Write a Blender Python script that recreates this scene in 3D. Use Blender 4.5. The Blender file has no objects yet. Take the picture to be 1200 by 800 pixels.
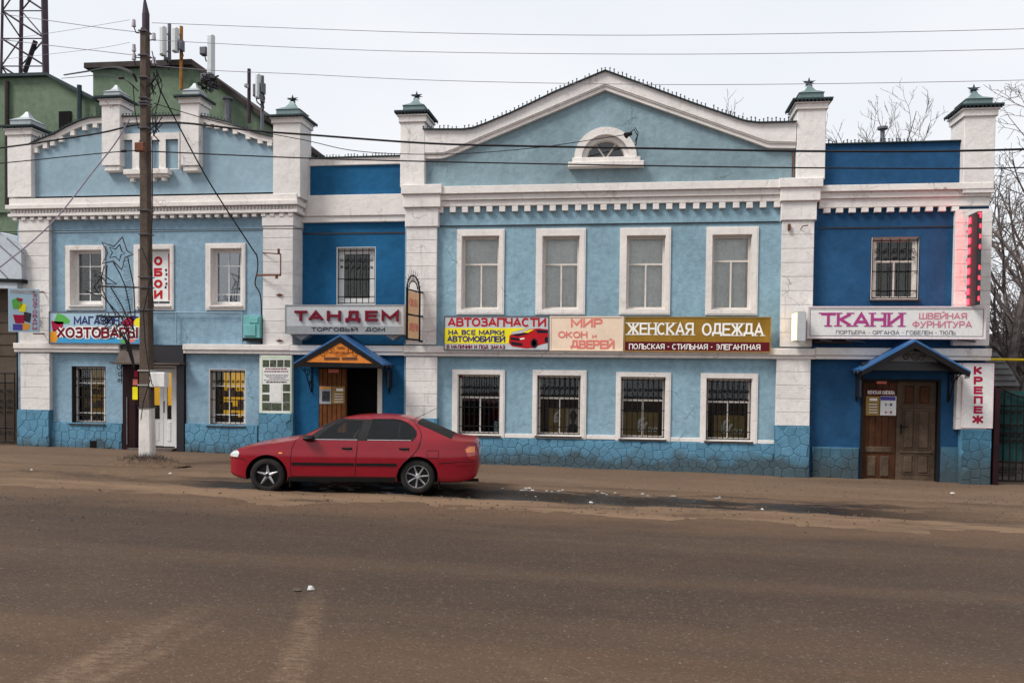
import bpy, bmesh, math, random
from mathutils import Vector, Matrix, noise as mn
random.seed(7)
sc = bpy.context.scene
COL = sc.collection
R = math.radians

# ------------------------------------------------------------------ camera
CAM_H, DIST, YAW, PITCH, ROLL, F = 2.17, 19.6, R(8.0), R(1.6), R(0.60), 1000.0
SHIFT = (math.tan(PITCH)+.034)/1.2
cam_loc = Vector((DIST*math.sin(YAW), -DIST*math.cos(YAW), CAM_H))
cam_rot = Matrix.Rotation(YAW, 4, 'Z') @ Matrix.Rotation(math.pi/2-PITCH, 4, 'X') @ Matrix.Rotation(ROLL, 4, 'Z')
cd = bpy.data.cameras.new('camera'); cam = bpy.data.objects.new('camera', cd); COL.objects.link(cam)
cam.matrix_world = Matrix.Translation(cam_loc) @ cam_rot
cd.lens = 36.0*F/1200.0; cd.shift_y = SHIFT; cd.sensor_width = 36.0; cd.clip_end = 3000.0; cd.clip_start = 0.1
sc.camera = cam

# ------------------------------------------------------------------ sky, sun, exposure
w = bpy.data.worlds.new("World"); sc.world = w; w.use_nodes = True
wn = w.node_tree.nodes; wl = w.node_tree.links
bg = wn['Background']; bg.inputs['Strength'].default_value = 0.1
SUN_EL, SUN_AZ = R(50), R(232)
sky = wn.new('ShaderNodeTexSky'); sky.sky_type = 'NISHITA'; sky.sun_disc = False
sky.sun_elevation = SUN_EL; sky.sun_rotation = SUN_AZ
tc = wn.new('ShaderNodeTexCoord'); mp = wn.new('ShaderNodeMapping'); mp.inputs['Scale'].default_value = (1, 1, 3.0)
cn = wn.new('ShaderNodeTexNoise'); cn.inputs['Scale'].default_value = 1.6; cn.inputs['Detail'].default_value = 5
cr = wn.new('ShaderNodeValToRGB')
cr.color_ramp.elements[0].position = .3; cr.color_ramp.elements[0].color = (7.1, 7.45, 8.0, 1)
cr.color_ramp.elements[1].position = .7; cr.color_ramp.elements[1].color = (8.3, 8.5, 8.8, 1)
mx = wn.new('ShaderNodeMixRGB'); mx.inputs[0].default_value = .95
wl.new(tc.outputs['Generated'], mp.inputs[0]); wl.new(mp.outputs[0], cn.inputs['Vector']); wl.new(cn.outputs[0], cr.inputs[0])
wl.new(sky.outputs[0], mx.inputs[1]); wl.new(cr.outputs[0], mx.inputs[2]); wl.new(mx.outputs[0], bg.inputs[0])
sl = bpy.data.lights.new('sun', 'SUN'); sl.energy = 3.3; sl.angle = R(20); sl.color = (1, .96, .9)
so = bpy.data.objects.new('sun', sl); COL.objects.link(so)
sdir = Vector((math.sin(SUN_AZ)*math.cos(SUN_EL), math.cos(SUN_AZ)*math.cos(SUN_EL), math.sin(SUN_EL)))
so.rotation_euler = sdir.to_track_quat('Z', 'Y').to_euler()
sc.view_settings.view_transform = 'Standard'; sc.view_settings.look = 'None'
sc.view_settings.exposure = 0.22; sc.view_settings.gamma = 1.0
sc.cycles.max_bounces = 6; sc.cycles.transparent_max_bounces = 12; sc.cycles.use_denoising = True

# ------------------------------------------------------------------ measuring the place
def ray(px, py):
    d = Vector(((px-600)/F, -(py-400)/F+SHIFT*1.2, -1))
    return (cam_rot.to_3x3() @ d)
def P(px, py, Y=0.0):
    d = ray(px, py); t = (Y-cam_loc.y)/d.y
    p = cam_loc + d*t
    return p.x, p.z
def zg(x):
    return -0.0145*max(-30, min(30, x))
def G(px, py):
    d = ray(px, py); t = -cam_loc.z/d.z
    for _ in range(6):
        p = cam_loc+d*t; t = (zg(p.x)-cam_loc.z)/d.z
    p = cam_loc+d*t
    return p.x, p.y
def RC(x0, y0, x1, y1, Y=0.0):
    a, b, c, d = P(x0, y0, Y), P(x1, y0, Y), P(x0, y1, Y), P(x1, y1, Y)
    return (a[0]+c[0])/2, (b[0]+d[0])/2, (c[1]+d[1])/2, (a[1]+b[1])/2    # X0 X1 Z0 Z1

# ------------------------------------------------------------------ materials
MATS = {}
def lin(c):
    return tuple(((v/255)/12.92 if v/255 <= .04045 else ((v/255+.055)/1.055)**2.4) for v in c)
def mat(name, col, rough=.8, var=.18, scale=1.2, bump=.15, bscale=45, streak=0.0, dirt=(.12, .10, .085), metal=0.0,
        spec=.12, emit=None, estr=0.0, fine=.12, rnd=0.0, coords='world', damp_shade=None, coat=0.0, blot=0.0, dist=.01, blotcol=None):
    m = bpy.data.materials.new(name); m.use_nodes = True; nt = m.node_tree; n = nt.nodes; l = nt.links
    b = n['Principled BSDF']; b.inputs['Roughness'].default_value = rough; b.inputs['Metallic'].default_value = metal
    b.inputs['Specular IOR Level'].default_value = spec
    if coat: b.inputs['Coat Weight'].default_value = coat; b.inputs['Coat Roughness'].default_value = .08
    if coords == 'world':
        g = n.new('ShaderNodeNewGeometry'); vec = g.outputs['Position']
    else:
        g = n.new('ShaderNodeTexCoord'); vec = g.outputs['Object']
    def nz(s, det=6, mpg=None, rg=.6):
        t = n.new('ShaderNodeTexNoise'); t.inputs['Scale'].default_value = s; t.inputs['Detail'].default_value = det
        t.inputs['Roughness'].default_value = rg
        if mpg:
            q = n.new('ShaderNodeMapping'); q.inputs['Scale'].default_value = mpg; l.new(vec, q.inputs[0]); l.new(q.outputs[0], t.inputs['Vector'])
        else: l.new(vec, t.inputs['Vector'])
        return t.outputs[0]
    def rng(sock, a, b_, c=0., d=1.):
        t = n.new('ShaderNodeMapRange'); t.inputs[1].default_value = a; t.inputs[2].default_value = b_
        t.inputs[3].default_value = c; t.inputs[4].default_value = d; l.new(sock, t.inputs[0]); return t.outputs[0]
    def mul(sock, a=1.0, sock2=None):
        t = n.new('ShaderNodeMath'); t.operation = 'MULTIPLY'; l.new(sock, t.inputs[0])
        if sock2 is not None: l.new(sock2, t.inputs[1])
        else: t.inputs[1].default_value = a
        return t.outputs[0]
    def mixc(f, c1, c2, bt='MIX'):
        t = n.new('ShaderNodeMixRGB'); t.blend_type = bt
        for i, v in ((0, f), (1, c1), (2, c2)):
            if hasattr(v, 'is_linked'): l.new(v, t.inputs[i])
            elif isinstance(v, (int, float)): t.inputs[i].default_value = v
            else: t.inputs[i].default_value = (*v[:3], 1)
        return t.outputs[0]
    lo = tuple(c*(1-var) for c in col); hi = tuple(min(.92, c*(1+var)) for c in col)
    c = mixc(rng(nz(scale, 8), .3, .7), lo, hi)
    if fine:
        f2 = rng(nz(scale*9, 6), .25, .75, 1-fine, 1+fine)
        v = n.new('ShaderNodeVectorMath'); v.operation = 'SCALE'; l.new(c, v.inputs[0]); l.new(f2, v.inputs[3]); c = v.outputs[0]
    if blot:
        bm_ = rng(nz(scale*1.7, 9, (1, 1, 1), .75), .56, .66)
        c = mixc(mul(bm_, blot), c, blotcol or tuple(min(.85, x*1.5+.03) for x in col))
    if streak:
        s1 = rng(nz(3.2, 6, (1.6, 1.6, .16), .7), .52, .78); s2 = rng(nz(9, 4, (1.6, 1.6, .3), .7), .5, .8)
        c = mixc(mul(mul(s1, 1.0, s2), streak*1.8), c, dirt)
        s3 = rng(nz(2.3, 9, None, .75), .58, .78)
        c = mixc(mul(s3, streak*.7), c, dirt)
    if streak >= .6:
        wv = n.new('ShaderNodeVectorMath'); wv.operation = 'MULTIPLY_ADD'
        nn = n.new('ShaderNodeTexNoise'); nn.inputs['Scale'].default_value = 2.5; nn.inputs['Detail'].default_value = 6; l.new(vec, nn.inputs[0])
        l.new(nn.outputs['Color'], wv.inputs[0]); wv.inputs[1].default_value = (.7, .7, .7); l.new(vec, wv.inputs[2])
        vc = n.new('ShaderNodeTexVoronoi'); vc.feature = 'DISTANCE_TO_EDGE'; vc.inputs['Scale'].default_value = .75; l.new(wv.outputs[0], vc.inputs['Vector'])
        ck = mul(rng(vc.outputs['Distance'], .003, .011, 1., 0.), 1.0, rng(nz(.9, 5), .50, .62))
        c = mixc(mul(ck, .55), c, tuple(x*.45 for x in dirt))
    if damp_shade:  # damp stain plus shading painted into the colour, darker towards the ground
        sx = n.new('ShaderNodeSeparateXYZ'); l.new(vec, sx.inputs[0])
        dz = n.new('ShaderNodeMath'); dz.operation = 'ADD'; l.new(sx.outputs[2], dz.inputs[0])
        k = mul(nz(2.2, 7), -1.1); l.new(k, dz.inputs[1])
        c = mixc(mul(rng(dz.outputs[0], -.05-.35, damp_shade-.55, 1., 0.), .8), c, (.05, .055, .05))
    if rnd:
        oi = n.new('ShaderNodeObjectInfo'); f3 = rng(oi.outputs['Random'], 0, 1, 1-rnd, 1+rnd)
        v = n.new('ShaderNodeVectorMath'); v.operation = 'SCALE'; l.new(c, v.inputs[0]); l.new(f3, v.inputs[3]); c = v.outputs[0]
    l.new(c, b.inputs['Base Color'])
    if bump:
        bp = n.new('ShaderNodeBump'); bp.inputs['Strength'].default_value = bump; bp.inputs['Distance'].default_value = dist
        l.new(nz(bscale, 5), bp.inputs['Height'])
        b2 = n.new('ShaderNodeBump'); b2.inputs['Strength'].default_value = bump*.8; b2.inputs['Distance'].default_value = dist*3
        l.new(nz(bscale/7, 4), b2.inputs['Height']); l.new(bp.outputs[0], b2.inputs['Normal']); l.new(b2.outputs[0], b.inputs['Normal'])
    if emit:
        b.inputs['Emission Color'].default_value = (*emit, 1); b.inputs['Emission Strength'].default_value = estr
    MATS[name] = m
    return m
def flat(name, col, rough=.6, **k):
    k.setdefault('var', .07); k.setdefault('bump', 0); k.setdefault('fine', .04); k.setdefault('scale', 4)
    return mat(name, col, rough, **k)

mat('wall_light', (.225, .348, .42), .88, .20, .9, .8, 38, .7, (.12, .16, .17), fine=.18, blot=.42, blotcol=(.31, .47, .56))
mat('wall_left', (.215, .325, .41), .88, .18, .8, .8, 38, .65, (.11, .15, .17), fine=.18, blot=.34, blotcol=(.29, .45, .55))
mat('wall_gable', (.205, .285, .322), .88, .24, .7, .8, 38, .8, (.12, .16, .15), fine=.14, blot=.35, blotcol=(.30, .45, .49))
mat('wall_gable_left', (.255, .355, .42), .88, .12, .7, .45, 38, .35, (.15, .18, .18), fine=.1)
mat('wall_dark', (.012, .090, .20), .8, .22, .8, .5, 32, .3, (.03, .06, .09), fine=.16, blot=.25, blotcol=(.03, .13, .27))
mat('wall_navy', (.016, .066, .15), .8, .22, .8, .5, 32, .3, (.03, .05, .08), fine=.16, blot=.2, blotcol=(.03, .11, .22))
mat('white_plaster', (.67, .635, .615), .82, .09, 1.1, .6, 40, .8, (.23, .18, .145), fine=.07, rnd=.03)
mat('white_trim', (.69, .645, .615), .78, .08, 1.5, .5, 45, .75, (.24, .18, .14), fine=.06)
mat('base_stone', (.098, .23, .335), .82, .18, 2.2, .7, 40, .5, (.05, .09, .11), rnd=.08, damp_shade=.42)
mat('base_joint', (.065, .165, .24), .9, .25, 2.2, .5, 40, .3, (.03, .05, .06), damp_shade=.6)
mat('base_light', (.10, .255, .37), .85, .2, 1.6, .5, 40, .45, (.07, .09, .08), damp_shade=.7)
mat('damp_rough', (.055, .15, .225), .85, .28, 1.8, .8, 26, .75, (.03, .04, .035), damp_shade=.75, blot=.75, blotcol=(.03, .042, .038))
mat('roof_metal', (.13, .19, .19), .5, .12, 2, .1, 30, .3, metal=.25, spec=.5)
mat('roof_metal_light', (.30, .33, .345), .5, .12, 2, .1, 30, .3, metal=.2, spec=.5)
mat('crest_metal', (.035, .05, .055), .6, .2, 3, .1)
mat('canopy_blue', (.03, .12, .30), .42, .1, 2, .08, 20, .2, metal=.2, spec=.5)
mat('black_iron', (.010, .009, .010), .6, .3, 6, .2, 60, spec=.15)
mat('rust_iron', (.14, .055, .035), .8, .4, 9, .3, 60)
mat('concrete_pole', (.085, .064, .052), .92, .25, 2.2, .8, 30, .7, (.045, .036, .03), coords='obj', fine=.25)
mat('pole_white', (.62, .585, .55), .85, .12, 3, .5, 30, .5, (.2, .17, .14), coords='obj')
mat('green_wall', (.125, .168, .115), .88, .18, .5, .3, 12, .5, (.05, .06, .045), fine=.2, blot=.35, blotcol=(.14, .175, .125))
mat('brown_wall', (.085, .065, .05), .9, .25, 1, .4, 14, .4, (.04, .03, .025))
mat('brown_trim', (.05, .04, .037), .8, .25, 2, .2)
mat('pvc', (.68, .67, .66), .45, .04, 3, .05, 30, .12, (.3, .26, .22))
mat('old_frame', (.60, .55, .50), .7, .1, 4, .3, 60, .55, (.22, .15, .10))
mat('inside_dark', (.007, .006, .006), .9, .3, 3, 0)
mat('curtain_grey', (.86, .88, .85), .9, .22, 1.7, .5, 4, .25, (.12, .13, .12), fine=.16, dist=.03)
mat('curtain_dark', (.10, .085, .06), .9, .5, 5, .5, 9, 0, fine=.3)
mat('lit_yellow', (.75, .42, .04), .8, .3, 2.5, .1, 10, emit=(1, .50, .03), estr=.5)
mat('lit_dim', (.30, .18, .05), .8, .6, 5, .1, 10, emit=(.8, .4, .05), estr=.10)
mat('goods', (.20, .13, .09), .8, .7, 9, .3, 20, rnd=.6, fine=.5)
mat('tree_bark', (.10, .075, .065), .9, .4, 6, .4, 30, coords='obj')
mat('birch_bark', (.15, .125, .118), .85, .45, 7, .4, 30, coords='obj', fine=.3)
mat('cable', (.02, .018, .02), .6, .1, 5, 0)
mat('cable_far', (.22, .18, .23), .6, .1, 5, 0)
mat('teal_box', (.16, .40, .40), .55, .12, 4, .1, 30, .35, (.12, .08, .05))
mat('old_wood', (.105, .062, .038), .75, .4, 3, .5, 30, .7, (.03, .024, .02), fine=.3)
mat('door_brown', (.062, .024, .011), .6, .35, 2.6, .3, 30, .5, (.05, .03, .02), fine=.25)
mat('post_maroon', (.022, .008, .010), .5, .3, 2.6, .2, 30, .3, (.03, .02, .02))
mat('door_grey', (.082, .056, .039), .75, .35, 3, .5, 30, .75, (.05, .035, .028), fine=.3)
mat('wood_orange', (.14, .05, .017), .6, .3, 3, .3, 30, .5, (.06, .03, .015), fine=.25)
mat('sign_white', (.66, .645, .63), .5, .04, 2, .03, 20, .25, (.4, .36, .3))
mat('sign_grey', (.47, .485, .50), .4, .05, 2, .03, 20, .2, (.3, .3, .3), spec=.5)
mat('sign_grey_dark', (.27, .28, .295), .4, .05, 2, .03, 20, .2, (.2, .2, .2), spec=.5)
mat('sign_pink', (.70, .56, .60), .5, .04, 2, .03, 20, .25, (.4, .33, .34))
mat('sign_cream', (.78, .61, .47), .55, .10, 1.5, .03, 20, .3, (.6, .42, .28), fine=.05)
mat('sign_peach', (.85, .52, .29), .5, .1, 2, 0)
mat('sign_gold', (.27, .15, .022), .45, .3, 1.4, .03, 20, .2, (.14, .08, .02), fine=.05)
flat('sign_maroon', (.10, .008, .014)); flat('sign_yellow', (.80, .70, .02)); flat('lett_red', (.42, .012, .018))
flat('lett_maroon', (.16, .008, .022), rough=.35); flat('lett_black', (.012, .012, .02)); flat('lett_grey', (.11, .11, .13))
flat('lett_salmon', (.70, .20, .16)); flat('lett_magenta', (.36, .05, .20)); flat('lett_pink', (.56, .17, .24))
flat('lett_white', (.82, .80, .76)); flat('lett_navy', (.03, .03, .16)); flat('lett_crimson', (.36, .012, .05))
flat('lett_sienna', (.17, .05, .02)); flat('print_blue', (.05, .30, .55)); flat('print_sky', (.36, .50, .60)); flat('print_green', (.10, .38, .08))
flat('print_dark', (.04, .04, .045), var=.6, scale=25); flat('print_photo', (.075, .085, .06), var=.7, scale=22, fine=.5)
flat('print_gold', (.30, .19, .06), var=.25); flat('print_purple', (.08, .06, .30)); flat('print_grey', (.33, .33, .35), var=.25, scale=9)
flat('print_lime', (.45, .62, .38)); flat('print_paper', (.70, .70, .68)); flat('print_orange', (.72, .30, .03)); flat('print_skin', (.50, .42, .34))
mat('orange_board', (.62, .20, .035), .6, .12, 3, .2, 30, .3, (.3, .09, .03), fine=.1)
mat('lamp_lit', (.8, .72, .5), .5, .05, 3, 0, emit=(1, .72, .32), estr=1.5)
mat('lamp_side', (.42, .44, .46), .5, .05, 3, 0)
mat('led_red', (.8, .02, .03), .5, .02, 3, 0, emit=(1, .008, .015), estr=20.0)
mat('led_case', (.012, .010, .014), .4, .1, 3, 0, spec=.5)
mat('gate_green', (.02, .07, .07), .7, .3, 2, .2, 20, .4, (.03, .04, .035))
mat('shed_slate', (.20, .20, .20), .85, .25, 2, .4, 20, .5, (.09, .085, .08))
mat('shed_brown', (.10, .08, .07), .9, .3, 2, .4, 20, .5, (.05, .04, .035))
mat('gas_yellow', (.75, .50, .02), .5, .1, 3, 0)
mat('tent_metal', (.42, .46, .50), .5, .10, 1, .2, 9, .3, (.3, .32, .33), spec=.5)
mat('antenna_white', (.55, .57, .57), .5, .05, 3, 0); mat('antenna_grey', (.13, .13, .15), .6, .2, 5, 0)
mat('tower_red', (.055, .04, .052), .7, .3, 3, 0); mat('mast_orange', (.30, .13, .03), .7, .3, 3, 0)
mat('ice', (.24, .23, .23), .35, .25, 8, .4, 30, spec=.5)
mat('litter_white', (.5, .5, .49), .7, .1, 5, .2)
mat('ceramic', (.42, .38, .42), .35, .2, 5, 0, spec=.5)

def ground_mat(name, c_lo, c_hi, c_dust, rough, kind):
    m = bpy.data.materials.new(name); m.use_nodes = True; nt = m.node_tree; n = nt.nodes; l = nt.links
    b = n['Principled BSDF']; b.inputs['Specular IOR Level'].default_value = .15
    g = n.new('ShaderNodeNewGeometry'); vec = g.outputs['Position']
    def nz(s, mpg=(1, 1, 1), det=8, rg=.65, off=(0, 0, 0)):
        q = n.new('ShaderNodeMapping'); q.inputs['Scale'].default_value = mpg; q.inputs['Location'].default_value = off
        t = n.new('ShaderNodeTexNoise'); t.inputs['Scale'].default_value = s; t.inputs['Detail'].default_value = det; t.inputs['Roughness'].default_value = rg
        l.new(vec, q.inputs[0]); l.new(q.outputs[0], t.inputs['Vector']); return t.outputs[0]
    def rng(sock, a, b_, c=0., d=1.):
        t = n.new('ShaderNodeMapRange'); t.inputs[1].default_value = a; t.inputs[2].default_value = b_; t.inputs[3].default_value = c; t.inputs[4].default_value = d
        l.new(sock, t.inputs[0]); return t.outputs[0]
    def op(o, a, b_):
        t = n.new('ShaderNodeMath'); t.operation = o
        for i, v in ((0, a), (1, b_)):
            if isinstance(v, (int, float)): t.inputs[i].default_value = v
            else: l.new(v, t.inputs[i])
        return t.outputs[0]
    def mixc(f, c1, c2):
        t = n.new('ShaderNodeMixRGB')
        for i, v in ((0, f), (1, c1), (2, c2)):
            if hasattr(v, 'is_linked'): l.new(v, t.inputs[i])
            elif isinstance(v, (int, float)): t.inputs[i].default_value = v
            else: t.inputs[i].default_value = (*v[:3], 1)
        return t.outputs[0]
    c = mixc(rng(nz(.7, (.35, 1.3, 1)), .3, .7), c_lo, c_hi)
    c = mixc(op('MULTIPLY', rng(nz(.8, (.06, 1.1, 1), 5, .5, (3, 1, 0)), .45, .80), .55), c, c_dust)
    c = mixc(op('MULTIPLY', rng(nz(6, (.5, 1.2, 1), 9, .75), .5, .75), .22), c, c_dust)
    if kind == 'road':
        sx = n.new('ShaderNodeSeparateXYZ'); l.new(vec, sx.inputs[0])
        e1 = op('ADD', sx.outputs[1], op('MULTIPLY', op('SUBTRACT', nz(1.2, (.35, 1, 1)), .5), 3.0))
        c = mixc(op('MULTIPLY', rng(e1, -7.8, -6.5), .8), c, c_dust)          # dust thrown over the kerb-less edge
        c = mixc(op('MULTIPLY', rng(e1, -12.4, -13.6), .6), c, c_dust)       # sandy near lane
        for (pa, pb, wd_, am) in (((372, 688), (338, 800), .16, .55), ((232, 712), (60, 800), .22, .7), ((250, 730), (110, 800), .12, .6), ((600, 770), (660, 800), .18, .4), ((20, 770), (330, 735), .10, .35)):
            a_, b2_ = G(*pa), G(*pb); kx = (b2_[0]-a_[0])/(b2_[1]-a_[1])       # sandy tyre prints curving off the lane
            off = op('SUBTRACT', sx.outputs[0], op('ADD', op('MULTIPLY', op('SUBTRACT', sx.outputs[1], a_[1]), kx), a_[0]))
            wb = op('MULTIPLY', op('SUBTRACT', nz(2.2), .5), .25)
            tr_ = op('MULTIPLY', rng(op('ABSOLUTE', op('ADD', off, wb), 0), wd_, wd_*.35), rng(sx.outputs[1], a_[1]+.3, a_[1]-1.2))
            tr_ = op('MULTIPLY', tr_, rng(nz(7, (1, 3, 1), 6, .7), .38, .6)); c = mixc(op('MULTIPLY', tr_, am), c, (.19, .125, .082))
        c = mixc(op('MULTIPLY', rng(nz(.5, (.5, .8, 1), 7, .65, (9, 2, 0)), .52, .72), .35), c, (.10, .060, .038))
    # aggregate: pale and dark grains
    vo = n.new('ShaderNodeTexVoronoi'); vo.inputs['Scale'].default_value = 55 if kind == 'road' else 30; l.new(vec, vo.inputs['Vector'])
    cs = n.new('ShaderNodeSeparateColor'); l.new(vo.outputs['Color'], cs.inputs[0])
    c = mixc(op('MULTIPLY', rng(cs.outputs[0], .90, .93), .13), c, (.30, .26, .22))
    c = mixc(op('MULTIPLY', rng(cs.outputs[1], .86, .92), .25), c, tuple(x*.4 for x in c_lo))
    vo2 = n.new('ShaderNodeTexVoronoi'); vo2.inputs['Scale'].default_value = 6; l.new(vec, vo2.inputs['Vector'])
    gr = op('MULTIPLY', op('LESS_THAN', vo2.outputs['Distance'], .06), .55)
    c = mixc(gr, c, (.28, .24, .20))
    rr = rng(nz(1.5, (.3, 1.2, 1)), .3, .7, rough-.12, rough+.08)
    if kind == 'verge':
        # wet gutter: darker and glossier where water stands
        sx = n.new('ShaderNodeSeparateXYZ'); l.new(vec, sx.inputs[0])
        d = op('ABSOLUTE', op('ADD', sx.outputs[1], 4.75), 0)
        wob = op('MULTIPLY', op('SUBTRACT', nz(1.6, (.4, 1, 1), 7, .7), .5), 1.7)
        line = rng(op('ADD', d, wob), .66, .48)
        gate = op('MULTIPLY', rng(sx.outputs[0], -5.9, -4.6), rng(sx.outputs[0], 9.0, 6.0))
        patch = rng(nz(1.0, (.5, 2.2, 1), 8, .7, (7, 3, 0)), .38, .46)
        sand = op('MULTIPLY', rng(sx.outputs[1], -5.15, -5.5), rng(nz(1.3, (.25, 1.2, 1), 7, .65, (2, 5, 0)), .36, .56))
        c = mixc(op('MULTIPLY', sand, .65), c, (.205, .134, .085))
        wet = op('MULTIPLY', op('MULTIPLY', line, gate), patch)
        wet2 = op('MULTIPLY', rng(nz(.8, (.3, 1.8, 1), 8, .7, (1, 9, 0)), .53, .64), .6)
        wet = op('MAXIMUM', wet, wet2)
        c = mixc(op('MULTIPLY', wet, .93), c, (.012, .010, .009))
        rr = op('SUBTRACT', rr, op('MULTIPLY', wet, .55))
    l.new(c, b.inputs['Base Color']); l.new(rr, b.inputs['Roughness'])
    h = op('ADD', nz(60, (1, 1, 1), 4), op('MULTIPLY', nz(9, (.6, 1.2, 1), 6), 2.5))
    bp = n.new('ShaderNodeBump'); bp.inputs['Strength'].default_value = .55; bp.inputs['Distance'].default_value = .012
    l.new(h, bp.inputs['Height']); l.new(bp.outputs[0], b.inputs['Normal'])
    MATS[name] = m
ground_mat('road_asphalt', (.046, .031, .0235), (.060, .0415, .031), (.115, .070, .043), .82, 'road')
ground_mat('verge_dirt', (.075, .047, .031), (.145, .094, .060), (.20, .130, .082), .9, 'verge')
ground_mat('pavement_dirty', (.102, .066, .045), (.148, .098, .066), (.18, .12, .08), .88, 'pave')
ground_mat('soil', (.075, .055, .042), (.11, .082, .06), (.13, .10, .075), .95, 'pave')

def glass_mat(name, tint, refl, rough=.03):
    m = bpy.data.materials.new(name); m.use_nodes = True; n = m.node_tree.nodes; l = m.node_tree.links
    n.remove(n['Principled BSDF']); o = n['Material Output']
    tr = n.new('ShaderNodeBsdfTransparent'); tr.inputs[0].default_value = (*tint, 1)
    gl = n.new('ShaderNodeBsdfGlossy'); gl.inputs['Roughness'].default_value = rough
    g = n.new('ShaderNodeNewGeometry'); t = n.new('ShaderNodeTexNoise'); t.inputs['Scale'].default_value = 1.7; l.new(g.outputs[0], t.inputs[0])
    bp = n.new('ShaderNodeBump'); bp.inputs['Strength'].default_value = .12; bp.inputs['Distance'].default_value = .02; l.new(t.outputs[0], bp.inputs['Height']); l.new(bp.outputs[0], gl.inputs['Normal']); bp.inputs['Strength'].default_value = .04
    fr = n.new('ShaderNodeFresnel'); fr.inputs[0].default_value = 1.5
    a = n.new('ShaderNodeMath'); a.operation = 'MULTIPLY_ADD'; a.inputs[1].default_value = 1.0; a.inputs[2].default_value = refl; l.new(fr.outputs[0], a.inputs[0])
    mxs = n.new('ShaderNodeMixShader'); l.new(a.outputs[0], mxs.inputs[0]); l.new(tr.outputs[0], mxs.inputs[1]); l.new(gl.outputs[0], mxs.inputs[2]); l.new(mxs.outputs[0], o.inputs[0])
    MATS[name] = m
glass_mat('glass', (.85, .88, .88), .0); glass_mat('glass_dusty', (.95, .96, .95), .02, .2)
glass_mat('glass_sky', (.6, .65, .7), .22); glass_mat('glass_dark', (.30, .32, .33), .05)
glass_mat('glass_cabin', (.66, .72, .70), .0); glass_mat('glass_cabin_dark', (.16, .18, .18), .0)

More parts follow.
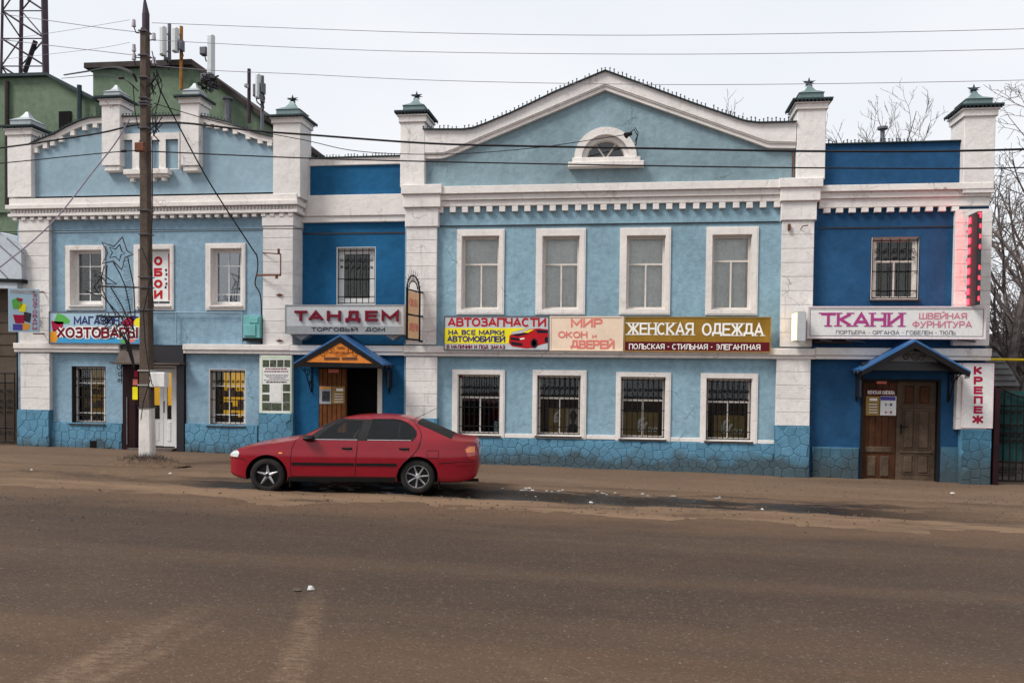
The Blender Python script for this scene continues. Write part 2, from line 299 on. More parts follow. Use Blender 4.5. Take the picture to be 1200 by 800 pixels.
# ------------------------------------------------------------------ mesh helpers
def org(parent):
    v = Vector((0, 0, 0)); p = parent
    while p is not None:
        v += Vector(p.location); p = p.parent
    return v
class MB:
    def __init__(s): s.v = []; s.f = []
    def add(s, vs, fs):
        k = len(s.v); s.v += [tuple(v) for v in vs]; s.f += [tuple(i+k for i in f) for f in fs]; return s
    def box(s, x0, x1, y0, y1, z0, z1):
        return s.add([(x0, y0, z0), (x1, y0, z0), (x1, y1, z0), (x0, y1, z0), (x0, y0, z1), (x1, y0, z1), (x1, y1, z1), (x0, y1, z1)],
                     [(0, 3, 2, 1), (4, 5, 6, 7), (0, 1, 5, 4), (1, 2, 6, 5), (2, 3, 7, 6), (3, 0, 4, 7)])
    def cbox(s, x0, x1, y0, y1, z0, z1, c=.01):       # front edges chamfered (front = y0)
        return s.add([(x0+c, y0, z0+c), (x1-c, y0, z0+c), (x1-c, y0, z1-c), (x0+c, y0, z1-c),
                      (x0, y0+c, z0), (x1, y0+c, z0), (x1, y0+c, z1), (x0, y0+c, z1), (x0, y1, z0), (x1, y1, z0), (x1, y1, z1), (x0, y1, z1)],
                     [(0, 1, 2, 3), (0, 4, 5, 1), (1, 5, 6, 2), (2, 6, 7, 3), (3, 7, 4, 0), (4, 8, 9, 5), (5, 9, 10, 6), (6, 10, 11, 7), (7, 11, 8, 4), (8, 11, 10, 9)])
    def prism(s, pts, y0, y1):                          # polygon in x,z ; extruded y0..y1
        n = len(pts); vs = [(x, y0, z) for x, z in pts]+[(x, y1, z) for x, z in pts]
        return s.add(vs, [tuple(range(n)), tuple(range(2*n-1, n-1, -1))]+[(i, i+n, (i+1) % n+n, (i+1) % n) for i in range(n)])
    def strip(s, top, bot, y0, y1):                     # band between two polylines with the same count
        for i in range(len(top)-1):
            s.prism([bot[i], bot[i+1], top[i+1], top[i]], y0, y1)
        return s
    def ring(s, o, i, y0, y1):                          # rectangular frame: outer (x0,x1,z0,z1), inner
        s.box(o[0], i[0], y0, y1, o[2], o[3]); s.box(i[1], o[1], y0, y1, o[2], o[3])
        s.box(i[0], i[1], y0, y1, i[3], o[3]); s.box(i[0], i[1], y0, y1, o[2], i[2]); return s
    def tube(s, pts, r, n=6, r2=None, cap=True):
        pts = [Vector(p) for p in pts]; rings = []
        for k, p in enumerate(pts):
            d = (pts[min(k+1, len(pts)-1)]-pts[max(k-1, 0)])
            if d.length < 1e-9: d = Vector((0, 0, 1))
            d.normalize(); u = d.cross(Vector((0, 0, 1)) if abs(d.z) < .9 else Vector((1, 0, 0))).normalized(); v = d.cross(u)
            rr = r if r2 is None else r+(r2-r)*k/(len(pts)-1)
            rings.append([p+u*(rr*math.cos(2*math.pi*a/n))+v*(rr*math.sin(2*math.pi*a/n)) for a in range(n)])
        vs = [q for g in rings for q in g]; fs = []
        for k in range(len(pts)-1):
            for a in range(n):
                fs.append((k*n+a, k*n+(a+1) % n, (k+1)*n+(a+1) % n, (k+1)*n+a))
        if cap: fs.append(tuple(range(n-1, -1, -1))); fs.append(tuple(range(len(vs)-n, len(vs))))
        return s.add(vs, fs)
    def cyl(s, c, r, y0, y1, n=24):                     # axis along y
        vs = []
        for y in (y0, y1): vs += [(c[0]+r*math.cos(2*math.pi*a/n), y, c[1]+r*math.sin(2*math.pi*a/n)) for a in range(n)]
        return s.add(vs, [tuple(range(n)), tuple(range(2*n-1, n-1, -1))]+[(a, a+n, (a+1) % n+n, (a+1) % n) for a in range(n)])
    def build(s, name, m, parent=None, smooth=False, origin=None, **props):
        o_ = org(parent) if parent is not None else (Vector(origin) if origin is not None else Vector((0, 0, 0)))
        me = bpy.data.meshes.new(name); me.from_pydata([(v[0]-o_.x, v[1]-o_.y, v[2]-o_.z) for v in s.v], [], s.f)
        bm = bmesh.new(); bm.from_mesh(me); bmesh.ops.recalc_face_normals(bm, faces=bm.faces); bm.to_mesh(me); bm.free()
        if smooth:
            for p in me.polygons: p.use_smooth = True
            me.set_sharp_from_angle(angle=R(38))
        me.materials.append(MATS[m] if isinstance(m, str) else m)
        o = bpy.data.objects.new(name, me); COL.objects.link(o)
        if parent is not None: o.parent = parent
        elif origin is not None: o.location = origin
        for k, v in props.items(): o[k] = v
        return o
def clone(o, dx, dy, dz, parent):
    c = o.copy(); COL.objects.link(c); c.parent = parent; c.location = Vector(o.location)+Vector((dx, dy, dz)); return c
def thing(name, label, cat, loc=(0, 0, 0), group=None):
    o = bpy.data.objects.new(name, None); o.location = loc; o.empty_display_size = .2; COL.objects.link(o)
    o['label'] = label; o['category'] = cat
    if group: o['group'] = group
    return o
def tag(o, label, cat, group=None):
    o['label'] = label; o['category'] = cat
    if group: o['group'] = group
    return o

def _el(x0, x1, y0, y1, a0=0, a1=360, n=16):
    return [((x0+x1)/2+(x1-x0)/2*math.cos(R(a0+(a1-a0)*k/n)), (y0+y1)/2+(y1-y0)/2*math.sin(R(a0+(a1-a0)*k/n))) for k in range(n+1)]
_P = [(0, 0), (0, 1), (.72, 1), (.94, .93), (1, .74), (.94, .54), (.72, .46), (0, .46)]
GLY = {   # centre lines of each letter in a unit box, with its width
 'А': (.92, [[(0, 0), (.5, 1), (1, 0)], [(.17, .30), (.83, .30)]]), 'Б': (.78, [[(.92, 1), (0, 1), (0, 0), (.7, 0), (.93, .07), (1, .27), (.93, .47), (.7, .55), (0, .55)]]),
 'В': (.8, [[(0, 0), (0, 1), (.65, 1), (.88, .93), (.92, .76), (.85, .60), (.65, .53), (0, .53)], [(.65, .53), (.92, .46), (1, .27), (.92, .07), (.68, 0), (0, 0)]]),
 'Г': (.66, [[(0, 0), (0, 1), (1, 1)]]), 'Д': (.98, [[(0, -.02), (0, .17), (1, .17), (1, -.02)], [(.14, .17), (.25, .45), (.28, 1), (.84, 1), (.84, .17)]]),
 'Е': (.74, [[(1, 1), (0, 1), (0, 0), (1, 0)], [(0, .52), (.9, .52)]]), 'Ж': (1.25, [[(0, 1), (.40, .52), (0, 0)], [(1, 1), (.60, .52), (1, 0)], [(.5, 0), (.5, 1)], [(.38, .52), (.62, .52)]]),
 'З': (.76, [[(0, .83), (.12, .96), (.35, 1), (.65, 1), (.88, .93), (.93, .76), (.86, .60), (.65, .53), (.32, .53)], [(.65, .53), (.92, .46), (1, .27), (.92, .07), (.68, 0), (.35, 0), (.1, .04), (0, .18)]]),
 'И': (.86, [[(0, 1), (0, 0)], [(1, 0), (1, 1)], [(0, .06), (1, .94)]]), 'Й': (.86, [[(0, 1), (0, 0)], [(1, 0), (1, 1)], [(0, .06), (1, .94)], [(.28, 1.3), (.4, 1.2), (.6, 1.2), (.72, 1.3)]]),
 'К': (.82, [[(0, 0), (0, 1)], [(1, 1), (.2, .52), (1, 0)], [(0, .52), (.22, .52)]]), 'Л': (.86, [[(0, 0), (.16, .08), (.24, .4), (.28, 1), (1, 1), (1, 0)]]),
 'М': (1.05, [[(0, 0), (0, 1), (.5, .22), (1, 1), (1, 0)]]), 'Н': (.84, [[(0, 0), (0, 1)], [(1, 0), (1, 1)], [(0, .52), (1, .52)]]), 'О': (.95, [_el(0, 1, 0, 1)]),
 'П': (.84, [[(0, 0), (0, 1), (1, 1), (1, 0)]]), 'Р': (.76, [_P]), 'С': (.85, [_el(0, 1.04, 0, 1, 48, 312, 14)]), 'Т': (.80, [[(0, 1), (1, 1)], [(.5, 1), (.5, 0)]]),
 'У': (.84, [[(0, 1), (.52, .36)], [(1, 1), (.42, .1), (.28, 0), (.08, 0)]]), 'Ф': (1.05, [_el(0, 1, .22, .84), [(.5, 0), (.5, 1)]]), 'Х': (.86, [[(0, 0), (1, 1)], [(0, 1), (1, 0)]]),
 'Ц': (.9, [[(0, 1), (0, 0), (1, 0), (1, -.15)], [(.86, 0), (.86, 1)]]), 'Ч': (.78, [[(0, 1), (0, .66), (.08, .5), (.28, .43), (1, .43)], [(1, 1), (1, 0)]]), 'Ш': (1.15, [[(0, 1), (0, 0), (1, 0), (1, 1)], [(.5, 1), (.5, 0)]]),
 'Ь': (.74, [[(0, 1), (0, 0), (.7, 0), (.93, .07), (1, .28), (.93, .49), (.7, .56), (0, .56)]]), 'Ы': (1.05, [[(0, 1), (0, 0), (.45, 0), (.6, .07), (.66, .28), (.6, .49), (.45, .56), (0, .56)], [(1, 0), (1, 1)]]),
 'Э': (.84, [_el(-.04, 1, 0, 1, -132, 132, 14), [(.3, .52), (1, .52)]]), 'Ю': (1.2, [[(0, 0), (0, 1)], [(0, .5), (.32, .5)], _el(.32, 1, 0, 1)]), 'Я': (.8, [[(1-x, y) for x, y in _P], [(.5, .46), (0, 0)]]),
 '1': (.4, [[(0, .75), (.8, 1), (.8, 0)]]), '5': (.7, [[(.95, 1), (.1, 1), (.05, .56), (.6, .6), (.95, .45), (.98, .2), (.7, 0), (.3, 0), (0, .12)]]), '8': (.75, [_el(.08, .92, .52, 1), _el(0, 1, 0, .52)]),
 '9': (.75, [_el(0, 1, .4, 1), [(1, .7), (.95, .3), (.6, 0), (.2, 0)]]), '2': (.72, [[(0, .78), (.12, .95), (.5, 1), (.88, .93), (.97, .72), (.8, .5), (0, 0), (1, 0)]]), '-': (.45, [[(0, .45), (1, .45)]]),
 '•': (.18, [[(.0, .5), (1, .5)]]), 'и': (.8, [[(0, 1), (0, 0)], [(1, 0), (1, 1)], [(0, .06), (1, .94)]]),
 'G': (1.0, [_el(0, 1, 0, 1, 50, 330, 14), [(.55, .45), (.95, .45)], _el(-.2, .6, .3, .9, 90, 300, 8)]), 'r': (.55, [[(0, .62), (.2, .6), (.25, 0)], [(.25, .45), (.6, .62), (1, .6)]]),
 'c': (.6, [_el(0, 1, 0, .6, 50, 320, 10)]), 'i': (.3, [[(.3, .6), (.3, 0), (.8, .05)]]), 'a': (.65, [_el(0, .9, 0, .6), [(.9, .6), (.92, .1), (1.1, 0)]])}
def text(s, x0, x1, z0, z1, y, m, parent, depth=.004, bold=.0, name='lettering', shear=0.0, serif=False, wt=None):
    """words drawn stroke by stroke and fitted to a rectangle of the facade plane"""
    H = z1-z0; solid_ = depth > .01 or len(s) == 1; t = H*(min(wt, .20) if wt is not None and wt < .3 and not solid_ else wt if wt is not None else .125+bold*2.0); solid = depth > .01
    s = s.upper() if s not in ('Gr', 'cia', 'и') else s
    gap = .27; wds = [(.42 if ch == ' ' else GLY[ch][0]) for ch in s]; tot = sum(wds)+gap*(len(s)-1); inn = (x1-x0)-t
    if len(s) > 1: k_ = inn/tot
    else: k_ = inn/wds[0]
    oo = org(parent) if parent is not None else Vector((0, 0, 0)); V = []; Fc = []; cur = 0; lay = 0
    def stroke(pts, th, lay):
        pts = [Vector(p) for p in pts]; n = len(pts); closed = (pts[0]-pts[-1]).length < 1e-5
        L = []; Rr = []
        for i in range(n):
            a = pts[i-1] if i > 0 else (pts[-2] if closed else None); b = pts[i+1] if i < n-1 else (pts[1] if closed else None)
            d1 = (pts[i]-a).normalized() if a is not None else None; d2 = (b-pts[i]).normalized() if b is not None else None
            if d1 is None: d1 = d2
            if d2 is None: d2 = d1
            n1 = Vector((-d1.y, d1.x)); n2 = Vector((-d2.y, d2.x)); mv = n1+n2
            if mv.length < 1e-4: mv = n1
            mv.normalize(); c_ = max(.45, mv.dot(n1)); off = mv*(th/2/c_)
            q = pts[i].copy()
            L.append(q+off); Rr.append(q-off)
        if not closed:
            for i_, sg in ((0, -1), (n-1, 1)):
                d = ((pts[1]-pts[0]) if i_ == 0 else (pts[-1]-pts[-2])).normalized()*sg
                if abs(d.y) > .97 or abs(d.x) > .97: L[i_] = L[i_]+d*th*.49; Rr[i_] = Rr[i_]+d*th*.49
        k0 = len(V); yf = (y-depth+.0006*(lay % 7)) if solid else y-.0006-.0005*(lay % 6)
        for i_, q in enumerate(L+Rr): V.append(Vector((q.x, yf-.00007*(i_ % n), q.y))-oo)
        if solid:
            for q in L+Rr: V.append(Vector((q.x, y, q.y))-oo)
        for i in range(n-1):
            Fc.append((k0+i, k0+i+1, k0+n+i+1, k0+n+i))
            if solid:
                Fc.append((k0+i, k0+2*n+i, k0+2*n+i+1, k0+i+1)); Fc.append((k0+n+i, k0+n+i+1, k0+3*n+i+1, k0+3*n+i))
        if solid and not closed:
            for i in (0, n-1): Fc.append((k0+i, k0+n+i, k0+3*n+i, k0+2*n+i))
    for ch, wd in zip(s, wds):
        if ch != ' ':
            for st in GLY[ch][1]:
                pts = []
                for (u, v) in st:
                    zz_ = z0+t/2+v*(H-t)
                    pts.append((x0+t/2+(cur+u*wd)*k_+shear*(zz_-z0), zz_))
                stroke(pts, t, lay); lay += 1
                if serif and ch not in 'ОСЭ•-':
                    for e in (st[0], st[-1]):
                        if abs(e[1]) < .01 or abs(e[1]-1) < .01:
                            sx = x0+t/2+(cur+e[0]*wd)*k_; sz = z0+t*.22 if e[1] < .5 else z1-t*.22
                            stroke([(sx-t*1.15, sz), (sx+t*1.15, sz)], t*.42, lay); lay += 1
        cur += wd+gap
    me = bpy.data.meshes.new(name); me.from_pydata(V, [], Fc); me.materials.append(MATS[m])
    bm = bmesh.new(); bm.from_mesh(me); bmesh.ops.recalc_face_normals(bm, faces=bm.faces); bm.to_mesh(me); bm.free()
    ob = bpy.data.objects.new(name, me); COL.objects.link(ob)
    if parent is not None: ob.parent = parent
    return ob
def T(s, r, Y, m, parent, **k):                        # r is a pixel rectangle measured on plane Y
    q = RC(r[0], r[1], r[2], r[3], Y); return text(s, q[0], q[1], q[2], q[3], Y-.004, m, parent, **k)
def poly(parent, pts, Y, m, name, d=.004, lift=.002):   # a flat printed shape
    return MB().prism([P(x, y, Y) for x, y in pts], Y-lift-d, Y-lift).build(name, m, parent)

# ------------------------------------------------------------------ facade building blocks
def skin(x0, x1, z0, z1, Y, holes):
    """front wall face with openings, returns at both ends"""
    mb = MB(); xs = sorted({x0, x1, *[h[0] for h in holes], *[h[1] for h in holes]}); zs = sorted({z0, z1, *[h[2] for h in holes], *[h[3] for h in holes]})
    for i in range(len(xs)-1):
        for j in range(len(zs)-1):
            cx, cz = (xs[i]+xs[i+1])/2, (zs[j]+zs[j+1])/2
            if xs[i] < x0-1e-6 or xs[i+1] > x1+1e-6 or zs[j] < z0-1e-6 or zs[j+1] > z1+1e-6: continue
            if any(h[0] < cx < h[1] and h[2] < cz < h[3] for h in holes): continue
            mb.add([(xs[i], Y, zs[j]), (xs[i+1], Y, zs[j]), (xs[i+1], Y, zs[j+1]), (xs[i], Y, zs[j+1])], [(0, 1, 2, 3)])
    for x in (x0, x1): mb.add([(x, Y, z0), (x, Y+.8, z0), (x, Y+.8, z1), (x, Y, z1)], [(0, 1, 2, 3)])
    mb.add([(x0, Y, z1), (x1, Y, z1), (x1, Y+.8, z1), (x0, Y+.8, z1)], [(0, 1, 2, 3)])
    return mb
def voronoi_stones(base, x0, x1, z0, z1, Y, cell, m, lump=0):
    """crazy paving: one chamfered slab per cell, joints left open"""
    seeds = []; nx = max(1, round((x1-x0)/cell)); nz = max(1, round((z1-z0)/cell)); dx = (x1-x0)/nx; dz = (z1-z0)/nz
    for i in range(-1, nx+1):
        for j in range(-1, nz+1):
            seeds.append((x0+(i+.5+(.25 if j % 2 else -.25)+random.uniform(-.34, .34))*dx, z0+(j+.5+random.uniform(-.34, .34))*dz))
    for s in seeds:
        if not (x0 < s[0] < x1 and z0 < s[1] < z1): continue
        pg = [(x0+.006, z0), (x1-.006, z0), (x1-.006, z1-.01), (x0+.006, z1-.01)]
        for t in seeds:
            if t is s or abs(t[0]-s[0]) > 3*cell or abs(t[1]-s[1]) > 3*cell: continue
            nx_, nz_ = t[0]-s[0], t[1]-s[1]; L = math.hypot(nx_, nz_); nx_ /= L; nz_ /= L; lim = L/2-.0028
            out = []
            for k in range(len(pg)):
                a, b = pg[k], pg[(k+1) % len(pg)]
                da = (a[0]-s[0])*nx_+(a[1]-s[1])*nz_-lim; db = (b[0]-s[0])*nx_+(b[1]-s[1])*nz_-lim
                if da <= 0: out.append(a)
                if (da < 0) != (db < 0) and abs(da-db) > 1e-9:
                    u = da/(da-db); out.append((a[0]+(b[0]-a[0])*u, a[1]+(b[1]-a[1])*u))
            pg = out
            if len(pg) < 3: break
        if len(pg) < 3: continue
        cx = sum(p[0] for p in pg)/len(pg); cz = sum(p[1] for p in pg)/len(pg); n = len(pg); h = random.uniform(.012, .019)
        a = [(p[0], Y+.004, p[1]) for p in pg]; b = [(p[0], Y-h+.008, p[1]) for p in pg]
        c = [(cx+(p[0]-cx)*.90, Y-h, cz+(p[1]-cz)*.90) for p in pg]
        MB().add(a+b+c, [(i, (i+1) % n, n+(i+1) % n, n+i) for i in range(n)]+[(n+i, n+(i+1) % n, 2*n+(i+1) % n, 2*n+i) for i in range(n)]+[tuple(range(2*n, 3*n))]).build('stone', m, base)
def courses(bld, x0, x1, z0, z1, Y, d, h=.294, m='white_plaster', side=0, label=None):
    """pilaster: a core and proud rusticated blocks"""
    p = MB().box(x0+.008, x1-.008, Y-d+.014, Y+.35 if side == 0 else Y+side, z0, z1).build('pilaster', 'white_plaster', bld)
    n = max(1, round((z1-z0)/h)); hh = (z1-z0)/n
    b0 = MB().cbox(x0, x1, Y-d, Y-d+.03 if side == 0 else Y+side-.002, z0+.004, z0+hh-.005, .006).build('block', m, p)
    for k in range(1, n): clone(b0, 0, 0, k*hh, p)
    return p
def cornice(bld, x0, x1, Y, strips, dent=None, m='white_trim', name='cornice', ends=0):
    """strips: (z0, z1, projection) ; dent: (z0, z1, width, pitch, projection)"""
    mb = MB()
    for (a, b, pr) in strips: mb.cbox(x0-(pr*ends), x1+(pr*ends), Y-pr, Y+.28, a, b, .008)
    c = mb.build(name, m, bld)
    if dent:
        a, b, wd, pt, pr = dent; n = max(1, int((x1-x0-wd)/pt)); pt = (x1-x0-wd)/n
        d0 = MB().cbox(x0, x0+wd, Y-pr, Y-.001, a, b-.001, .006).build('dentil', m, c)
        for k in range(1, n+1): clone(d0, k*pt+random.uniform(-.01, .01), 0, random.uniform(-.004, .004), c)
    return c
def finial_pillar(bld, front, cap, metal, star, Y, depth, mtl='roof_metal'):
    """parapet pillar: shaft, cap slab with fillet and teeth, flared sheet-metal roof, star finial"""
    x0, x1, z0, z1 = RC(*front, Y); p = MB().cbox(x0, x1, Y, Y+depth, z0, z1, .01).build('pillar', 'white_plaster', bld)
    cz0, cz1 = P(cap[0], cap[3], Y)[1], P(cap[0], cap[1], Y)[1]; h = cz1-cz0; ov = .075
    mb = MB().cbox(x0-ov*.5, x1+ov*.5, Y-ov*.5, Y+depth+ov*.5, cz0-.04, cz0+h*.45, .01).cbox(x0-ov*.9, x1+ov*.9, Y-ov*.9, Y+depth+ov*.9, cz0+h*.45, cz0+h*.62, .008)
    mb.build('cap_slab', 'white_trim', p)
    mb = MB().box(x0-ov*1.6, x1+ov*1.6, Y-ov*1.6, Y+depth+ov*1.6, cz1-.035, cz1)
    n = 11
    for k in range(n):
        xx = x0-ov*1.5+(x1-x0+3*ov-.03)*k/(n-1); mb.box(xx, xx+.028, Y-ov*1.5, Y-ov*1.3, cz1-.07, cz1-.035)
        yy = Y-ov*1.5+(depth+3*ov-.03)*k/(n-1)
        mb.box(x0-ov*1.5, x0-ov*1.3, yy, yy+.028, cz1-.07, cz1-.035); mb.box(x1+ov*1.3, x1+ov*1.5, yy, yy+.028, cz1-.07, cz1-.035)
    mb.build('metal_cornice', 'crest_metal', p)
    zt = P(metal[0], metal[1]-4, Y)[1]; cx = (x0+x1)/2; cy = Y+depth/2; hw = (x1-x0)/2+.02; hd = depth/2+.02; prof = [(.80, 0), (.80, .36), (.86, .38), (.60, .52), (.38, .62), (.24, .78), (.15, .9), (.10, 1)]
    mb = MB(); vs = []
    for (s_, t_) in prof:
        zz = cz1+(zt-cz1)*t_*1.0; vs += [(cx-hw*s_, cy-hd*s_, zz), (cx+hw*s_, cy-hd*s_, zz), (cx+hw*s_, cy+hd*s_, zz), (cx-hw*s_, cy+hd*s_, zz)]
    fs = [(4*k+a, 4*k+(a+1) % 4, 4*k+4+(a+1) % 4, 4*k+4+a) for k in range(len(prof)-1) for a in range(4)]+[tuple(range(len(vs)-4, len(vs)))]
    mb.add(vs, fs).build('metal_roof', mtl, p)
    if star:
        mb = MB(); c = Vector((cx, cy, zt+.06))
        for k in range(5):
            a = math.pi/2+k*2*math.pi/5; tip = c+Vector((math.cos(a)*.155, 0, math.sin(a)*.12))
            for q in (-1, 1):
                a2 = a+q*math.pi/5; v = c+Vector((math.cos(a2)*.045, 0, math.sin(a2)*.045))
                mb.add([c+Vector((0, -.035, 0)), tip, v, c+Vector((0, .035, 0))], [(0, 1, 2), (3, 2, 1)])
        for k in range(4):
            a = k*math.pi/2+.4; mb.add([c+Vector((math.cos(a)*.15, math.sin(a)*.15, -.01)), c+Vector((-math.sin(a)*.03, math.cos(a)*.03, -.03)), c+Vector((math.sin(a)*.03, -math.cos(a)*.03, -.03)), c+Vector((0, 0, .03))], [(0, 1, 3), (0, 3, 2), (0, 2, 1)])
        mb.tube([(cx, cy, zt-.02), c], .012, 5)
        mb.build('star_finial', 'crest_metal', p)
    return p
def scroll(mb, cx, cz, r, Y, flip=1, turns=1.6, th=.008, rot=0.0):
    pts = []
    for k in range(15):
        t = k/14; a = rot+flip*t*turns*2*math.pi; rr = r*(1-.78*t); pts.append((cx+math.cos(a)*rr, Y, cz+math.sin(a)*rr))
    mb.tube(pts, th, 4)
def window(bld, rect, Y, surround=None, lay='T', frame='old_frame', back='curtain_grey', glass='glass_dusty', grille=None,
           sill=True, reveal=.16, tr=.36, inner=None, backd=.06, lining='white_trim', fw=.05, proud=.035):
    """opening with reveal lining, sash frame, muntins, panes, what hangs behind it, and a grille where there is one"""
    o = RC(*rect, Y); mb = MB()
    if surround:
        s = RC(*surround, Y); mb.ring((s[0], s[1], s[2], s[3]), o, Y-proud, Y-.001)
        mb.ring((s[0]+.03, s[1]-.03, s[2]+.03, s[3]-.03), o, Y-proud-.008, Y-proud)
    t = .012; mb.ring(o, (o[0]+t, o[1]-t, o[2]+t, o[3]-t), Y, Y+reveal+.12)
    wn_ = mb.build('window', lining, bld)
    i = (o[0]+t, o[1]-t, o[2]+t, o[3]-t)
    if inner: q = RC(*inner, Y+reveal); f = (max(i[0], q[0]), min(i[1], q[1]), max(i[2], q[2]), min(i[3], q[3]))
    else: f = i
    if f != i: MB().ring(i, f, Y+reveal-.02, Y+reveal+.08).build('frame_casing', lining, wn_)
    g = (f[0]+fw, f[1]-fw, f[2]+fw, f[3]-fw); yf = Y+reveal
    MB().ring(f, g, yf, yf+.06).build('sash_frame', frame, wn_)
    panes = []; mw = .035; H = g[3]-g[2]; W = g[1]-g[0]
    mun = MB(); cx = (g[0]+g[1])/2
    if lay == 'T':
        zt = g[3]-H*tr; mun.box(g[0], g[1], yf+.006, yf+.05, zt-mw*.6, zt+mw*.6); mun.box(cx-mw/2, cx+mw/2, yf+.008, yf+.05, g[2], zt-mw*.6)
        panes = [(g[0], g[1], zt+mw*.6, g[3]), (g[0], cx-mw/2, g[2], zt-mw*.6), (cx+mw/2, g[1], g[2], zt-mw*.6)]
    elif lay == 'six':                                 # pvc with glazing bars
        mw = .02; za = g[3]-H*.27; zb = g[2]+H*.15; mun.box(cx-mw/2, cx+mw/2, yf+.008, yf+.05, g[2], g[3])
        for z in (za, zb):
            mun.box(g[0], cx-mw/2, yf+.01, yf+.045, z-mw/2, z+mw/2); mun.box(cx+mw/2, g[1], yf+.01, yf+.045, z-mw/2, z+mw/2)
        for (a, b) in ((g[0], cx-mw/2), (cx+mw/2, g[1])):
            panes += [(a, b, za+mw/2, g[3]), (a, b, zb+mw/2, za-mw/2), (a, b, g[2], zb-mw/2)]
    elif lay == 'two':
        panes = [(g[0], g[1], g[2], g[3])]
    if mun.v: mun.build('muntin', frame, wn_)
    for p in panes: MB().box(p[0], p[1], yf+.025, yf+.031, p[2], p[3]).build('pane', glass, wn_)
    yb = yf+.06+backd
    if back == 'room' or back == 'room_dim':
        d = .5; m_ = 'lit_yellow' if back == 'room' else 'lit_dim'
        MB().box(f[0], f[1], yf+.06+d, yf+.08+d, f[2], f[3]).build('interior_wall', m_, wn_)
        side = MB().box(f[0]-.01, f[0], yf+.06, yf+.06+d, f[2], f[3]).box(f[1], f[1]+.01, yf+.06, yf+.06+d, f[2], f[3]).box(f[0], f[1], yf+.06, yf+.06+d, f[3], f[3]+.01)
        side.box(f[0], f[1], yf+.06, yf+.06+d, f[2]-.01, f[2]); side.build('interior_side', 'inside_dark', wn_)
        rs = random.Random(int(rect[0]))
        for k in range(3):
            zz = f[2]+.02+k*H*.27
            MB().box(f[0]+.02, f[1]-.02, yf+.25, yf+.06+d-.01, zz-.012, zz).build('shelf', 'inside_dark', wn_)
            x = f[0]+.04
            while x < f[1]-.14:
                ww = rs.uniform(.05, .13); hh = rs.uniform(.07, H*.2); MB().box(x, x+ww, yf+.27, yf+.27+rs.uniform(.06, .2), zz+.001, zz+hh).build('goods', 'goods', wn_); x += ww+rs.uniform(.01, .06)
    elif back:
        if 'curtain' in back:                           # hanging cloth with folds of its own in every window
            rs = random.Random(int(rect[0]*7)); n = 60; ph = [rs.uniform(0, 6.28) for _ in range(4)]; fq = [rs.uniform(9, 14), rs.uniform(19, 30), rs.uniform(40, 55)]
            vs = []
            for j in range(9):
                for k in range(n+1):
                    u = k/n; am = .35+.65*(1-j/8)
                    vs.append((f[0]+(f[1]-f[0])*u, yb+.035-am*(.018*math.sin(fq[0]*u+ph[0]+.3*j/8)+.010*math.sin(fq[1]*u+ph[1])+.005*math.sin(fq[2]*u+ph[2]+j*.2)), f[2]+(f[3]-f[2])*j/8))
            MB().add(vs, [(j*(n+1)+k, j*(n+1)+k+1, (j+1)*(n+1)+k+1, (j+1)*(n+1)+k) for j in range(8) for k in range(n)]).build('curtain', back, wn_, smooth=True)
            MB().box(f[0], f[1], yb+.09, yb+.10, f[2], f[3]).build('interior_wall', 'inside_dark', wn_)
        else: MB().box(f[0], f[1], yb, yb+.02, f[2], f[3]).build('interior_wall', back, wn_)
        MB().ring((f[0]-.01, f[1]+.01, f[2]-.01, f[3]+.01), f, yf+.06, yb+.10).build('interior_side', 'inside_dark', wn_)
    if sill: MB().box(o[0]-.03, o[1]+.03, Y-.09, Y-.002, o[2]-.035, o[2]-.003).build('sill', sill if isinstance(sill, str) else 'brown_trim', wn_)
    if grille:
        nb, gm = grille; yg = Y+.05; gi = (i[0]+.02, i[1]-.02, i[2]+.03, i[3]-.02)
        b0 = None
        for k in range(nb):
            x = gi[0]+(gi[1]-gi[0])*k/(nb-1)
            if b0 is None: b0 = MB().tube([(x, yg, gi[2]), (x, yg, gi[3])], .009, 4).build('grille_bar', gm, wn_); xb = x
            else: clone(b0, x-xb, 0, 0, wn_)
        h0 = MB().tube([(i[0], yg+.012, gi[2]), (i[1], yg+.012, gi[2])], .010, 4).build('grille_rail', gm, wn_)
        for fz in (.12, .45, .97): clone(h0, 0, 0, (gi[3]-gi[2])*fz, wn_)
        mb = MB(); st = (gi[1]-gi[0])/(nb-1)
        for k in range(nb-1):
            x = gi[0]+st*(k+.5); scroll(mb, x, gi[2]+(gi[3]-gi[2])*.80, st*.33, yg-.006, 1 if k % 2 else -1, rot=math.pi if k % 2 else 0)
            scroll(mb, x, gi[2]+(gi[3]-gi[2])*.66, st*.25, yg-.006, -1 if k % 2 else 1, rot=0)
        mb.build('scrollwork', gm, wn_)['kind'] = 'stuff'
    return wn_, f, yb
def crest(bld, line, Y, step=.075, h=.06, name='roof_crest'):
    """row of tiny sheet-metal points along a roof edge, joined: too small to tell apart"""
    mb = MB(); acc = 0
    for (a, b) in zip(line[:-1], line[1:]):
        L = math.hypot(b[0]-a[0], b[1]-a[1]); n = max(1, int(L/step))
        for k in range(n):
            t = k/n; x = a[0]+(b[0]-a[0])*t; z = a[1]+(b[1]-a[1])*t+.012; hh = h*random.uniform(.55, 1.1)
            if random.random() < .07: continue
            mb.add([(x-.018, Y, z-.02), (x+.018, Y, z-.02), (x, Y+.01, z+hh), (x, Y+.03, z-.02)], [(0, 1, 2), (1, 3, 2), (3, 0, 2)])
            mb.box(x-.014, x+.014, Y-.004, Y+.02, z+hh*.55, z+hh*.85)
    o = mb.build(name, 'crest_metal', bld); o['kind'] = 'stuff'; return o
def sheet(bld, line, Y, y1, m='crest_metal', name='metal_coping', t=.02):
    return MB().strip([(x, z+t) for x, z in line], line, Y, y1).build(name, m, bld)

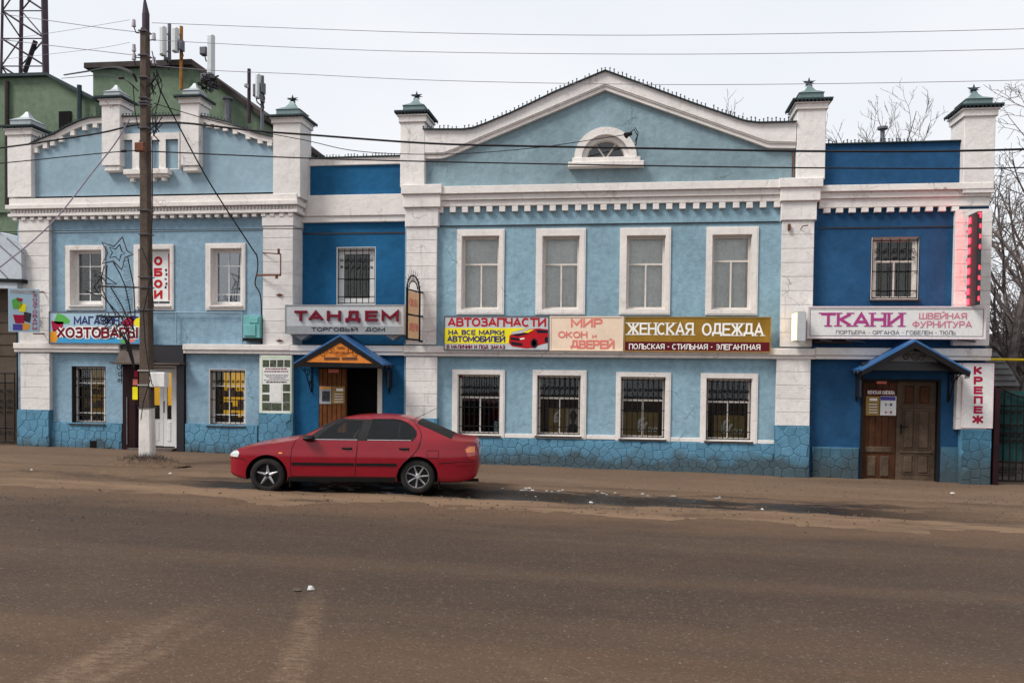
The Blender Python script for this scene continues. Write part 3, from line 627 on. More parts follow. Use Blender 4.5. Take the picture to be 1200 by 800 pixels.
# ================================================================== THE SETTING
def sheet_ground(name, x0, x1, y0, y1, nx, ny, dz, m, fn=None, thick=0):
    vs = []; fs = []
    for j in range(ny+1):
        for i in range(nx+1):
            x = x0+(x1-x0)*i/nx; y = y0+(y1-y0)*j/ny
            vs.append((x, y, zg(x)+dz+(fn(x, y) if fn else 0)))
    for j in range(ny):
        for i in range(nx):
            a = j*(nx+1)+i; fs.append((a, a+1, a+nx+2, a+nx+1))
    me = bpy.data.meshes.new(name); me.from_pydata(vs, [], fs); me.materials.append(MATS[m])
    for p in me.polygons: p.use_smooth = True
    o = bpy.data.objects.new(name, me); COL.objects.link(o); o['kind'] = 'structure'; return o
sheet_ground('ground', -300, 300, -60, 400, 120, 46, -.13, 'soil')
def nzf(x, y, s, o=0): return mn.noise(Vector((x*s+o, y*s, o*1.7)))
sheet_ground('road', -60, 60, -40, -5.4, 400, 90, 0.0, 'road_asphalt', lambda x, y: .006*nzf(x, y, .5)+.003*nzf(x, y, 2.2, 4))
def verge_h(x, y):
    t = (y+4.8); gut = -.05*math.exp(-(t/.35)**2)
    edge = .045*min(1, max(0, (y+7.1)/1.3))-.035
    return edge+gut+.028*nzf(x*.5, y, 1.1)+.016*nzf(x*.6, y, 3.4, 3)+.008*nzf(x, y, 9, 5)
sheet_ground('verge', -32, 32, -7.4, -3.2, 900, 70, .004, 'verge_dirt', verge_h)
def pav_h(x, y):
    return -.012-.10*max(0, (-3.35-y))*1.0+.012*nzf(x, y, .8)+.005*nzf(x, y, 4, 2)+.05*max(0, y+.9)*.3
sheet_ground('pavement', -32, 32, -4.1, .75, 500, 40, .0, 'pavement_dirty', pav_h)

# ================================================================== LEFT BUILDING (light blue, stepped gable)
LB = thing('shop_building', 'light blue two-storey shop with arched gable and white rusticated pilasters behind the concrete pole', 'building', (P(180, 500)[0], 0, 0))
xl0, xl1 = P(21, 380)[0], P(344, 380)[0]
zc = P(180, 256)[1]
holes = [RC(83, 293, 120, 357), RC(163, 292, 200, 358), RC(247.5, 291, 284, 358), RC(84, 429, 124, 496), RC(245, 432.5, 288, 498.5), RC(144, 404, 218, 540)]
h5 = list(holes[5]); h5[2] = -.6
skin(xl0, xl1, -.6, P(180, 228)[1], 0, holes[:5]+[tuple(h5)]).build('wall', 'wall_left', LB)
MB().box(xl0+.02, xl1+.5, .82, 9, -.6, P(180, 232)[1]).build('rear_wall', 'wall_left', LB)
MB().box(xl0, xl1-.1, .0, 9.2, P(180, 231)[1], P(180, 229)[1]).build('roof', 'crest_metal', LB)
# base
for (a, b, t) in ((57, 144, 495), (218, 303, 497)):
    r = RC(a, t, b, 530); bb = MB().box(r[0], r[1], -.045, -.001, -.5, r[3]).build('stone_base', 'base_joint', LB)
    if a == 57:
        v = RC(107.5, 516, 114.5, 526); MB().box(v[0], v[1], -.075, -.046, v[2], v[3]).build('vent_hole', 'inside_dark', bb)
    voronoi_stones(bb, r[0], r[1], zg(r[0])-.04, r[3], -.045, .21, 'base_stone')
for (a, b, t, d) in ((20, 57.5, 480, .16), (303, 343, 484, .13)):
    r = RC(a, t, b, 530, -d); bb = MB().box(r[0], r[1], -d, -.001, -.5, r[3]).build('stone_base', 'base_joint', LB)
    voronoi_stones(bb, r[0], r[1], zg(r[0])-.04, r[3], -d, .21, 'base_stone')
# pilasters
r = RC(22, 262, 57.5, 402, -.12); courses(LB, r[0], r[1], P(40, 402)[1], P(40, 257)[1], 0, .12)
PLx0, PLx1 = r[0], r[1]
r2 = RC(23, 413, 57, 480, -.12); courses(LB, PLx0+.03, PLx1, P(40, 480)[1], P(40, 413.5)[1], 0, .12)
r = RC(308, 266, 343, 402, -.12); courses(LB, r[0], r[1], P(325, 404)[1], P(325, 266)[1], 0, .12, side=.5)
MB().cbox(r[0]-.02, r[1]+.02, -.14, .5, P(325, 266)[1]+.002, P(325, 252)[1], .01).build('capital', 'white_plaster', LB)
PRx0, PRx1 = r[0], r[1]
r = RC(304, 414, 342, 484, -.1); MB().box(r[0], r[1], -.10, -.001, P(325, 484)[1], P(325, 415)[1]).build('pier', 'white_plaster', LB)
# middle band
zb0, zb1, zb2 = P(100, 413)[1], P(100, 409)[1], P(100, 402.5)[1]
for (a, b) in ((21.5, 144.5), (218.5, 343)):
    A, B = P(a, 405)[0], P(b, 405)[0]
    MB().cbox(A, B, -.15, -.001, zb0, zb1, .008).cbox(A, B, -.19, -.001, zb1+.001, zb2, .01).build('band', 'white_trim', LB)
# cornice
def zz(x, y, Y=0): return P(x, y, Y)[1]
z = [zz(180, q) for q in (257, 253, 249.5, 244.5, 239.5, 231.5)]
cornice(LB, P(20, 245)[0], P(344, 245)[0]+.05, 0, [(z[1], z[2], .19), (z[2]+.001, z[3], .14), (z[3]+.001, z[4], .24), (z[4]+.001, z[5], .16)], (z[0], z[1], .11, .225, .16), ends=.6)
# small brick teeth in the frieze, a few pixels each
mb = MB(); x = P(22, 245)[0]
while x < P(344, 245)[0]: mb.box(x, x+.045, -.175, -.139, z[2]+.01, z[3]-.012); x += .085
o = mb.build('frieze_teeth', 'white_plaster', LB); o['kind'] = 'stuff'
MB().box(PLx1, PRx0, -.02, -.001, zz(180, 271), zz(180, 269)).build('string_line', 'wall_gable_left', LB)
# gable
out = [(38, 171), (50, 165), (67, 158.5), (80, 151), (95, 144), (107, 140), (120, 139), (130, 139), (176, 138), (215, 137), (232, 137), (250, 140), (270, 145), (285, 151), (300, 157), (312, 160), (321, 162)]
o_ = [P(*q) for q in out]; base = zz(180, 231.5)
MB().prism([(o_[0][0], base)]+o_+[(o_[-1][0], base)][::1], 0, .25).build('gable', 'wall_gable_left', LB)
low = [(a, b-.13) for a, b in o_]
MB().strip(o_, low, -.09, -.001).build('coping', 'white_trim', LB)
sheet(LB, [(a, b+.002) for a, b in o_], -.15, .3)
crest(LB, [(a, b+.02) for a, b in o_], -.12)
dl = [(a, b-.131) for a, b in o_]; d0 = None
for (a, b) in zip(dl[:-1], dl[1:]):
    L = math.hypot(b[0]-a[0], b[1]-a[1]); n = max(1, round(L/.255))
    for k in range(n):
        x = a[0]+(b[0]-a[0])*(k+.3)/n; zt = a[1]+(b[1]-a[1])*(k+.3)/n
        if P(122, 160)[0]-.1 < x < P(232, 160)[0]: continue
        if d0 is None: d0 = MB().cbox(x, x+.12, -.085, -.001, zt-.10, zt+.03, .006).build('dentil', 'white_trim', LB); dx0, dz0 = x, zt
        else: clone(d0, x-dx0, 0, zt-dz0, LB)
r = RC(141, 157, 212, 200); rr = [RC(142.5, 165, 157, 199), RC(165, 165, 176, 199), RC(180, 165, 188, 199), RC(196, 164, 210.5, 199)]
pn = skin(r[0], r[1], r[2], r[3], -.07, [(q[0], q[1], r[2]+.02, q[3]) for q in rr]); pn.v = [(v[0], min(v[1], -.002), v[2]) for v in pn.v]
pn.build('niche_frame', 'white_trim', LB)
s = RC(150, 200, 202, 206); mb = MB().cbox(s[0], s[1], -.2, -.001, s[2], s[3], .01).cbox(s[0]+.05, s[1]-.05, -.15, -.001, s[2]-.06, s[2]-.001, .01); sh = mb.build('niche_sill', 'white_trim', LB)
b0 = MB().cbox(s[0]+.12, s[0]+.22, -.12, -.001, s[2]-.15, s[2]-.061, .01).build('corbel', 'white_trim', sh)
for k in (1, 2, 3): clone(b0, (s[1]-s[0]-.34)*k/3, 0, 0, sh)
pl = finial_pillar(LB, (8.5, 157, 36.5, 231), (6, 148, 50, 157), (30, 131), None, -.14, .62, 'roof_metal_light')
mp1 = finial_pillar(LB, (119, 122, 140.5, 194), (113, 114, 146, 122), (134, 100), None, -.2, .5, 'roof_metal_light')
mp2 = finial_pillar(LB, (211.5, 120, 233, 194), (205, 113, 240, 120), (224, 98), None, -.2, .5, 'roof_metal_light')
for px in (130, 222):
    s = RC(px-10, 194, px+11, 199, -.2); MB().cbox(s[0]+.03, s[1]-.03, -.17, -.001, s[2]-.03, s[3]-.002, .02).build('pillar_foot', 'white_trim', LB)
finial_pillar(LB, (320, 143, 352, 231), (317, 136, 357, 143), (340, 118), True, -.14, .68)
# windows
window(LB, (83, 293, 120, 357.5), 0, (77.5, 287.5, 123.5, 363.5), 'six', 'pvc', 'inside_dark', 'glass_dusty', sill='white_trim', inner=(90, 295, 121, 355))
wn2, f2, yb2 = window(LB, (163, 292, 200, 358), 0, (157.5, 286.5, 204, 363.5), 'six', 'pvc', 'inside_dark', 'glass_dusty', sill='white_trim')
window(LB, (247.5, 291, 284, 358), 0, (241.5, 285, 288, 363.5), 'six', 'pvc', 'inside_dark', 'glass_sky', sill='white_trim', inner=(252.5, 294, 284, 356))
window(LB, (84, 429, 124, 496), 0, None, 'six', 'pvc', 'room_dim', 'glass', (8, 'black_iron'), inner=(87, 430, 124, 495), lining='brown_trim')
window(LB, (245, 432.5, 288, 498.5), 0, None, 'six', 'pvc', 'room', 'glass', (8, 'black_iron'), inner=(249, 434, 288, 497), lining='white_trim')
# entrance recess, posts and door
r = RC(144, 404, 218, 530); X0, X1, Z0, Z1 = r; Z0 = zg(X0)-.3
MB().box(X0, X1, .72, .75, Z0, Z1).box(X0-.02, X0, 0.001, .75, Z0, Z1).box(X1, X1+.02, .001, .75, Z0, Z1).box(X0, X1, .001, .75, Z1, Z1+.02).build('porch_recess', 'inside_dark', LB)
cz = zz(180, 426)
MB().box(X0, X1, -.12, .6, cz+.02, Z1-.02).build('porch_box', 'led_case', LB)
mb = MB().box(X0-.05, X1+.02, -.35, .1, cz-.02, cz+.02); mb.add([(X0+.02, -.13, Z1-.1), (X0+.02, -.34, cz+.02), (X1-.75, -.34, cz+.02), (X1-1.1, -.13, Z1-.1)], [(0, 1, 2, 3)])
mb.build('porch_awning', 'shed_brown', LB)
r = RC(144.5, 427, 160, 530, -.02); MB().cbox(r[0], r[1], -.06, .12, Z0, cz-.025, .01).build('porch_post', 'post_maroon', LB)
MB().box(r[0]+.12, r[0]+.14, -.085, -.061, zz(150, 520), zz(150, 465)).build('post_strip', 'antenna_grey', LB)
r = RC(207.5, 427, 217.5, 530, -.02); MB().cbox(r[0], r[1]-.02, -.06, .5, Z0, cz-.025, .01).build('porch_post', 'led_case', LB)
yd = .25; dr = RC(160, 428, 207, 526, yd)
door = MB().ring((dr[0], dr[1], Z0, dr[3]), (dr[0]+.06, dr[1]-.05, Z0+.3, dr[3]-.06), yd, yd+.1).build('door', 'pvc', LB)
mid = P(191, 470, yd)[0]
for (a, b) in ((dr[0]+.06, mid), (mid+.01, dr[1]-.05)):
    zt_, zm_, zb_ = dr[3]-.08, P(190, 491, yd)[1], zg(a)+.08
    MB().ring((a, b, zb_, zt_), (a+.09, b-.09, zm_, zt_-.1), yd+.01, yd+.06).build('door_leaf', 'pvc', door)
    MB().cbox(a+.10, b-.10, yd-.002, yd+.012, zb_+.12, zm_-.06, .012).build('door_panel', 'pvc', door)
    MB().box(a+.08, b-.08, yd+.03, yd+.036, zm_-.01, zt_-.09).build('pane', 'glass', door)
    zk = P(190, 475, yd)[1]
    MB().box(a+.02, b-.02, yd+.12, yd+.14, zk, zt_).build('lit_interior', 'lit_yellow', door); MB().box(a+.02, b-.02, yd+.12, yd+.14, zb_, zk-.002).build('dark_interior', 'inside_dark', door)
MB().tube([(mid+.06, yd-.05, zz(190, 484)), (mid+.06, yd-.05, zz(190, 470))], .012, 6).build('handle', 'black_iron', door)
MB().box(dr[0], dr[1]+.1, -.15, yd, Z0, zg(dr[0])+.045).build('door_step', 'shed_brown', LB)

# ================================================================== LINK (dark blue, two shops wide between)
LK = thing('shop_building', 'narrow dark blue bay with one upstairs window between the two light blue facades', 'building', (P(405, 500)[0], 0, 0))
YL = .48
xk0, xk1 = PRx1-.05, P(475, 380)[0]+.05
h_up = RC(394.5, 289.5, 440, 357, YL)
zk0, zk1 = zz(400, 404, 0), zz(400, 184, YL)
skin(xk0, xk1+.2, zk0, zk1, YL, [h_up]).build('wall', 'wall_dark', LK)
hd = RC(373, 431, 448, 540); hd = (hd[0], hd[1], -.6, hd[3])
skin(P(342.5, 460)[0], P(474.5, 460)[0], -.6, zk0, .02, [hd]).build('wall', 'wall_dark', LK)
MB().box(xk0+.2, xk1, .85, 9, -.6, zk1-.4).build('rear_wall', 'wall_dark', LK)
MB().box(xk0, xk1, YL+.1, 9.2, zk1-.38, zk1-.3).build('roof', 'crest_metal', LK)
MB().box(xk0+.25, xk1-.2, .0, YL-.001, zk0-.02, zk0+.015).build('ledge', 'crest_metal', LK)
a, b = P(343, 405)[0], P(475, 405)[0]
MB().cbox(a, b, -.15, .019, zb0-.01, zb1-.01, .008).cbox(a, b, -.19, .019, zb1-.009, zb2-.01, .01).build('band', 'white_trim', LK)
a, b = P(358, 240, YL)[0]-.2, P(470, 240, YL)[0]+.3
zl = [zz(410, q, YL) for q in (261, 254, 229.5)]
MB().cbox(a, b, YL-.10, YL-.001, zl[0], zl[1], .01).cbox(a, b, YL-.14, YL-.001, zl[1]+.001, zl[2], .01).build('band', 'white_trim', LK)
MB().cbox(a, b, YL-.05, YL+.4, zz(410, 194, YL), zz(410, 185.5, YL), .01).build('coping', 'white_trim', LK)
sheet(LK, [(a, zz(410, 185.5, YL)+.001), (b, zz(410, 185, YL))], YL-.09, YL+.45); crest(LK, [(a, zz(410, 185.5, YL)+.02), (b, zz(410, 185, YL)+.02)], YL-.07)
MB().box(a, b, YL-.012, YL-.001, zz(410, 274.5, YL), zz(410, 272.5, YL)).build('string_line', 'led_case', LK)
window(LK, (394.5, 289.5, 440, 357), YL, None, 'two', 'pvc', 'curtain_dark', 'glass', (7, 'black_iron'), lining='pvc', inner=(400, 294, 437, 353), sill=False, fw=.075)
# near-black panels lining the recess behind the door opening
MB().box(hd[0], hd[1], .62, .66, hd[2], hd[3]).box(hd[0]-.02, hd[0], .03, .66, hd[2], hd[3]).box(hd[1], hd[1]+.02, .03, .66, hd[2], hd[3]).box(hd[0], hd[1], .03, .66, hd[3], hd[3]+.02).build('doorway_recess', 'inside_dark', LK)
dl_ = RC(373, 431, 406, 528, .06); door = MB().box(dl_[0], dl_[1], .06, .11, zg(dl_[0]), dl_[3]-.01).build('door', 'wood_orange', LK)
n = 6
b0 = MB().cbox(dl_[0]+.01, dl_[0]+(dl_[1]-dl_[0])/n-.004, .035, .0595, zg(dl_[0])+.05, dl_[3]-.02, .012).build('plank', 'wood_orange', door)
for k in range(1, n): clone(b0, (dl_[1]-dl_[0]-.004)*k/n, 0, 0, door)
q = RC(385, 432.5, 397, 436.5, .03); MB().box(q[0], q[1], .02, .034, q[2], q[3]).build('door_plate', 'lett_salmon', door)
r = RC(442.5, 431, 448, 540, .03); MB().cbox(r[0], r[1], -.01, .05, r[2]+.2, r[3]-.01, .01).build('door_jamb', 'old_frame', LK)
MB().box(hd[0]-.3, hd[1]+.2, -.4, .019, -.5, zg(0)+.10).build('door_step', 'shed_brown', LK)

# ================================================================== CENTRE BUILDING
CB = thing('shop_building', 'light blue central building with broad pointed gable, lunette and eight white-framed windows', 'building', (P(715, 500)[0], 0, 0))
cx0, cx1 = P(474, 380)[0], P(950.5, 380)[0]
UW = [((541, 276.5, 585, 362.5), (535.5, 268.7, 591, 368.5)), ((635.5, 276.5, 679, 362.5), (628, 267.6, 686, 368.6)),
      ((734, 276, 779.5, 362.5), (726, 266.8, 785.7, 368.8)), ((834, 275, 880.5, 363), (827, 265.7, 888, 369.2))]
LW = [((536.4, 438.5, 586, 509.5), (530, 433, 591.5, 512.5)), ((629, 439.5, 680.6, 510.5), (624, 433.4, 687, 513.5)),
      ((727, 441.3, 779.8, 514), (721.5, 436, 785.8, 516.8)), ((827, 443, 881, 516.5), (820.5, 437.2, 887.5, 520.5))]
zgab = zz(715, 217.5)
skin(cx0, cx1, -.7, zgab, 0, [RC(*u[0]) for u in UW+LW]).build('wall', 'wall_light', CB)
MB().box(cx0+.02, cx1-.02, .82, 10, -.7, zgab+.1).build('rear_wall', 'wall_light', CB)
MB().prism([(cx0, zgab-.3), (cx1, zgab-.3), ((cx0+cx1)/2, zz(710, 110))], .3, 10).build('roof', 'crest_metal', CB)
for i, (o_, s_) in enumerate(UW):
    window(CB, o_, 0, s_, 'T', 'old_frame', 'curtain_grey', 'glass_dusty', tr=.37 if i < 3 else .33, sill=False, reveal=.13, lining='white_trim')
for i, (o_, s_) in enumerate(LW):
    wn_, f_, yb_ = window(CB, o_, 0, s_, 'T', 'old_frame', 'inside_dark', 'glass', (9, 'black_iron'), tr=.37, reveal=.17, sill='brown_trim', backd=.3, lining='white_trim')
    W = f_[1]-f_[0]; H = f_[3]-f_[2]; yy = .17+.075
    if i in (1, 2, 3):
        a, b, c = {1: (.25, .66, .46), 2: (.05, .86, .42), 3: (.2, .9, .40)}[i]
        pb = MB().box(f_[0]+W*a, f_[0]+W*b, yy, yy+.01, f_[2]+.03, f_[2]+H*c).build('window_poster', 'print_gold', wn_)
        if i > 1: text('Gr', f_[0]+W*.34, f_[0]+W*.58, f_[2]+H*.1, f_[2]+H*.34, yy-.003, 'lett_white', wn_, shear=.3); text('cia', f_[0]+W*.60, f_[0]+W*.82, f_[2]+H*.1, f_[2]+H*.22, yy-.003, 'lett_white', wn_, shear=.3)
        else: text('Gr', f_[0]+W*.34, f_[0]+W*.5, f_[2]+H*.2, f_[2]+H*.4, yy-.003, 'lett_white', wn_, shear=.3)
    if i == 1:
        bx, bz = f_[0]+W*.82, f_[2]
        MB().box(bx-W*.16, bx+W*.14, yy+.002, yy+.012, bz+.03, bz+H*.46).build('portrait_poster', 'print_skin', wn_)
        MB().prism([(bx-W*.14, bz+.05), (bx+W*.13, bz+.05), (bx+W*.1, bz+H*.16), (bx+.03, bz+H*.2), (bx+.05, bz+H*.24), (bx+W*.1, bz+H*.33), (bx+.04, bz+H*.41), (bx-.03, bz+H*.42), (bx-W*.08, bz+H*.33), (bx-.03, bz+H*.2), (bx-W*.11, bz+H*.15)], yy-.002, yy+.001).build('portrait_print', 'print_dark', wn_)
    if i == 0:
        MB().box(f_[1]-.16, f_[1]-.08, yy, yy+.04, f_[2]+.03, f_[2]+.30).build('window_goods', 'print_sky', wn_)
        MB().cyl((f_[0]+.035, f_[3]-.04), .025, yy-.1, yy-.06, 10).build('alarm_lamp', 'lett_red', wn_)
# strips joining the lower surrounds
for (a, b, y_) in ((591.5, 624, 508), (687, 721.5, 509.5), (785.8, 820.5, 512.5), (887.5, 908.5, 515.5), (512.5, 530, 507)):
    A, B = P(a, y_)[0]+.003, P(b, y_)[0]-.003; MB().cbox(A, B, -.03, -.001, zz((a+b)/2, y_+5), zz((a+b)/2, y_), .008).build('sill_strip', 'white_trim', CB)
# base
r = RC(512, 515.5, 908.5, 560); r = (r[0], r[1], -.6, zz(715, 515.5)); bb = MB().box(r[0], r[1], -.04, -.001, -.7, r[3]).build('stone_base', 'base_joint', CB)
voronoi_stones(bb, r[0], r[1], zg(r[1])-.06, r[3], -.04, .21, 'base_stone')
for (a, b, t) in ((475, 512, 490), (908, 948.5, 499)):
    r = RC(a, t, b, 560, -.16); bb = MB().box(r[0], r[1], -.16, -.001, -.7, r[3]).build('stone_base', 'base_joint', CB)
    voronoi_stones(bb, r[0], r[1], zg(r[1])-.06, r[3], -.16, .22, 'base_stone')
# pilasters
for (a, b, t, bt, lo0, lo1) in ((476, 511.5, 267, 404, 475.5, 512), (915.3, 953, 259.5, 406.5, 909.5, 949.5)):
    m_ = (a+b)/2; r = RC(a, t, b, bt, -.12); courses(CB, r[0], r[1], zz(m_, bt), zz(m_, t), 0, .12)
    q = RC(lo0, 420, lo1, 490, -.12); courses(CB, q[0], q[1], zz(m_, 490 if a < 600 else 498.5), zz(m_, 418 if a < 600 else 420), 0, .12, .29)
    MB().cbox(r[0]-.03, r[1]+.04, -.16, .3, zz(m_, t)+.002, zz(m_, t-22), .012).build('capital', 'white_plaster', CB)
    MB().cbox(r[0]-.06, r[1]+.10, -.22, .3, zz(m_, t-22)+.002, zz(m_, t-37), .012).cbox(r[0]-.10, r[1]+.14, -.27, .3, zz(m_, t-37)+.002, zz(m_, t-48), .012).build('capital', 'white_trim', CB)
z1_, z2_, z3_ = zz(720, 419), zz(720, 415), zz(720, 407)
A, B = P(475, 412)[0], P(953.5, 412)[0]
MB().cbox(A, B, -.15, -.001, z1_, z2_, .008).cbox(A, B, -.20, -.001, z2_+.001, z3_, .012).build('band', 'white_trim', CB)
# cornice
z = [zz(712, q) for q in (247, 240, 233, 231.5, 226, 224.5, 217)]
r = P(513.5, 245)[0], P(913.5, 240)[0]
cornice(CB, r[0]+.0, r[1], 0, [(z[1], z[2], .10), (z[2]+.001, z[4], .15), (z[4]+.001, z[6], .22)], (z[0], z[1], .137, .283, .095))
MB().box(r[0], r[1], -.03, -.001, zz(712, 263.2), zz(712, 262)).build('string_line', 'led_case', CB)
# gable
top = [(498, 154.5), (520, 154.6), (545, 154.6), (556, 153), (570, 148), (600, 135.5), (650, 111.5), (709.5, 86.5), (752, 102), (812, 124.5), (860, 141), (872, 145), (887, 147), (932, 146)]
gro = [(498, 181), (515, 181), (522, 180.5), (535, 175.5), (548, 169.5), (570, 160), (600, 147.5), (650, 126.5), (709.5, 101), (752, 116), (812, 137), (860, 154), (872, 158), (900, 168), (932, 168.5)]
inn = [(498, 187), (515, 187), (522, 186), (535, 181), (548, 175.5), (570, 166), (600, 153.5), (650, 132.5), (709.5, 107), (752, 122), (812, 143), (860, 160), (872, 164.2), (900, 174.5), (932, 174.8)]
def resam(pl, n=90):
    xs = [498+(932-498)*k/n for k in range(n+1)]; xs = sorted(set(xs+[709.5]))
    r_ = []
    for x in xs:
        for (a, b) in zip(pl[:-1], pl[1:]):
            if a[0]-1e-6 <= x <= b[0]+1e-6: r_.append((x, a[1]+(b[1]-a[1])*(x-a[0])/(b[0]-a[0]))); break
    return [P(*q) for q in r_]
top, gro, inn = resam(top), resam(gro), resam(inn)
for a in (top, gro, inn):
    for k in range(len(a)): a[k] = (top[k][0], a[k][1])
lc = P(709.5, 186); lr = (P(744, 186)[0]-P(675, 186)[0])/2*.82
mid = min(range(len(top)), key=lambda k: abs(top[k][0]-lc[0])); ztop_ = [t[1]-.03 for t in top]
arc = [(lc[0]+lr*math.cos(math.pi*k/16), lc[1]+lr*.98*math.sin(math.pi*k/16)) for k in range(17)]
left = [(top[0][0], zgab-.02), (lc[0], zgab-.02), (lc[0], lc[1]-.08), (lc[0]-lr, lc[1]-.08)]+[(x, z_) for x, z_ in arc[::-1][:9]]+[(lc[0], ztop_[mid])]+[(top[k][0], ztop_[k]) for k in range(mid-1, -1, -1)]
right = [(top[-1][0], zgab-.02), (lc[0], zgab-.02), (lc[0], lc[1]-.08), (lc[0]+lr, lc[1]-.08)]+[(x, z_) for x, z_ in arc[:9]]+[(lc[0], ztop_[mid])]+[(top[k][0], ztop_[k]) for k in range(mid+1, len(top))]
MB().prism(left, 0, .3).prism(right, 0, .3).build('gable', 'wall_gable', CB)
MB().strip(top, [(a, b+.002) for a, b in gro], -.15, -.001).build('gable_moulding', 'white_plaster', CB)
MB().strip(gro, inn, -.10, -.001).strip(gro, [(a, b-.03) for a, b in gro], -.13, -.101).build('gable_moulding', 'white_trim', CB)
sheet(CB, [(a, b+.002) for a, b in top], -.22, .35)
crest(CB, [(a, b+.02) for a, b in top if a < lc[0]+.01], -.18, .085, .08); crest(CB, [(a, b+.02) for a, b in top if a > lc[0]-.01], -.18, .14, .10)
# lunette
lu = MB()
def arcstrip(mb, r0, r1, y0, y1, cz=lc[1], n=20):
    p0 = [(lc[0]+r0*math.cos(math.pi*k/n), cz+r0*.98*math.sin(math.pi*k/n)) for k in range(n+1)]; p1 = [(lc[0]+r1*math.cos(math.pi*k/n), cz+r1*.98*math.sin(math.pi*k/n)) for k in range(n+1)]
    mb.strip(p1, p0, y0, y1)
RO = (P(746, 186)[0]-P(673, 186)[0])/2
arcstrip(lu, lr*.98, RO, -.10, .05)
lun = lu.build('lunette', 'white_trim', CB)
mb = MB(); arcstrip(mb, lr*.80, lr*.975, .02, .18); mb.build('arch_reveal', 'white_plaster', lun)
wr = lr*.80
arcpts = [(lc[0]+wr*math.cos(math.pi*k/16), lc[1]+wr*.97*math.sin(math.pi*k/16)) for k in range(17)]
MB().prism([(lc[0]+lr*.98*math.cos(math.pi*k/16), lc[1]+lr*.98*math.sin(math.pi*k/16)) for k in range(17)], .16, .20).build('arch_infill', 'white_plaster', lun)
MB().prism(arcpts, .140, .150).build('pane', 'glass_dark', lun); MB().prism(arcpts, .151, .159).build('dark_interior', 'inside_dark', lun)
mb = MB()
for a in (58, 122):
    mb.tube([(lc[0], .13, lc[1]+.02), (lc[0]+math.cos(R(a))*wr*.97, .13, lc[1]+math.sin(R(a))*wr*.95)], .018, 4)
mb.tube([(x, .135, z_) for x, z_ in arcpts], .02, 5); mb.box(lc[0]-wr, lc[0]+wr, .11, .15, lc[1]-.01, lc[1]+.03); mb.build('muntin', 'old_frame', lun)
s1 = RC(671, 185.7, 750.5, 191); s2 = RC(666.5, 191.5, 754.5, 197.5)
MB().cbox(s1[0], s1[1], -.14, .2, s1[2], s1[3], .01).build('lunette_sill', 'white_trim', CB); MB().cbox(s2[0], s2[1], -.22, -.001, s2[2], s2[3], .012).build('lunette_sill', 'white_trim', CB)
# pillars with star finials
finial_pillar(CB, (469, 142, 497.5, 219), (465, 131, 508, 142), (487.5, 113.5), True, -.16, .72)
finial_pillar(CB, (934, 127, 967.5, 210), (925, 117, 972, 127), (947.5, 97.5), True, -.16, .75)
q = P(929, 178)[0]; MB().tube([(q, -.04, zz(929, 208)), (q, -.04, zz(929, 178))], .018, 5).build('drain_pipe', 'rust_iron', CB)
# rusty brackets left on the right pilaster
MB().box(P(923, 265, -.12)[0], P(926, 265, -.12)[0], -.19, -.121, zz(924, 271), zz(924, 264)).tube([(P(938, 270, -.12)[0], -.125, zz(938, 270)), (P(940, 267, -.12)[0], -.2, zz(940, 266.5)), (P(946, 267, -.12)[0], -.22, zz(946, 266))], .012, 4).build('rusty_bracket', 'rust_iron', CB)

# ================================================================== RIGHT BUILDING
RB = thing('shop_building', 'dark blue corner bay with white toothed cornice and double wooden door', 'building', (P(1060, 500)[0], 0, 0))
rx0, rx1 = cx1, P(1157, 380)[0]
hw = RC(1021, 277.5, 1077.5, 351); hdr = RC(1008.5, 444, 1101.5, 600); hdr = (hdr[0], hdr[1], -.7, hdr[3])
ztp = zz(1045, 168, .06)
skin(rx0-.3, rx1, -.7, ztp, .06, [hw, hdr]).build('wall', 'wall_navy', RB)
MB().box(rx0, rx1-.02, .87, 10, -.7, ztp-.6).build('rear_wall', 'wall_navy', RB)
MB().box(rx0-.2, rx1, .3, 10.2, ztp-.62, ztp-.55).build('roof', 'crest_metal', RB)
sheet(RB, [(P(965, 167)[0], ztp+.002), (P(1130, 165)[0], ztp+.004)], 0, .5); crest(RB, [(P(967, 167)[0], ztp+.02), (P(1078, 165)[0], ztp+.02)], .02, .075, .075)
A, B = P(961, 235)[0], P(1121, 235)[0]; z = [zz(1050, q, .06) for q in (249, 243.5, 233, 231.5, 225.5, 218)]
cornice(RB, A, P(1158, 235)[0], .06, [(z[1], z[2], .10), (z[2]+.001, z[4], .15), (z[4]+.001, z[5], .22)], None, ends=.2)
d0 = None; n = 11
for k in range(n):
    x = P(965, 245)[0]+k*(P(1115, 245)[0]-P(965, 245)[0])/(n-1)
    if d0 is None: d0 = MB().cbox(x, x+.143, -.035, .059, z[0], z[1]-.001, .006).build('dentil', 'white_trim', RB); dx0 = x
    else: clone(d0, x-dx0, 0, random.uniform(-.004, .004), RB)
MB().box(A, B, .045, .059, zz(1050, 266.6), zz(1050, 265)).build('string_line', 'led_case', RB)
r = RC(1118.5, 249, 1156, 405, -.1); courses(RB, r[0], rx1+.01, zz(1137, 405), zz(1137, 246), .06, .16); RPx0 = r[0]
q = RC(1120, 428, 1158, 500, -.1)
MB().cbox(q[0]+.02, rx1, -.10, .059, zz(1140, 503), zz(1140, 425.5), .01).build('pier', 'white_plaster', RB)
z1_, z2_, z3_ = zz(1050, 421.5), zz(1050, 417), zz(1050, 408)
A, B = P(953.5, 412)[0]+.005, rx1+.03
MB().cbox(A, B, -.15, .059, z1_, z2_, .008).cbox(A, B, -.20, .059, z2_+.001, z3_, .012).build('band', 'white_trim', RB)
finial_pillar(RB, (1129.5, 135.5, 1166, 226), (1116, 124, 1168, 135), (1142, 105), True, -.145, .78)
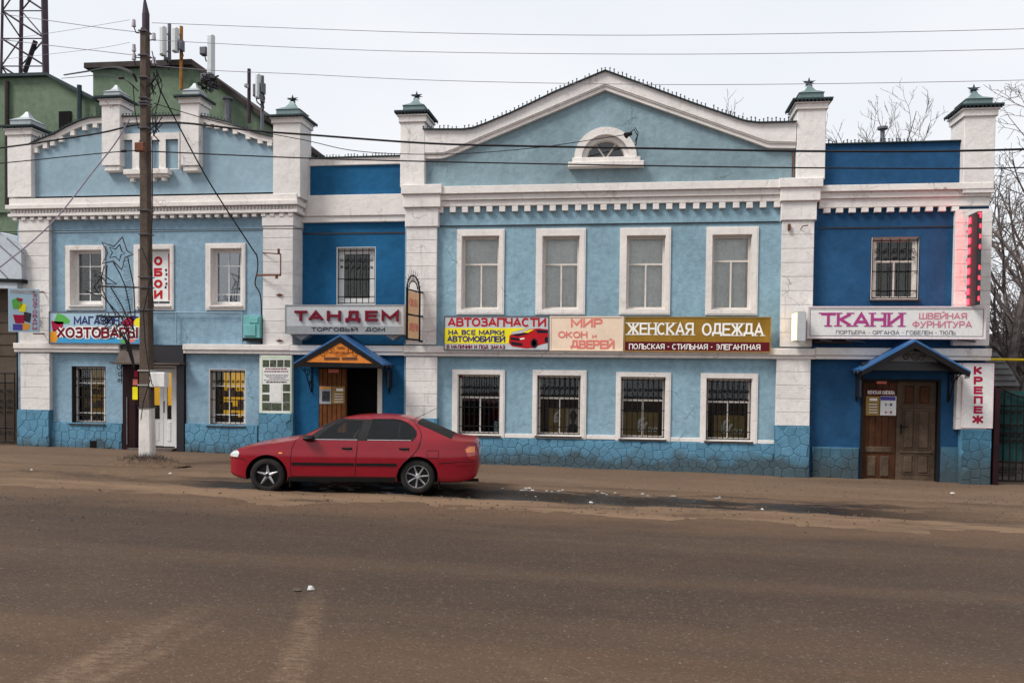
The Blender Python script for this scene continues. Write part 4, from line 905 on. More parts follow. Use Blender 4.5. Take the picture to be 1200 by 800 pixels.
window(RB, (1021, 277.5, 1077.5, 351), .06, None, 'T', 'old_frame', 'curtain_dark', 'glass', (6, 'black_iron'), lining='old_frame', tr=.36, reveal=.1, inner=(1024, 281, 1071, 350), fw=.045)
r = RC(950, 524, 1008, 580); bb = MB().box(r[0]+.03, hdr[0]-.03, .025, .059, -.7, r[3]).build('stone_base', 'base_light', RB); voronoi_stones(bb, r[0]+.03, hdr[0]-.03, zg(r[1])-.05, r[3], .025, .22, 'damp_rough')
r = RC(1103, 524, 1125, 580); MB().cbox(hdr[1]+.03, r[1], .025, .059, -.7, r[3], .01).build('stone_base', 'damp_rough', RB)
r = RC(1126, 503, 1161, 580, -.13); bb = MB().box(r[0], r[1], -.13, .059, -.8, r[3]).build('stone_base', 'base_light', RB)
voronoi_stones(bb, r[0], r[1], zg(r[1])-.06, r[3], -.13, .22, 'damp_rough')
# double door
yd = .16; D0, D1, DZ0, DZ1 = hdr[0], hdr[1], zz(1050, 563, .1), hdr[3]
MB().ring((D0, D1, DZ0-.3, DZ1), (D0+.05, D1-.05, DZ0, DZ1-.05), .03, .25).build('door_frame', 'black_iron', RB)
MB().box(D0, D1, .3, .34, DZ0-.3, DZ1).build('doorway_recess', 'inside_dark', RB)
xm = P(1050, 500, yd)[0]
dA = MB().box(D0+.055, xm-.006, yd, yd+.05, DZ0+.005, DZ1-.055).build('door', 'door_brown', RB)
W = xm-D0-.06
for k in range(5): MB().cbox(D0+.07+k*W*.19, D0+.07+(k+.93)*W*.19, yd-.014, yd-.001, zz(1030, 531, yd), DZ1-.08, .006).build('plank', 'door_brown', dA)
zq = [zz(1030, q, yd) for q in (558, 534, 530, 523)]
MB().cbox(D0+.12, xm-.08, yd-.03, yd-.0145, zq[2]+.01, zq[3], .01).build('rail', 'door_grey', dA)
for (a, b) in ((.18, .44), (.56, .82)):
    MB().cbox(D0+.055+W*a, D0+.055+W*b, yd-.022, yd-.001, zq[0], zq[1], .02).build('panel', 'door_grey', dA)
dB = MB().box(xm+.006, D1-.055, yd-.005, yd+.045, DZ0+.005, DZ1-.055).build('door', 'door_grey', RB)
W = D1-.06-xm
for (t, b_, m_) in ((452, 473, 'door_brown'), (481, 525, 'door_grey'), (534, 554, 'door_grey')):
    for (a, b) in ((.20, .44), (.58, .84)):
        ra = (xm+W*a, xm+W*b, zz(1075, b_, yd), zz(1075, t, yd))
        pn = MB().ring((ra[0]-.03, ra[1]+.03, ra[2]-.03, ra[3]+.03), (ra[0]-.012, ra[1]+.012, ra[2]-.012, ra[3]+.012), yd-.022, yd-.0055).build('panel', 'door_grey', dB)
        MB().cbox(ra[0], ra[1], yd-.028, yd-.0055, ra[2], ra[3], .022).build('raised_field', m_, pn)
MB().cbox(xm+.08, D1-.1, yd-.03, yd-.0055, zz(1075, 531, yd), zz(1075, 528, yd), .008).cbox(xm+.08, D1-.1, yd-.03, yd-.0055, zz(1075, 478, yd), zz(1075, 475.5, yd), .008).build('rail', 'door_grey', dB)
hx = P(1056, 500, yd)[0]
MB().box(hx-.02, hx+.02, yd-.02, yd-.0055, zz(1056, 508, yd), zz(1056, 497, yd)).tube([(hx, yd-.01, zz(1056, 500)), (hx, yd-.07, zz(1056, 500)), (hx+.12, yd-.07, zz(1056, 500))], .012, 5).build('handle', 'black_iron', dB)
MB().box(D0-.05, D1+.05, -.25, .15, -.9, DZ0-.005).build('door_step', 'base_light', RB)
# ================================================================== SIGNS AND THINGS FIXED TO THE FACADE
def board(name, label, rect, Y, th, m, cat='sign', group=None, edge=None, part='panel'):
    r = RC(*rect, Y); t = thing(name, label, cat, ((r[0]+r[1])/2, Y, (r[2]+r[3])/2), group)
    b = MB().cbox(r[0], r[1], Y, Y+th, r[2], r[3], .01).build(part, m, t)
    if edge:
        MB().ring(r, (r[0]+.025, r[1]-.025, r[2]+.025, r[3]-.025), Y-.012, Y-.001).build('edge_trim', edge, t)
    return t, r
def plate(t, rect, Y, m, name, lift=.003):
    q = RC(*rect, Y); return MB().box(q[0], q[1], Y-lift, Y-.0005, q[2], q[3]).build(name, m, t)
def blob(t, pts, Y, m, name, lift=.004): return MB().prism([P(x, y, Y) for x, y in pts], Y-lift, Y-.0005).build(name, m, t)
def oval(cx, cy, rx, ry, n=14, a0=0.): return [(cx+rx*math.cos(2*math.pi*k/n+a0), cy+ry*math.sin(2*math.pi*k/n+a0)) for k in range(n)]

# grey box sign with raised letters
Y = -.42
t, r = board('shop_sign', 'grey box sign with raised maroon letters above the orange canopy', (334, 357, 474, 391.5), Y, .40, 'sign_grey', edge='sign_grey_dark')
plate(t, (335, 382, 473, 391), Y, 'sign_grey_dark', 'lower_band')
xs = [(345.8, 360.2), (361.8, 379.8), (383.8, 399.8), (405.5, 422.5), (428.5, 442.5), (447.8, 467.5)]
for ch, (a, b) in zip('ТАНДЕМ', xs): T(ch, (a, 364, b, 377.5 if ch == 'Д' else 376.2), Y, 'lett_maroon', t, depth=.05, wt=.23, name='letter')
T('ТОРГОВЫЙ  ДОМ', (365, 383.6, 451, 388.3), Y-.004, 'lett_black', t, wt=.24)
for x in (345, 452):
    q = RC(x, 392, x+18, 400, -.25); mb = MB()
    for k in range(4): mb.box(q[0]+k*.05, q[1]-k*.05, -.3, .0, q[3]-.03*(k+1), q[3]-.03*k-.002)
    mb.build('support_bracket', 'sign_grey_dark', t)
# projecting double-pane sign with arched iron top
X0_ = P(477, 360, -.95)[0]; X1_ = P(491.5, 360, -.2)[0]; X = (X0_+X1_)/2; zt, zb = zz(484, 341, -.5), zz(484, 398, -.5)
t = thing('hanging_sign', 'narrow projecting sign ОКНА ДВЕРИ in an arched black iron frame', 'sign', (X, -.45, zb))
ya, yb_ = -.95, -.20; dX = X1_-X0_
def SL(u, z): return (X0_+dX*u, ya+(yb_-ya)*u, z)   # the sign stands at an angle to the wall
mb = MB()
for u in (0, 1): mb.tube([SL(u, zb-.02), SL(u, zt+.04)], .028, 4)
for z_ in (zb, (zb+zt)/2, zt): mb.tube([SL(0, z_), SL(1, z_)], .02, 4)
arch = [SL(.5-.5*math.cos(math.pi*k/12), zt+.04+.30*math.sin(math.pi*k/12)) for k in range(13)]; mb.tube(arch, .02, 4)
arch2 = [SL(.5-.36*math.cos(math.pi*k/12), zt+.04+.17*math.sin(math.pi*k/12)) for k in range(13)]; mb.tube(arch2, .014, 4)
for k in range(1, 12): mb.tube([arch2[k], Vector(arch[k])+(Vector(arch[k])-Vector(arch2[k])).normalized()*.13], .010, 4, r2=.003)
mb.build('iron_frame', 'black_iron', t)
for (z0_, z1_, s_) in ((zb+.03, (zb+zt)/2-.025, 'ДВЕРИ'), ((zb+zt)/2+.025, zt-.03, 'ОКНА')):
    a0, a1 = SL(.07, z0_), SL(.93, z1_)
    n_ = Vector((yb_-ya, -dX, 0)).normalized()*.008
    pan = MB().add([Vector((a0[0], a0[1], z0_))+n_, Vector((a1[0], a1[1], z0_))+n_, Vector((a1[0], a1[1], z1_))+n_, Vector((a0[0], a0[1], z1_))+n_,
              Vector((a0[0], a0[1], z0_))-n_, Vector((a1[0], a1[1], z0_))-n_, Vector((a1[0], a1[1], z1_))-n_, Vector((a0[0], a0[1], z1_))-n_],
             [(0, 1, 2, 3), (4, 7, 6, 5), (0, 4, 5, 1), (1, 5, 6, 2), (2, 6, 7, 3), (3, 7, 4, 0)]).build('panel', 'sign_peach', t)
    o = text(s_, 0, 1, 0, 1, 0, 'lett_salmon', None, wt=.075)
    for v in o.data.vertices:
        u, h = .14+.72*v.co.x, z0_+(z1_-z0_)*(.32+.36*v.co.z); p = Vector(SL(u, h))+n_*(1.2-v.co.y*60); v.co = p-org(t)
    o.parent = t
for z_ in (zb-.02, (zb+zt)/2, zt): MB().tube([SL(1, z_), (X1_+.06, -.125, z_)], .022, 5).build('wall_bracket', 'black_iron', t)

# three boards under the upper windows
Y = -.26
t, r = board('shop_sign', 'white and yellow board АВТОЗАПЧАСТИ with a red car, left of three boards', (520, 370, 643.5, 410.5), Y, .05, 'sign_grey', edge='antenna_grey')
blob(t, [(521, 384.3), (617, 384.3), (612, 386), (600, 389), (597, 395), (596, 402.5), (521, 402.5)], Y, 'sign_yellow', 'yellow_band')
T('АВТОЗАПЧАСТИ', (524.5, 372.3, 640, 382.6), Y, 'lett_red', t, wt=.24)
T('НА ВСЕ МАРКИ', (525.5, 386.5, 591, 392.3), Y-.004, 'lett_navy', t, wt=.23); T('АВТОМОБИЛЕЙ', (524, 393.5, 592, 400.6), Y-.004, 'lett_navy', t, wt=.23)
T('В НАЛИЧИИ И ПОД ЗАКАЗ', (523.5, 404, 592, 408.6), Y, 'lett_maroon', t, wt=.2)
pc = blob(t, [(597, 393), (600, 391.5), (612, 390), (620, 385.5), (632, 384.6), (643, 386), (643, 401), (632, 404), (624, 407.5), (616, 408), (600, 405.5), (596.5, 402)], Y-.002, 'lett_red', 'printed_car')
for (pg, m_) in (([(600, 391.8), (613, 390), (621, 390.5), (606, 394)], 'lett_black'), ([(613, 389.5), (621, 386), (626, 386), (619, 389.8)], 'sign_yellow'), ([(598, 395), (608, 396), (609, 399), (599, 398)], 'lett_black'), ([(598, 400), (612, 402), (612, 405), (600, 404)], 'lett_black'), (oval(626, 402, 4.2, 5.6), 'lett_black'), (oval(626, 402, 2.3, 3.4), 'antenna_grey'), ([(628, 386), (642, 387), (642, 390), (630, 390)], 'lett_black'), (oval(643-2.5, 398, 2.2, 3.5), 'lett_black'), ([(609, 396.5), (614, 395.5), (615, 397), (610, 398)], 'lett_white')):
    q = MB().prism([P(x, y, Y) for x, y in pg], Y-.010, Y-.0075).build('printed_detail', m_, pc)
t, r = board('shop_sign', 'faded cream board with pale red lettering, middle of three boards', (644.3, 370.5, 730.5, 411), Y, .05, 'sign_cream', edge='sign_cream')
T('МИР', (669, 373, 706, 383.5), Y, 'lett_salmon', t, wt=.25); T('ОКОН', (654, 388, 688.5, 396), Y, 'lett_salmon', t, wt=.25); T('и', (694, 392, 699, 396), Y, 'lett_salmon', t, wt=.25); T('ДВЕРЕЙ', (668.5, 398.3, 720, 408.6), Y, 'lett_salmon', t, wt=.25)
t, r = board('shop_sign', 'brown-gold board ЖЕНСКАЯ ОДЕЖДА with maroon lower strip, right of three boards', (731.2, 371, 903.5, 412.5), Y, .05, 'sign_gold', edge='print_gold')
plate(t, (732, 400.5, 903, 411.7), Y, 'sign_maroon', 'maroon_band')
T('ЖЕНСКАЯ', (735, 378, 813, 392.5), Y, 'lett_white', t, wt=.15, serif=True); T('ОДЕЖДА', (822.5, 378.5, 895, 393.5), Y, 'lett_white', t, wt=.15, serif=True)
T('ПОЛЬСКАЯ • СТИЛЬНАЯ • ЭЛЕГАНТНАЯ', (737, 403, 891, 409.6), Y-.004, 'lett_white', t, bold=.012)
# ТКАНИ
Y = -.50
t, r = board('shop_sign', 'long pale pink box sign ТКАНИ over the right-hand door canopy', (946, 358.8, 1155.5, 397), Y, .36, 'sign_white', edge='sign_pink')
q = RC(949, 362, 1152.5, 394, Y); MB().ring(q, (q[0]+.012, q[1]-.012, q[2]+.012, q[3]-.012), Y-.004, Y-.0005).build('printed_border', 'lett_grey', t)
T('ТКАНИ', (962, 366.3, 1058.5, 382.6), Y, 'lett_magenta', t, wt=.2, serif=True)
T('ШВЕЙНАЯ', (1077, 366.5, 1133, 374), Y, 'lett_pink', t, bold=.015); T('ФУРНИТУРА', (1069, 376, 1139, 384), Y, 'lett_pink', t, bold=.015)
T('ПОРТЬЕРА • ОРГАНЗА • ГОБЕЛЕН • ТЮЛЬ', (979.5, 387.2, 1120, 392), Y, 'lett_grey', t, bold=.0)
for x in (960, 990, 1120):
    MB().tube([(P(x, 398, -.3)[0], -.45, zz(x, 398.5, -.3)), (P(x, 400, 0)[0]+.3, -.15, zz(x, 400)), (P(x, 400, 0)[0]+.42, -.02, zz(x, 401))], .02, 5).build('support_bracket', 'antenna_grey', t)
q = RC(955, 398, 1000, 402, -.2); MB().cbox(q[0], q[1], -.25, 0, q[2], q[3], .03).build('cable_duct', 'brown_trim', t)
# КРЕПЕЖ
Y = -.14
t, r = board('shop_sign', 'vertical white board with crimson letters КРЕПЕЖ beside the gate', (1127.5, 425.5, 1164, 501.5), Y, .035, 'sign_white', edge='sign_pink')
for ch, (a, b) in zip('КРЕПЕЖ', ((429, 438.6), (441, 450.4), (452.4, 461.6), (463.8, 473), (475.4, 484.4), (486.5, 496))):
    T(ch, (1141 if ch != 'Ж' else 1138.5, a, 1151.5 if ch != 'Ж' else 1153, b), Y, 'lett_crimson', t, wt=.27, name='letter')
# ХОЗТОВАРЫ
Y = -.22
t, r = board('shop_sign', 'colourful banner МАГАЗИН ХОЗТОВАРЫ with painted buckets behind the star decoration', (57.5, 365, 170, 403), Y, .04, 'print_sky', edge='antenna_grey')
plate(t, (58.5, 393, 169, 402.3), Y, 'print_blue', 'blue_band')
T('МАГАЗИН', (86.5, 370.5, 140, 380.2), Y-.003, 'lett_navy', t, bold=.02)
T('ХОЗТОВАРЫ', (65.3, 382.2, 162.5, 397.2), Y-.003, 'lett_white', t, wt=.42, name='letter_outline'); T('ХОЗТОВАРЫ', (66.3, 383.2, 161.7, 396.1), Y-.0085, 'lett_maroon', t, wt=.26)
for (pg, m_) in ((([(63, 378), (67, 367), (75, 369), (82, 375), (81, 379), (68, 380)]), 'print_green'), (([(60, 376), (75, 377), (72, 388), (62, 388)]), 'lett_crimson'), (([(58.5, 390), (64, 386), (69, 393), (66, 401), (59, 401)]), 'print_orange'), (([(142, 378), (150, 371), (158, 374), (156, 382), (146, 384)]), 'lett_crimson'), (oval(163, 378, 6, 6), 'sign_yellow'), (oval(145, 400, 4, 2.5), 'print_green'), (([(151, 372), (157, 369), (160, 373), (156, 376)]), 'print_purple'), (oval(154, 398, 5, 3), 'lett_salmon')):
    blob(t, pg, Y, m_, 'printed_bucket')
# small projecting sign on the left edge
X = P(30, 365, -.5)[0]
t = thing('hanging_sign', 'small projecting sign with red bucket picture at the far left corner', 'sign', (X, -.5, zz(30, 390, -.5)))
Y = -.55
def tilt(o_, t_):                                      # the board is turned a little from the wall
    for v in o_.data.vertices: v.co.y += (v.co.x)*.55
for (rect, m_, nm, lf) in (((16, 338.5, 41, 389), 'print_sky', 'panel', .03), ((17.5, 340, 40, 344), 'print_grey', 'printed_line', .034)):
    q = RC(*rect, Y); tilt(MB().box(q[0], q[1], Y-lf, Y, q[2], q[3]).build(nm, m_, t), t)
for (pg, m_) in (([(19, 352), (24, 349), (28, 356), (26, 362), (20, 362)], 'print_green'), ([(24, 355), (31, 357), (30, 366), (25, 365)], 'sign_yellow'), ([(20, 369), (30, 369), (29, 379), (22, 379)], 'lett_crimson'), ([(29, 365), (35, 367), (34, 378), (29, 376)], 'print_dark'), ([(20, 380), (28, 380), (28, 387), (20, 387)], 'print_purple'), ([(28, 378), (34, 380), (33, 386), (28, 387)], 'print_orange'), ([(23, 349), (28, 350), (27, 354), (23, 353)], 'lett_crimson')):
    tilt(MB().prism([P(x, y, Y) for x, y in pg], Y-.036, Y-.031).build('printed_bucket', m_, t), t)
for k, ch in enumerate('ХОЗТОВАРЫ'):
    q = RC(36, 344+k*4.8, 40, 348+k*4.8, Y); tilt(text(ch, q[0], q[1], q[2], q[3], Y-.032, 'lett_crimson', t, bold=.04, name='letter'), t)
for y_ in (342, 391): MB().tube([(P(39, y_, -.5)[0], -.5, zz(39, y_, -.5)), (P(52, y_, -.1)[0], -.12, zz(52, y_, -.1))], .016, 5).build('wall_bracket', 'rust_iron', t)
# house number
q = RC(42.5, 371, 46.5, 379.5, -.14); o = text('2', q[0], q[1], q[2], q[3], -.16, 'print_dark', None, depth=.012, bold=.01, name='house_number'); tag(o, 'grey house number 2 painted on the leftmost white pilaster', 'house number')
# ОБОИ banner in the second upper window
q = RC(165, 294, 200, 353, .12); t = thing('window_banner', 'white vertical banner with red letters ОБОИ in the window behind the pole', 'banner', (q[0], .12, q[2]))
MB().box(q[0]+.05, q[1]-.02, .118, .124, q[2], q[3]).build('panel', 'print_paper', t)
for ch, (a, b) in zip('ОБОИ', ((300.5, 311), (314, 324), (327.5, 337.5), (340, 350))): T(ch, (180.5, a, 190.3, b), .117, 'lett_red', t, wt=.27, name='letter')
for (a, b, c) in ((315, 318, 193.5), (320, 323, 194), (326, 328, 193), (331, 334, 194), (335, 338, 193)):
    plate(t, (c, a, c+2.2, b), .117, 'print_dark', 'small_print')
MB().box(*[v for v in (P(197.3, 300, .117)[0], P(198.6, 300, .117)[0], .112, .1165, zz(198, 352, .117), zz(198, 297, .117))]).build('printed_border', 'lett_crimson', t)
# poster by the orange canopy
Y = -.125
t, r = board('poster', 'tall white poster with dark photographs left of the orange canopy', (305.5, 416.5, 342, 487), Y, .012, 'print_paper')
q = RC(306.5, 418, 341, 485, Y); MB().ring(q, (q[0]+.02, q[1]-.02, q[2]+.03, q[3]-.03), Y-.004, Y-.0005).build('green_border', 'print_lime', t)
for k in range(4): plate(t, (308+k*8.4, 421.5, 315.4+k*8.4, 430), Y, 'print_photo', 'printed_photo')
for (a, b, c, d) in ((306.8, 450, 315.8, 459.5), (306.8, 462, 315.8, 470), (331.5, 450, 340.5, 458.5), (331.5, 460, 340.5, 471), (306.8, 471.5, 318, 481), (318.3, 472, 330, 481), (331.5, 471.5, 340, 481)):
    plate(t, (a, b, c, d), Y, 'print_photo', 'printed_photo')
for (a, b, y_, m_) in ((311, 336, 432, 'lett_maroon'), (310, 338, 435, 'lett_maroon'), (310, 338, 439, 'print_grey'), (312, 337, 441, 'print_grey'), (316, 334, 443, 'print_grey'), (309, 339, 445, 'print_grey'), (312, 336, 447.5, 'lett_black')):
    x = a; rs = random.Random(int(y_*3))
    mb = MB()
    while x < b:
        w_ = rs.uniform(1.2, 4); q = RC(x, y_-.6, min(b, x+w_), y_+.7, Y); mb.box(q[0], q[1], Y-.004, Y-.0005, q[2], q[3]); x += w_+.7
    o = mb.build('small_print', m_, t); o['kind'] = 'stuff'
plate(t, (317.5, 450.5, 330, 470.5), Y, 'sign_white', 'notice_sheet', .005)
# notices on doors
yq = zz(390, 453, .03)
for (rect, m_, lab, Yq) in (((374.5, 452.5, 388.5, 473), 'print_dark', 'dark notice with red heading on the plank door', .03), ((389.5, 452.5, 404, 473), 'print_gold', 'gold opening-hours plate on the plank door', .03)):
    q = RC(*rect, Yq); t = thing('door_notice', lab, 'notice', (q[0], Yq, q[2])); MB().box(q[0], q[1], Yq-.012, Yq-.002, q[2], q[3]).build('panel', 'print_grey' if m_ == 'print_dark' else m_, t)
    if m_ == 'print_dark': plate(t, (375, 453, 388, 455.5), Yq-.012, 'print_orange', 'heading'); plate(t, (377.5, 458, 386.5, 470), Yq-.012, 'print_dark', 'printed_picture')
    else:
        plate(t, (394, 455, 402, 458), Yq-.012, 'lett_white', 'heading')
        for k in range(4): plate(t, (392, 461+k*3, 402, 462+k*3), Yq-.012, 'print_paper', 'printed_line')
Yq = .14
q = RC(1015.5, 456, 1049, 463, Yq); t = thing('door_notice', 'maroon strip lettered ЖЕНСКАЯ ОДЕЖДА on the double door', 'notice', (q[0], Yq, q[2]))
MB().box(q[0], q[1], Yq-.012, Yq-.001, q[2], q[3]).build('panel', 'sign_maroon', t); T('ЖЕНСКАЯ ОДЕЖДА', (1016.3, 457.5, 1048.5, 461.8), Yq-.012, 'lett_white', t, bold=.01)
q = RC(1014.5, 464, 1030.5, 486.5, Yq); t = thing('door_notice', 'gold opening-hours plate on the left leaf of the double door', 'notice', (q[0], Yq, q[2]))
MB().box(q[0], q[1], Yq-.012, Yq-.001, q[2], q[3]).build('panel', 'print_gold', t); plate(t, (1019, 466.5, 1028, 469.5), Yq-.012, 'lett_white', 'heading')
for k in range(4): plate(t, (1018, 473+k*3.2, 1028, 474+k*3.2), Yq-.012, 'print_paper', 'printed_line')
q = RC(1031.5, 464, 1050, 486.5, Yq); t = thing('door_notice', 'white opening-hours sheet with violet heading on the double door', 'notice', (q[0], Yq, q[2]))
MB().box(q[0], q[1], Yq-.012, Yq-.001, q[2], q[3]).build('panel', 'print_paper', t); plate(t, (1032, 464.5, 1049.5, 469), Yq-.012, 'print_purple', 'heading')
T('9 - 18', (1037, 472.3, 1045.5, 475.3), Yq-.012, 'lett_navy', t, wt=.23); T('9 - 15', (1037, 481.5, 1045.5, 484.5), Yq-.012, 'lett_red', t, bold=.03)
q = RC(1027, 446, 1039, 449.5, Yq); o = MB().box(q[0], q[1], Yq-.012, Yq-.001, q[2], q[3]).build('door_plate', 'lett_salmon', None); tag(o, 'small salmon plate at the top of the double door', 'door plate')
# stickers on the entrance post behind the pole
for (rect, m_, lab) in (((157.5, 434, 161.5, 442), 'lett_crimson', 'small crimson sticker, topmost by the pole'), ((156, 444, 161.5, 451), 'lett_salmon', 'pink and white sticker above the yellow sticker'), ((155.5, 453, 161.5, 468), 'sign_yellow', 'yellow sticker on the maroon door post')):
    q = RC(*rect, -.06); o = MB().box(q[0], q[1], -.072, -.0605, q[2], q[3]).build('sticker', m_, None); tag(o, lab, 'sticker')

# lamp box and LED column
Y = -.55
q = RC(925.5, 366, 942, 400, -.5); t = thing('lightbox_sign', 'small blank projecting lightbox glowing warm on its left side', 'sign', (q[0], -.3, q[2]))
zA, zB = q[2], q[3]; xa, xb, xc = P(924.5, 380, -.75)[0], P(931.5, 380, -.75)[0], P(941.5, 380, -.25)[0]
xl = P(930, 380, -.2)[0]
mb = MB().add([(xl-.04, -.28, zA), (xl+.12, -.28, zA), (xl+.12, -.28, zB), (xl-.04, -.28, zB), (xl-.04, -.85, zA), (xl+.12, -.85, zA), (xl+.12, -.85, zB), (xl-.04, -.85, zB)], [(0, 3, 2, 1), (0, 1, 5, 4), (3, 7, 6, 2), (4, 5, 6, 7)])
mb.build('case', 'lamp_side', t)
ax, bx_ = xl-.045, xl+.125
MB().box(ax-.01, ax, -.84, -.29, zA+.02, zB-.02).build('lit_face', 'lamp_lit', t); MB().box(bx_, bx_+.01, -.84, -.29, zA+.02, zB-.02).build('side_face', 'lamp_side', t)
for z_ in (zA+.1, zB-.1): MB().tube([(xl+.04, -.12, z_), (xl+.04, -.28, z_)], .02, 5).build('wall_bracket', 'rust_iron', t)
q = RC(1132, 250, 1147, 358, -.5); xl = P(1141, 300, -.45)[0]
t = thing('led_sign', 'tall narrow LED column glowing red against the white corner pilaster', 'sign', (xl, -.4, q[2]))
MB().box(xl-.045, xl+.045, -.72, -.24, q[2], q[3]).build('case', 'led_case', t)
H = q[3]-q[2]; n = 9
for k in range(n):
    z_ = q[2]+H*(k+.15)/n; hh = H*.55/n
    MB().box(xl-.052, xl-.046, -.38, -.26, z_, z_+hh).build('led_strip', 'led_red', t)
    if k != 4: MB().box(xl+.005, xl+.025, -.727, -.721, z_+.06, z_+hh+.02).build('led_strip', 'led_red', t)
MB().box(xl-.03, xl+.03, -.728, -.721, q[3]-.05, q[3]-.03).build('led_strip', 'led_red', t)
for z_ in (q[2]+.3, q[2]+H*.52, q[3]-.3): MB().box(xl-.02, xl+.02, -.25, -.09, z_-.02, z_+.02).build('wall_bracket', 'antenna_grey', t)
# wall lamp by the lunette
q = P(737, 157, -.35)
t = thing('wall_lamp', 'small black lamp on a curled bracket at the lunette', 'lamp', (q[0], -.1, q[1]))
MB().tube([(P(745, 172)[0], -.105, zz(745, 172)), (P(747, 162)[0], -.2, zz(747, 162)), (P(743, 156)[0], -.3, zz(743, 156)), (q[0], -.35, q[1])], .012, 5).tube([(P(744, 168)[0], -.105, zz(744, 168)), (P(748, 158)[0], -.15, zz(748, 158)), (P(744, 150)[0], -.11, zz(744, 151))], .010, 5).build('bracket', 'black_iron', t)
MB().tube([(q[0]+.06, -.33, q[1]+.01), (q[0]-.03, -.37, q[1]-.02), (q[0]-.07, -.39, q[1]-.05)], .035, 8, r2=.07).build('lamp_head', 'black_iron', t)
# empty rusty sign frame, pipes, meter box
t = thing('sign_frame', 'empty rusty bracket frame on the white pilaster left of the dark blue bay', 'bracket', (P(310, 323, -.12)[0], -.12, zz(310, 323)))
a = [(P(308, 296, -.12)[0], -.12, zz(308, 297)), (P(331, 297, -.4)[0], -.5, zz(331, 298, -.45)), (P(331, 323, -.4)[0], -.5, zz(331, 322.5, -.45)), (P(301, 323, -.12)[0], -.12, zz(301, 323))]
MB().tube([a[0], a[1]], .014, 5).tube([a[1], a[2]], .016, 5).tube([a[2], a[3]], .024, 5).build('frame_tube', 'rust_iron', t)
MB().tube([(a[1][0]-.05, -.5, a[1][2]), (a[1][0]-.05, -.5, a[1][2]+.12)], .03, 8).build('lamp_stub', 'rust_iron', t); MB().tube([(a[2][0]-.1, -.5, a[2][2]-.02), (a[2][0]-.1, -.5, a[2][2]-.08)], .035, 8).build('lamp_stub', 'rust_iron', t)
for i, y_ in enumerate((345.5, 399)):
    q = P(328, y_, -.12); o = MB().tube([(q[0]-.08, -.14, q[1]), (q[0]+.08, -.14, q[1])], .014, 5).box(q[0]-.02, q[0]+.02, -.16, -.121, q[1]-.03, q[1]+.03).build('wall_hook', 'rust_iron', None)
    tag(o, 'rusty iron anchor in the pilaster under the empty frame' if i == 0 else 'rusty iron anchor beside the grey box sign, low on the pilaster', 'anchor')
mb = MB()
def px3(l, Y): return [(P(x, y, Y)[0], Y, P(x, y, Y)[1]) for x, y in l]
o = MB().tube(px3([(178, 366), (284, 366.3)], -.08), .017, 6).tube(px3([(284, 366.3), (284, 403)], -.08), .017, 6).tube(px3([(206.5, 366.5), (206.5, 403)], -.08), .015, 6).build('gas_pipe', 'wall_gable_left', None, smooth=True)
tag(o, 'thin painted gas pipe running under the upstairs windows behind the pole', 'pipe')
q = RC(285.5, 369.5, 305, 398, -.2); t = thing('meter_box', 'teal metal meter box on the wall beside the grey box sign', 'meter box', (q[0], -.2, q[2]))
MB().cbox(q[0], q[1], -.22, -.001, q[2]+.04, q[3], .01).build('case', 'teal_box', t); MB().cbox(q[0]+.03, q[1]-.10, -.245, -.221, q[2]+.09, q[2]+(q[3]-q[2])*.62, .008).build('door', 'teal_box', t)
MB().cbox(q[0]+.16, q[1]-.04, -.24, -.221, q[2]+(q[3]-q[2])*.68, q[3]-.05, .008).build('door', 'teal_box', t); MB().box(q[0]-.02, q[1]+.02, -.21, -.001, q[2]-.03, q[2]+.035).build('bracket', 'black_iron', t)

# ------------------------------------------------------------------ canopies
def gable_canopy(name, label, apex, zl, zr, xl_, xr_, dep, Yw, bottom_beam):
    ax, az = apex; t = thing(name, label, 'canopy', (ax, Yw, zl)); th = .035
    for (ex, ez, s_) in ((xl_, zl, -1), (xr_, zr, 1)):
        MB().prism([(ax, az), (ex, ez), (ex, ez+th), (ax, az+th*1.3)][::1], Yw-dep, Yw-.002).build('roof_sheet', 'canopy_blue', t)
        MB().prism([(ax, az-.002), (ex, ez-.002), (ex+s_*-.02, ez-.09), (ax, az-.14)], Yw-dep+.005, Yw-dep+.06).build('fascia', 'black_iron', t)
        for y in (Yw-dep*.62, Yw-dep*.3): MB().prism([(ax, az-.002), (ex, ez-.002), (ex, ez-.05), (ax, az-.07)], y, y+.04).build('rafter', 'shed_brown', t)
    return t
Yc = -.85; ap = P(398.5, 394, Yc); el = P(344, 426.5, Yc); er = P(449, 428, Yc)
can1 = gable_canopy('door_canopy', 'gabled porch canopy with orange painted board and blue roof', ap, el[1], er[1], el[0], er[0], .87, .02, True)
MB().prism([P(399.5, 399, Yc), P(356.5, 424, Yc), P(442, 425.7, Yc)], Yc+.02, Yc+.045).build('gable_board', 'orange_board', can1)
MB().box(el[0]+.05, er[0]-.05, Yc+.0, Yc+.06, er[1]-.05, el[1]+.03).build('front_beam', 'black_iron', can1)
Yt = Yc+.018
T('ТАНДЕМ', (394.5, 406, 404, 409), Yt, 'lett_sienna', can1, bold=.01); T('торговый', (389, 412, 409, 415), Yt, 'lett_sienna', can1, bold=.02); T('дом', (393, 415.6, 405, 417.5), Yt, 'lett_sienna', can1, bold=.02)
mb = MB(); rs = random.Random(3)
for k in range(15):
    x = 380+k*2.6
    if 6 < k < 8: continue
    q = RC(x, 418.6, x+2.1, 421.6, Yt); mb.ring(q, (q[0]+.012, q[1]-.012, q[2]+.014, q[3]-.014), Yt-.006, Yt)
o = mb.build('small_print', 'print_dark', can1); o['kind'] = 'stuff'
mb = MB()
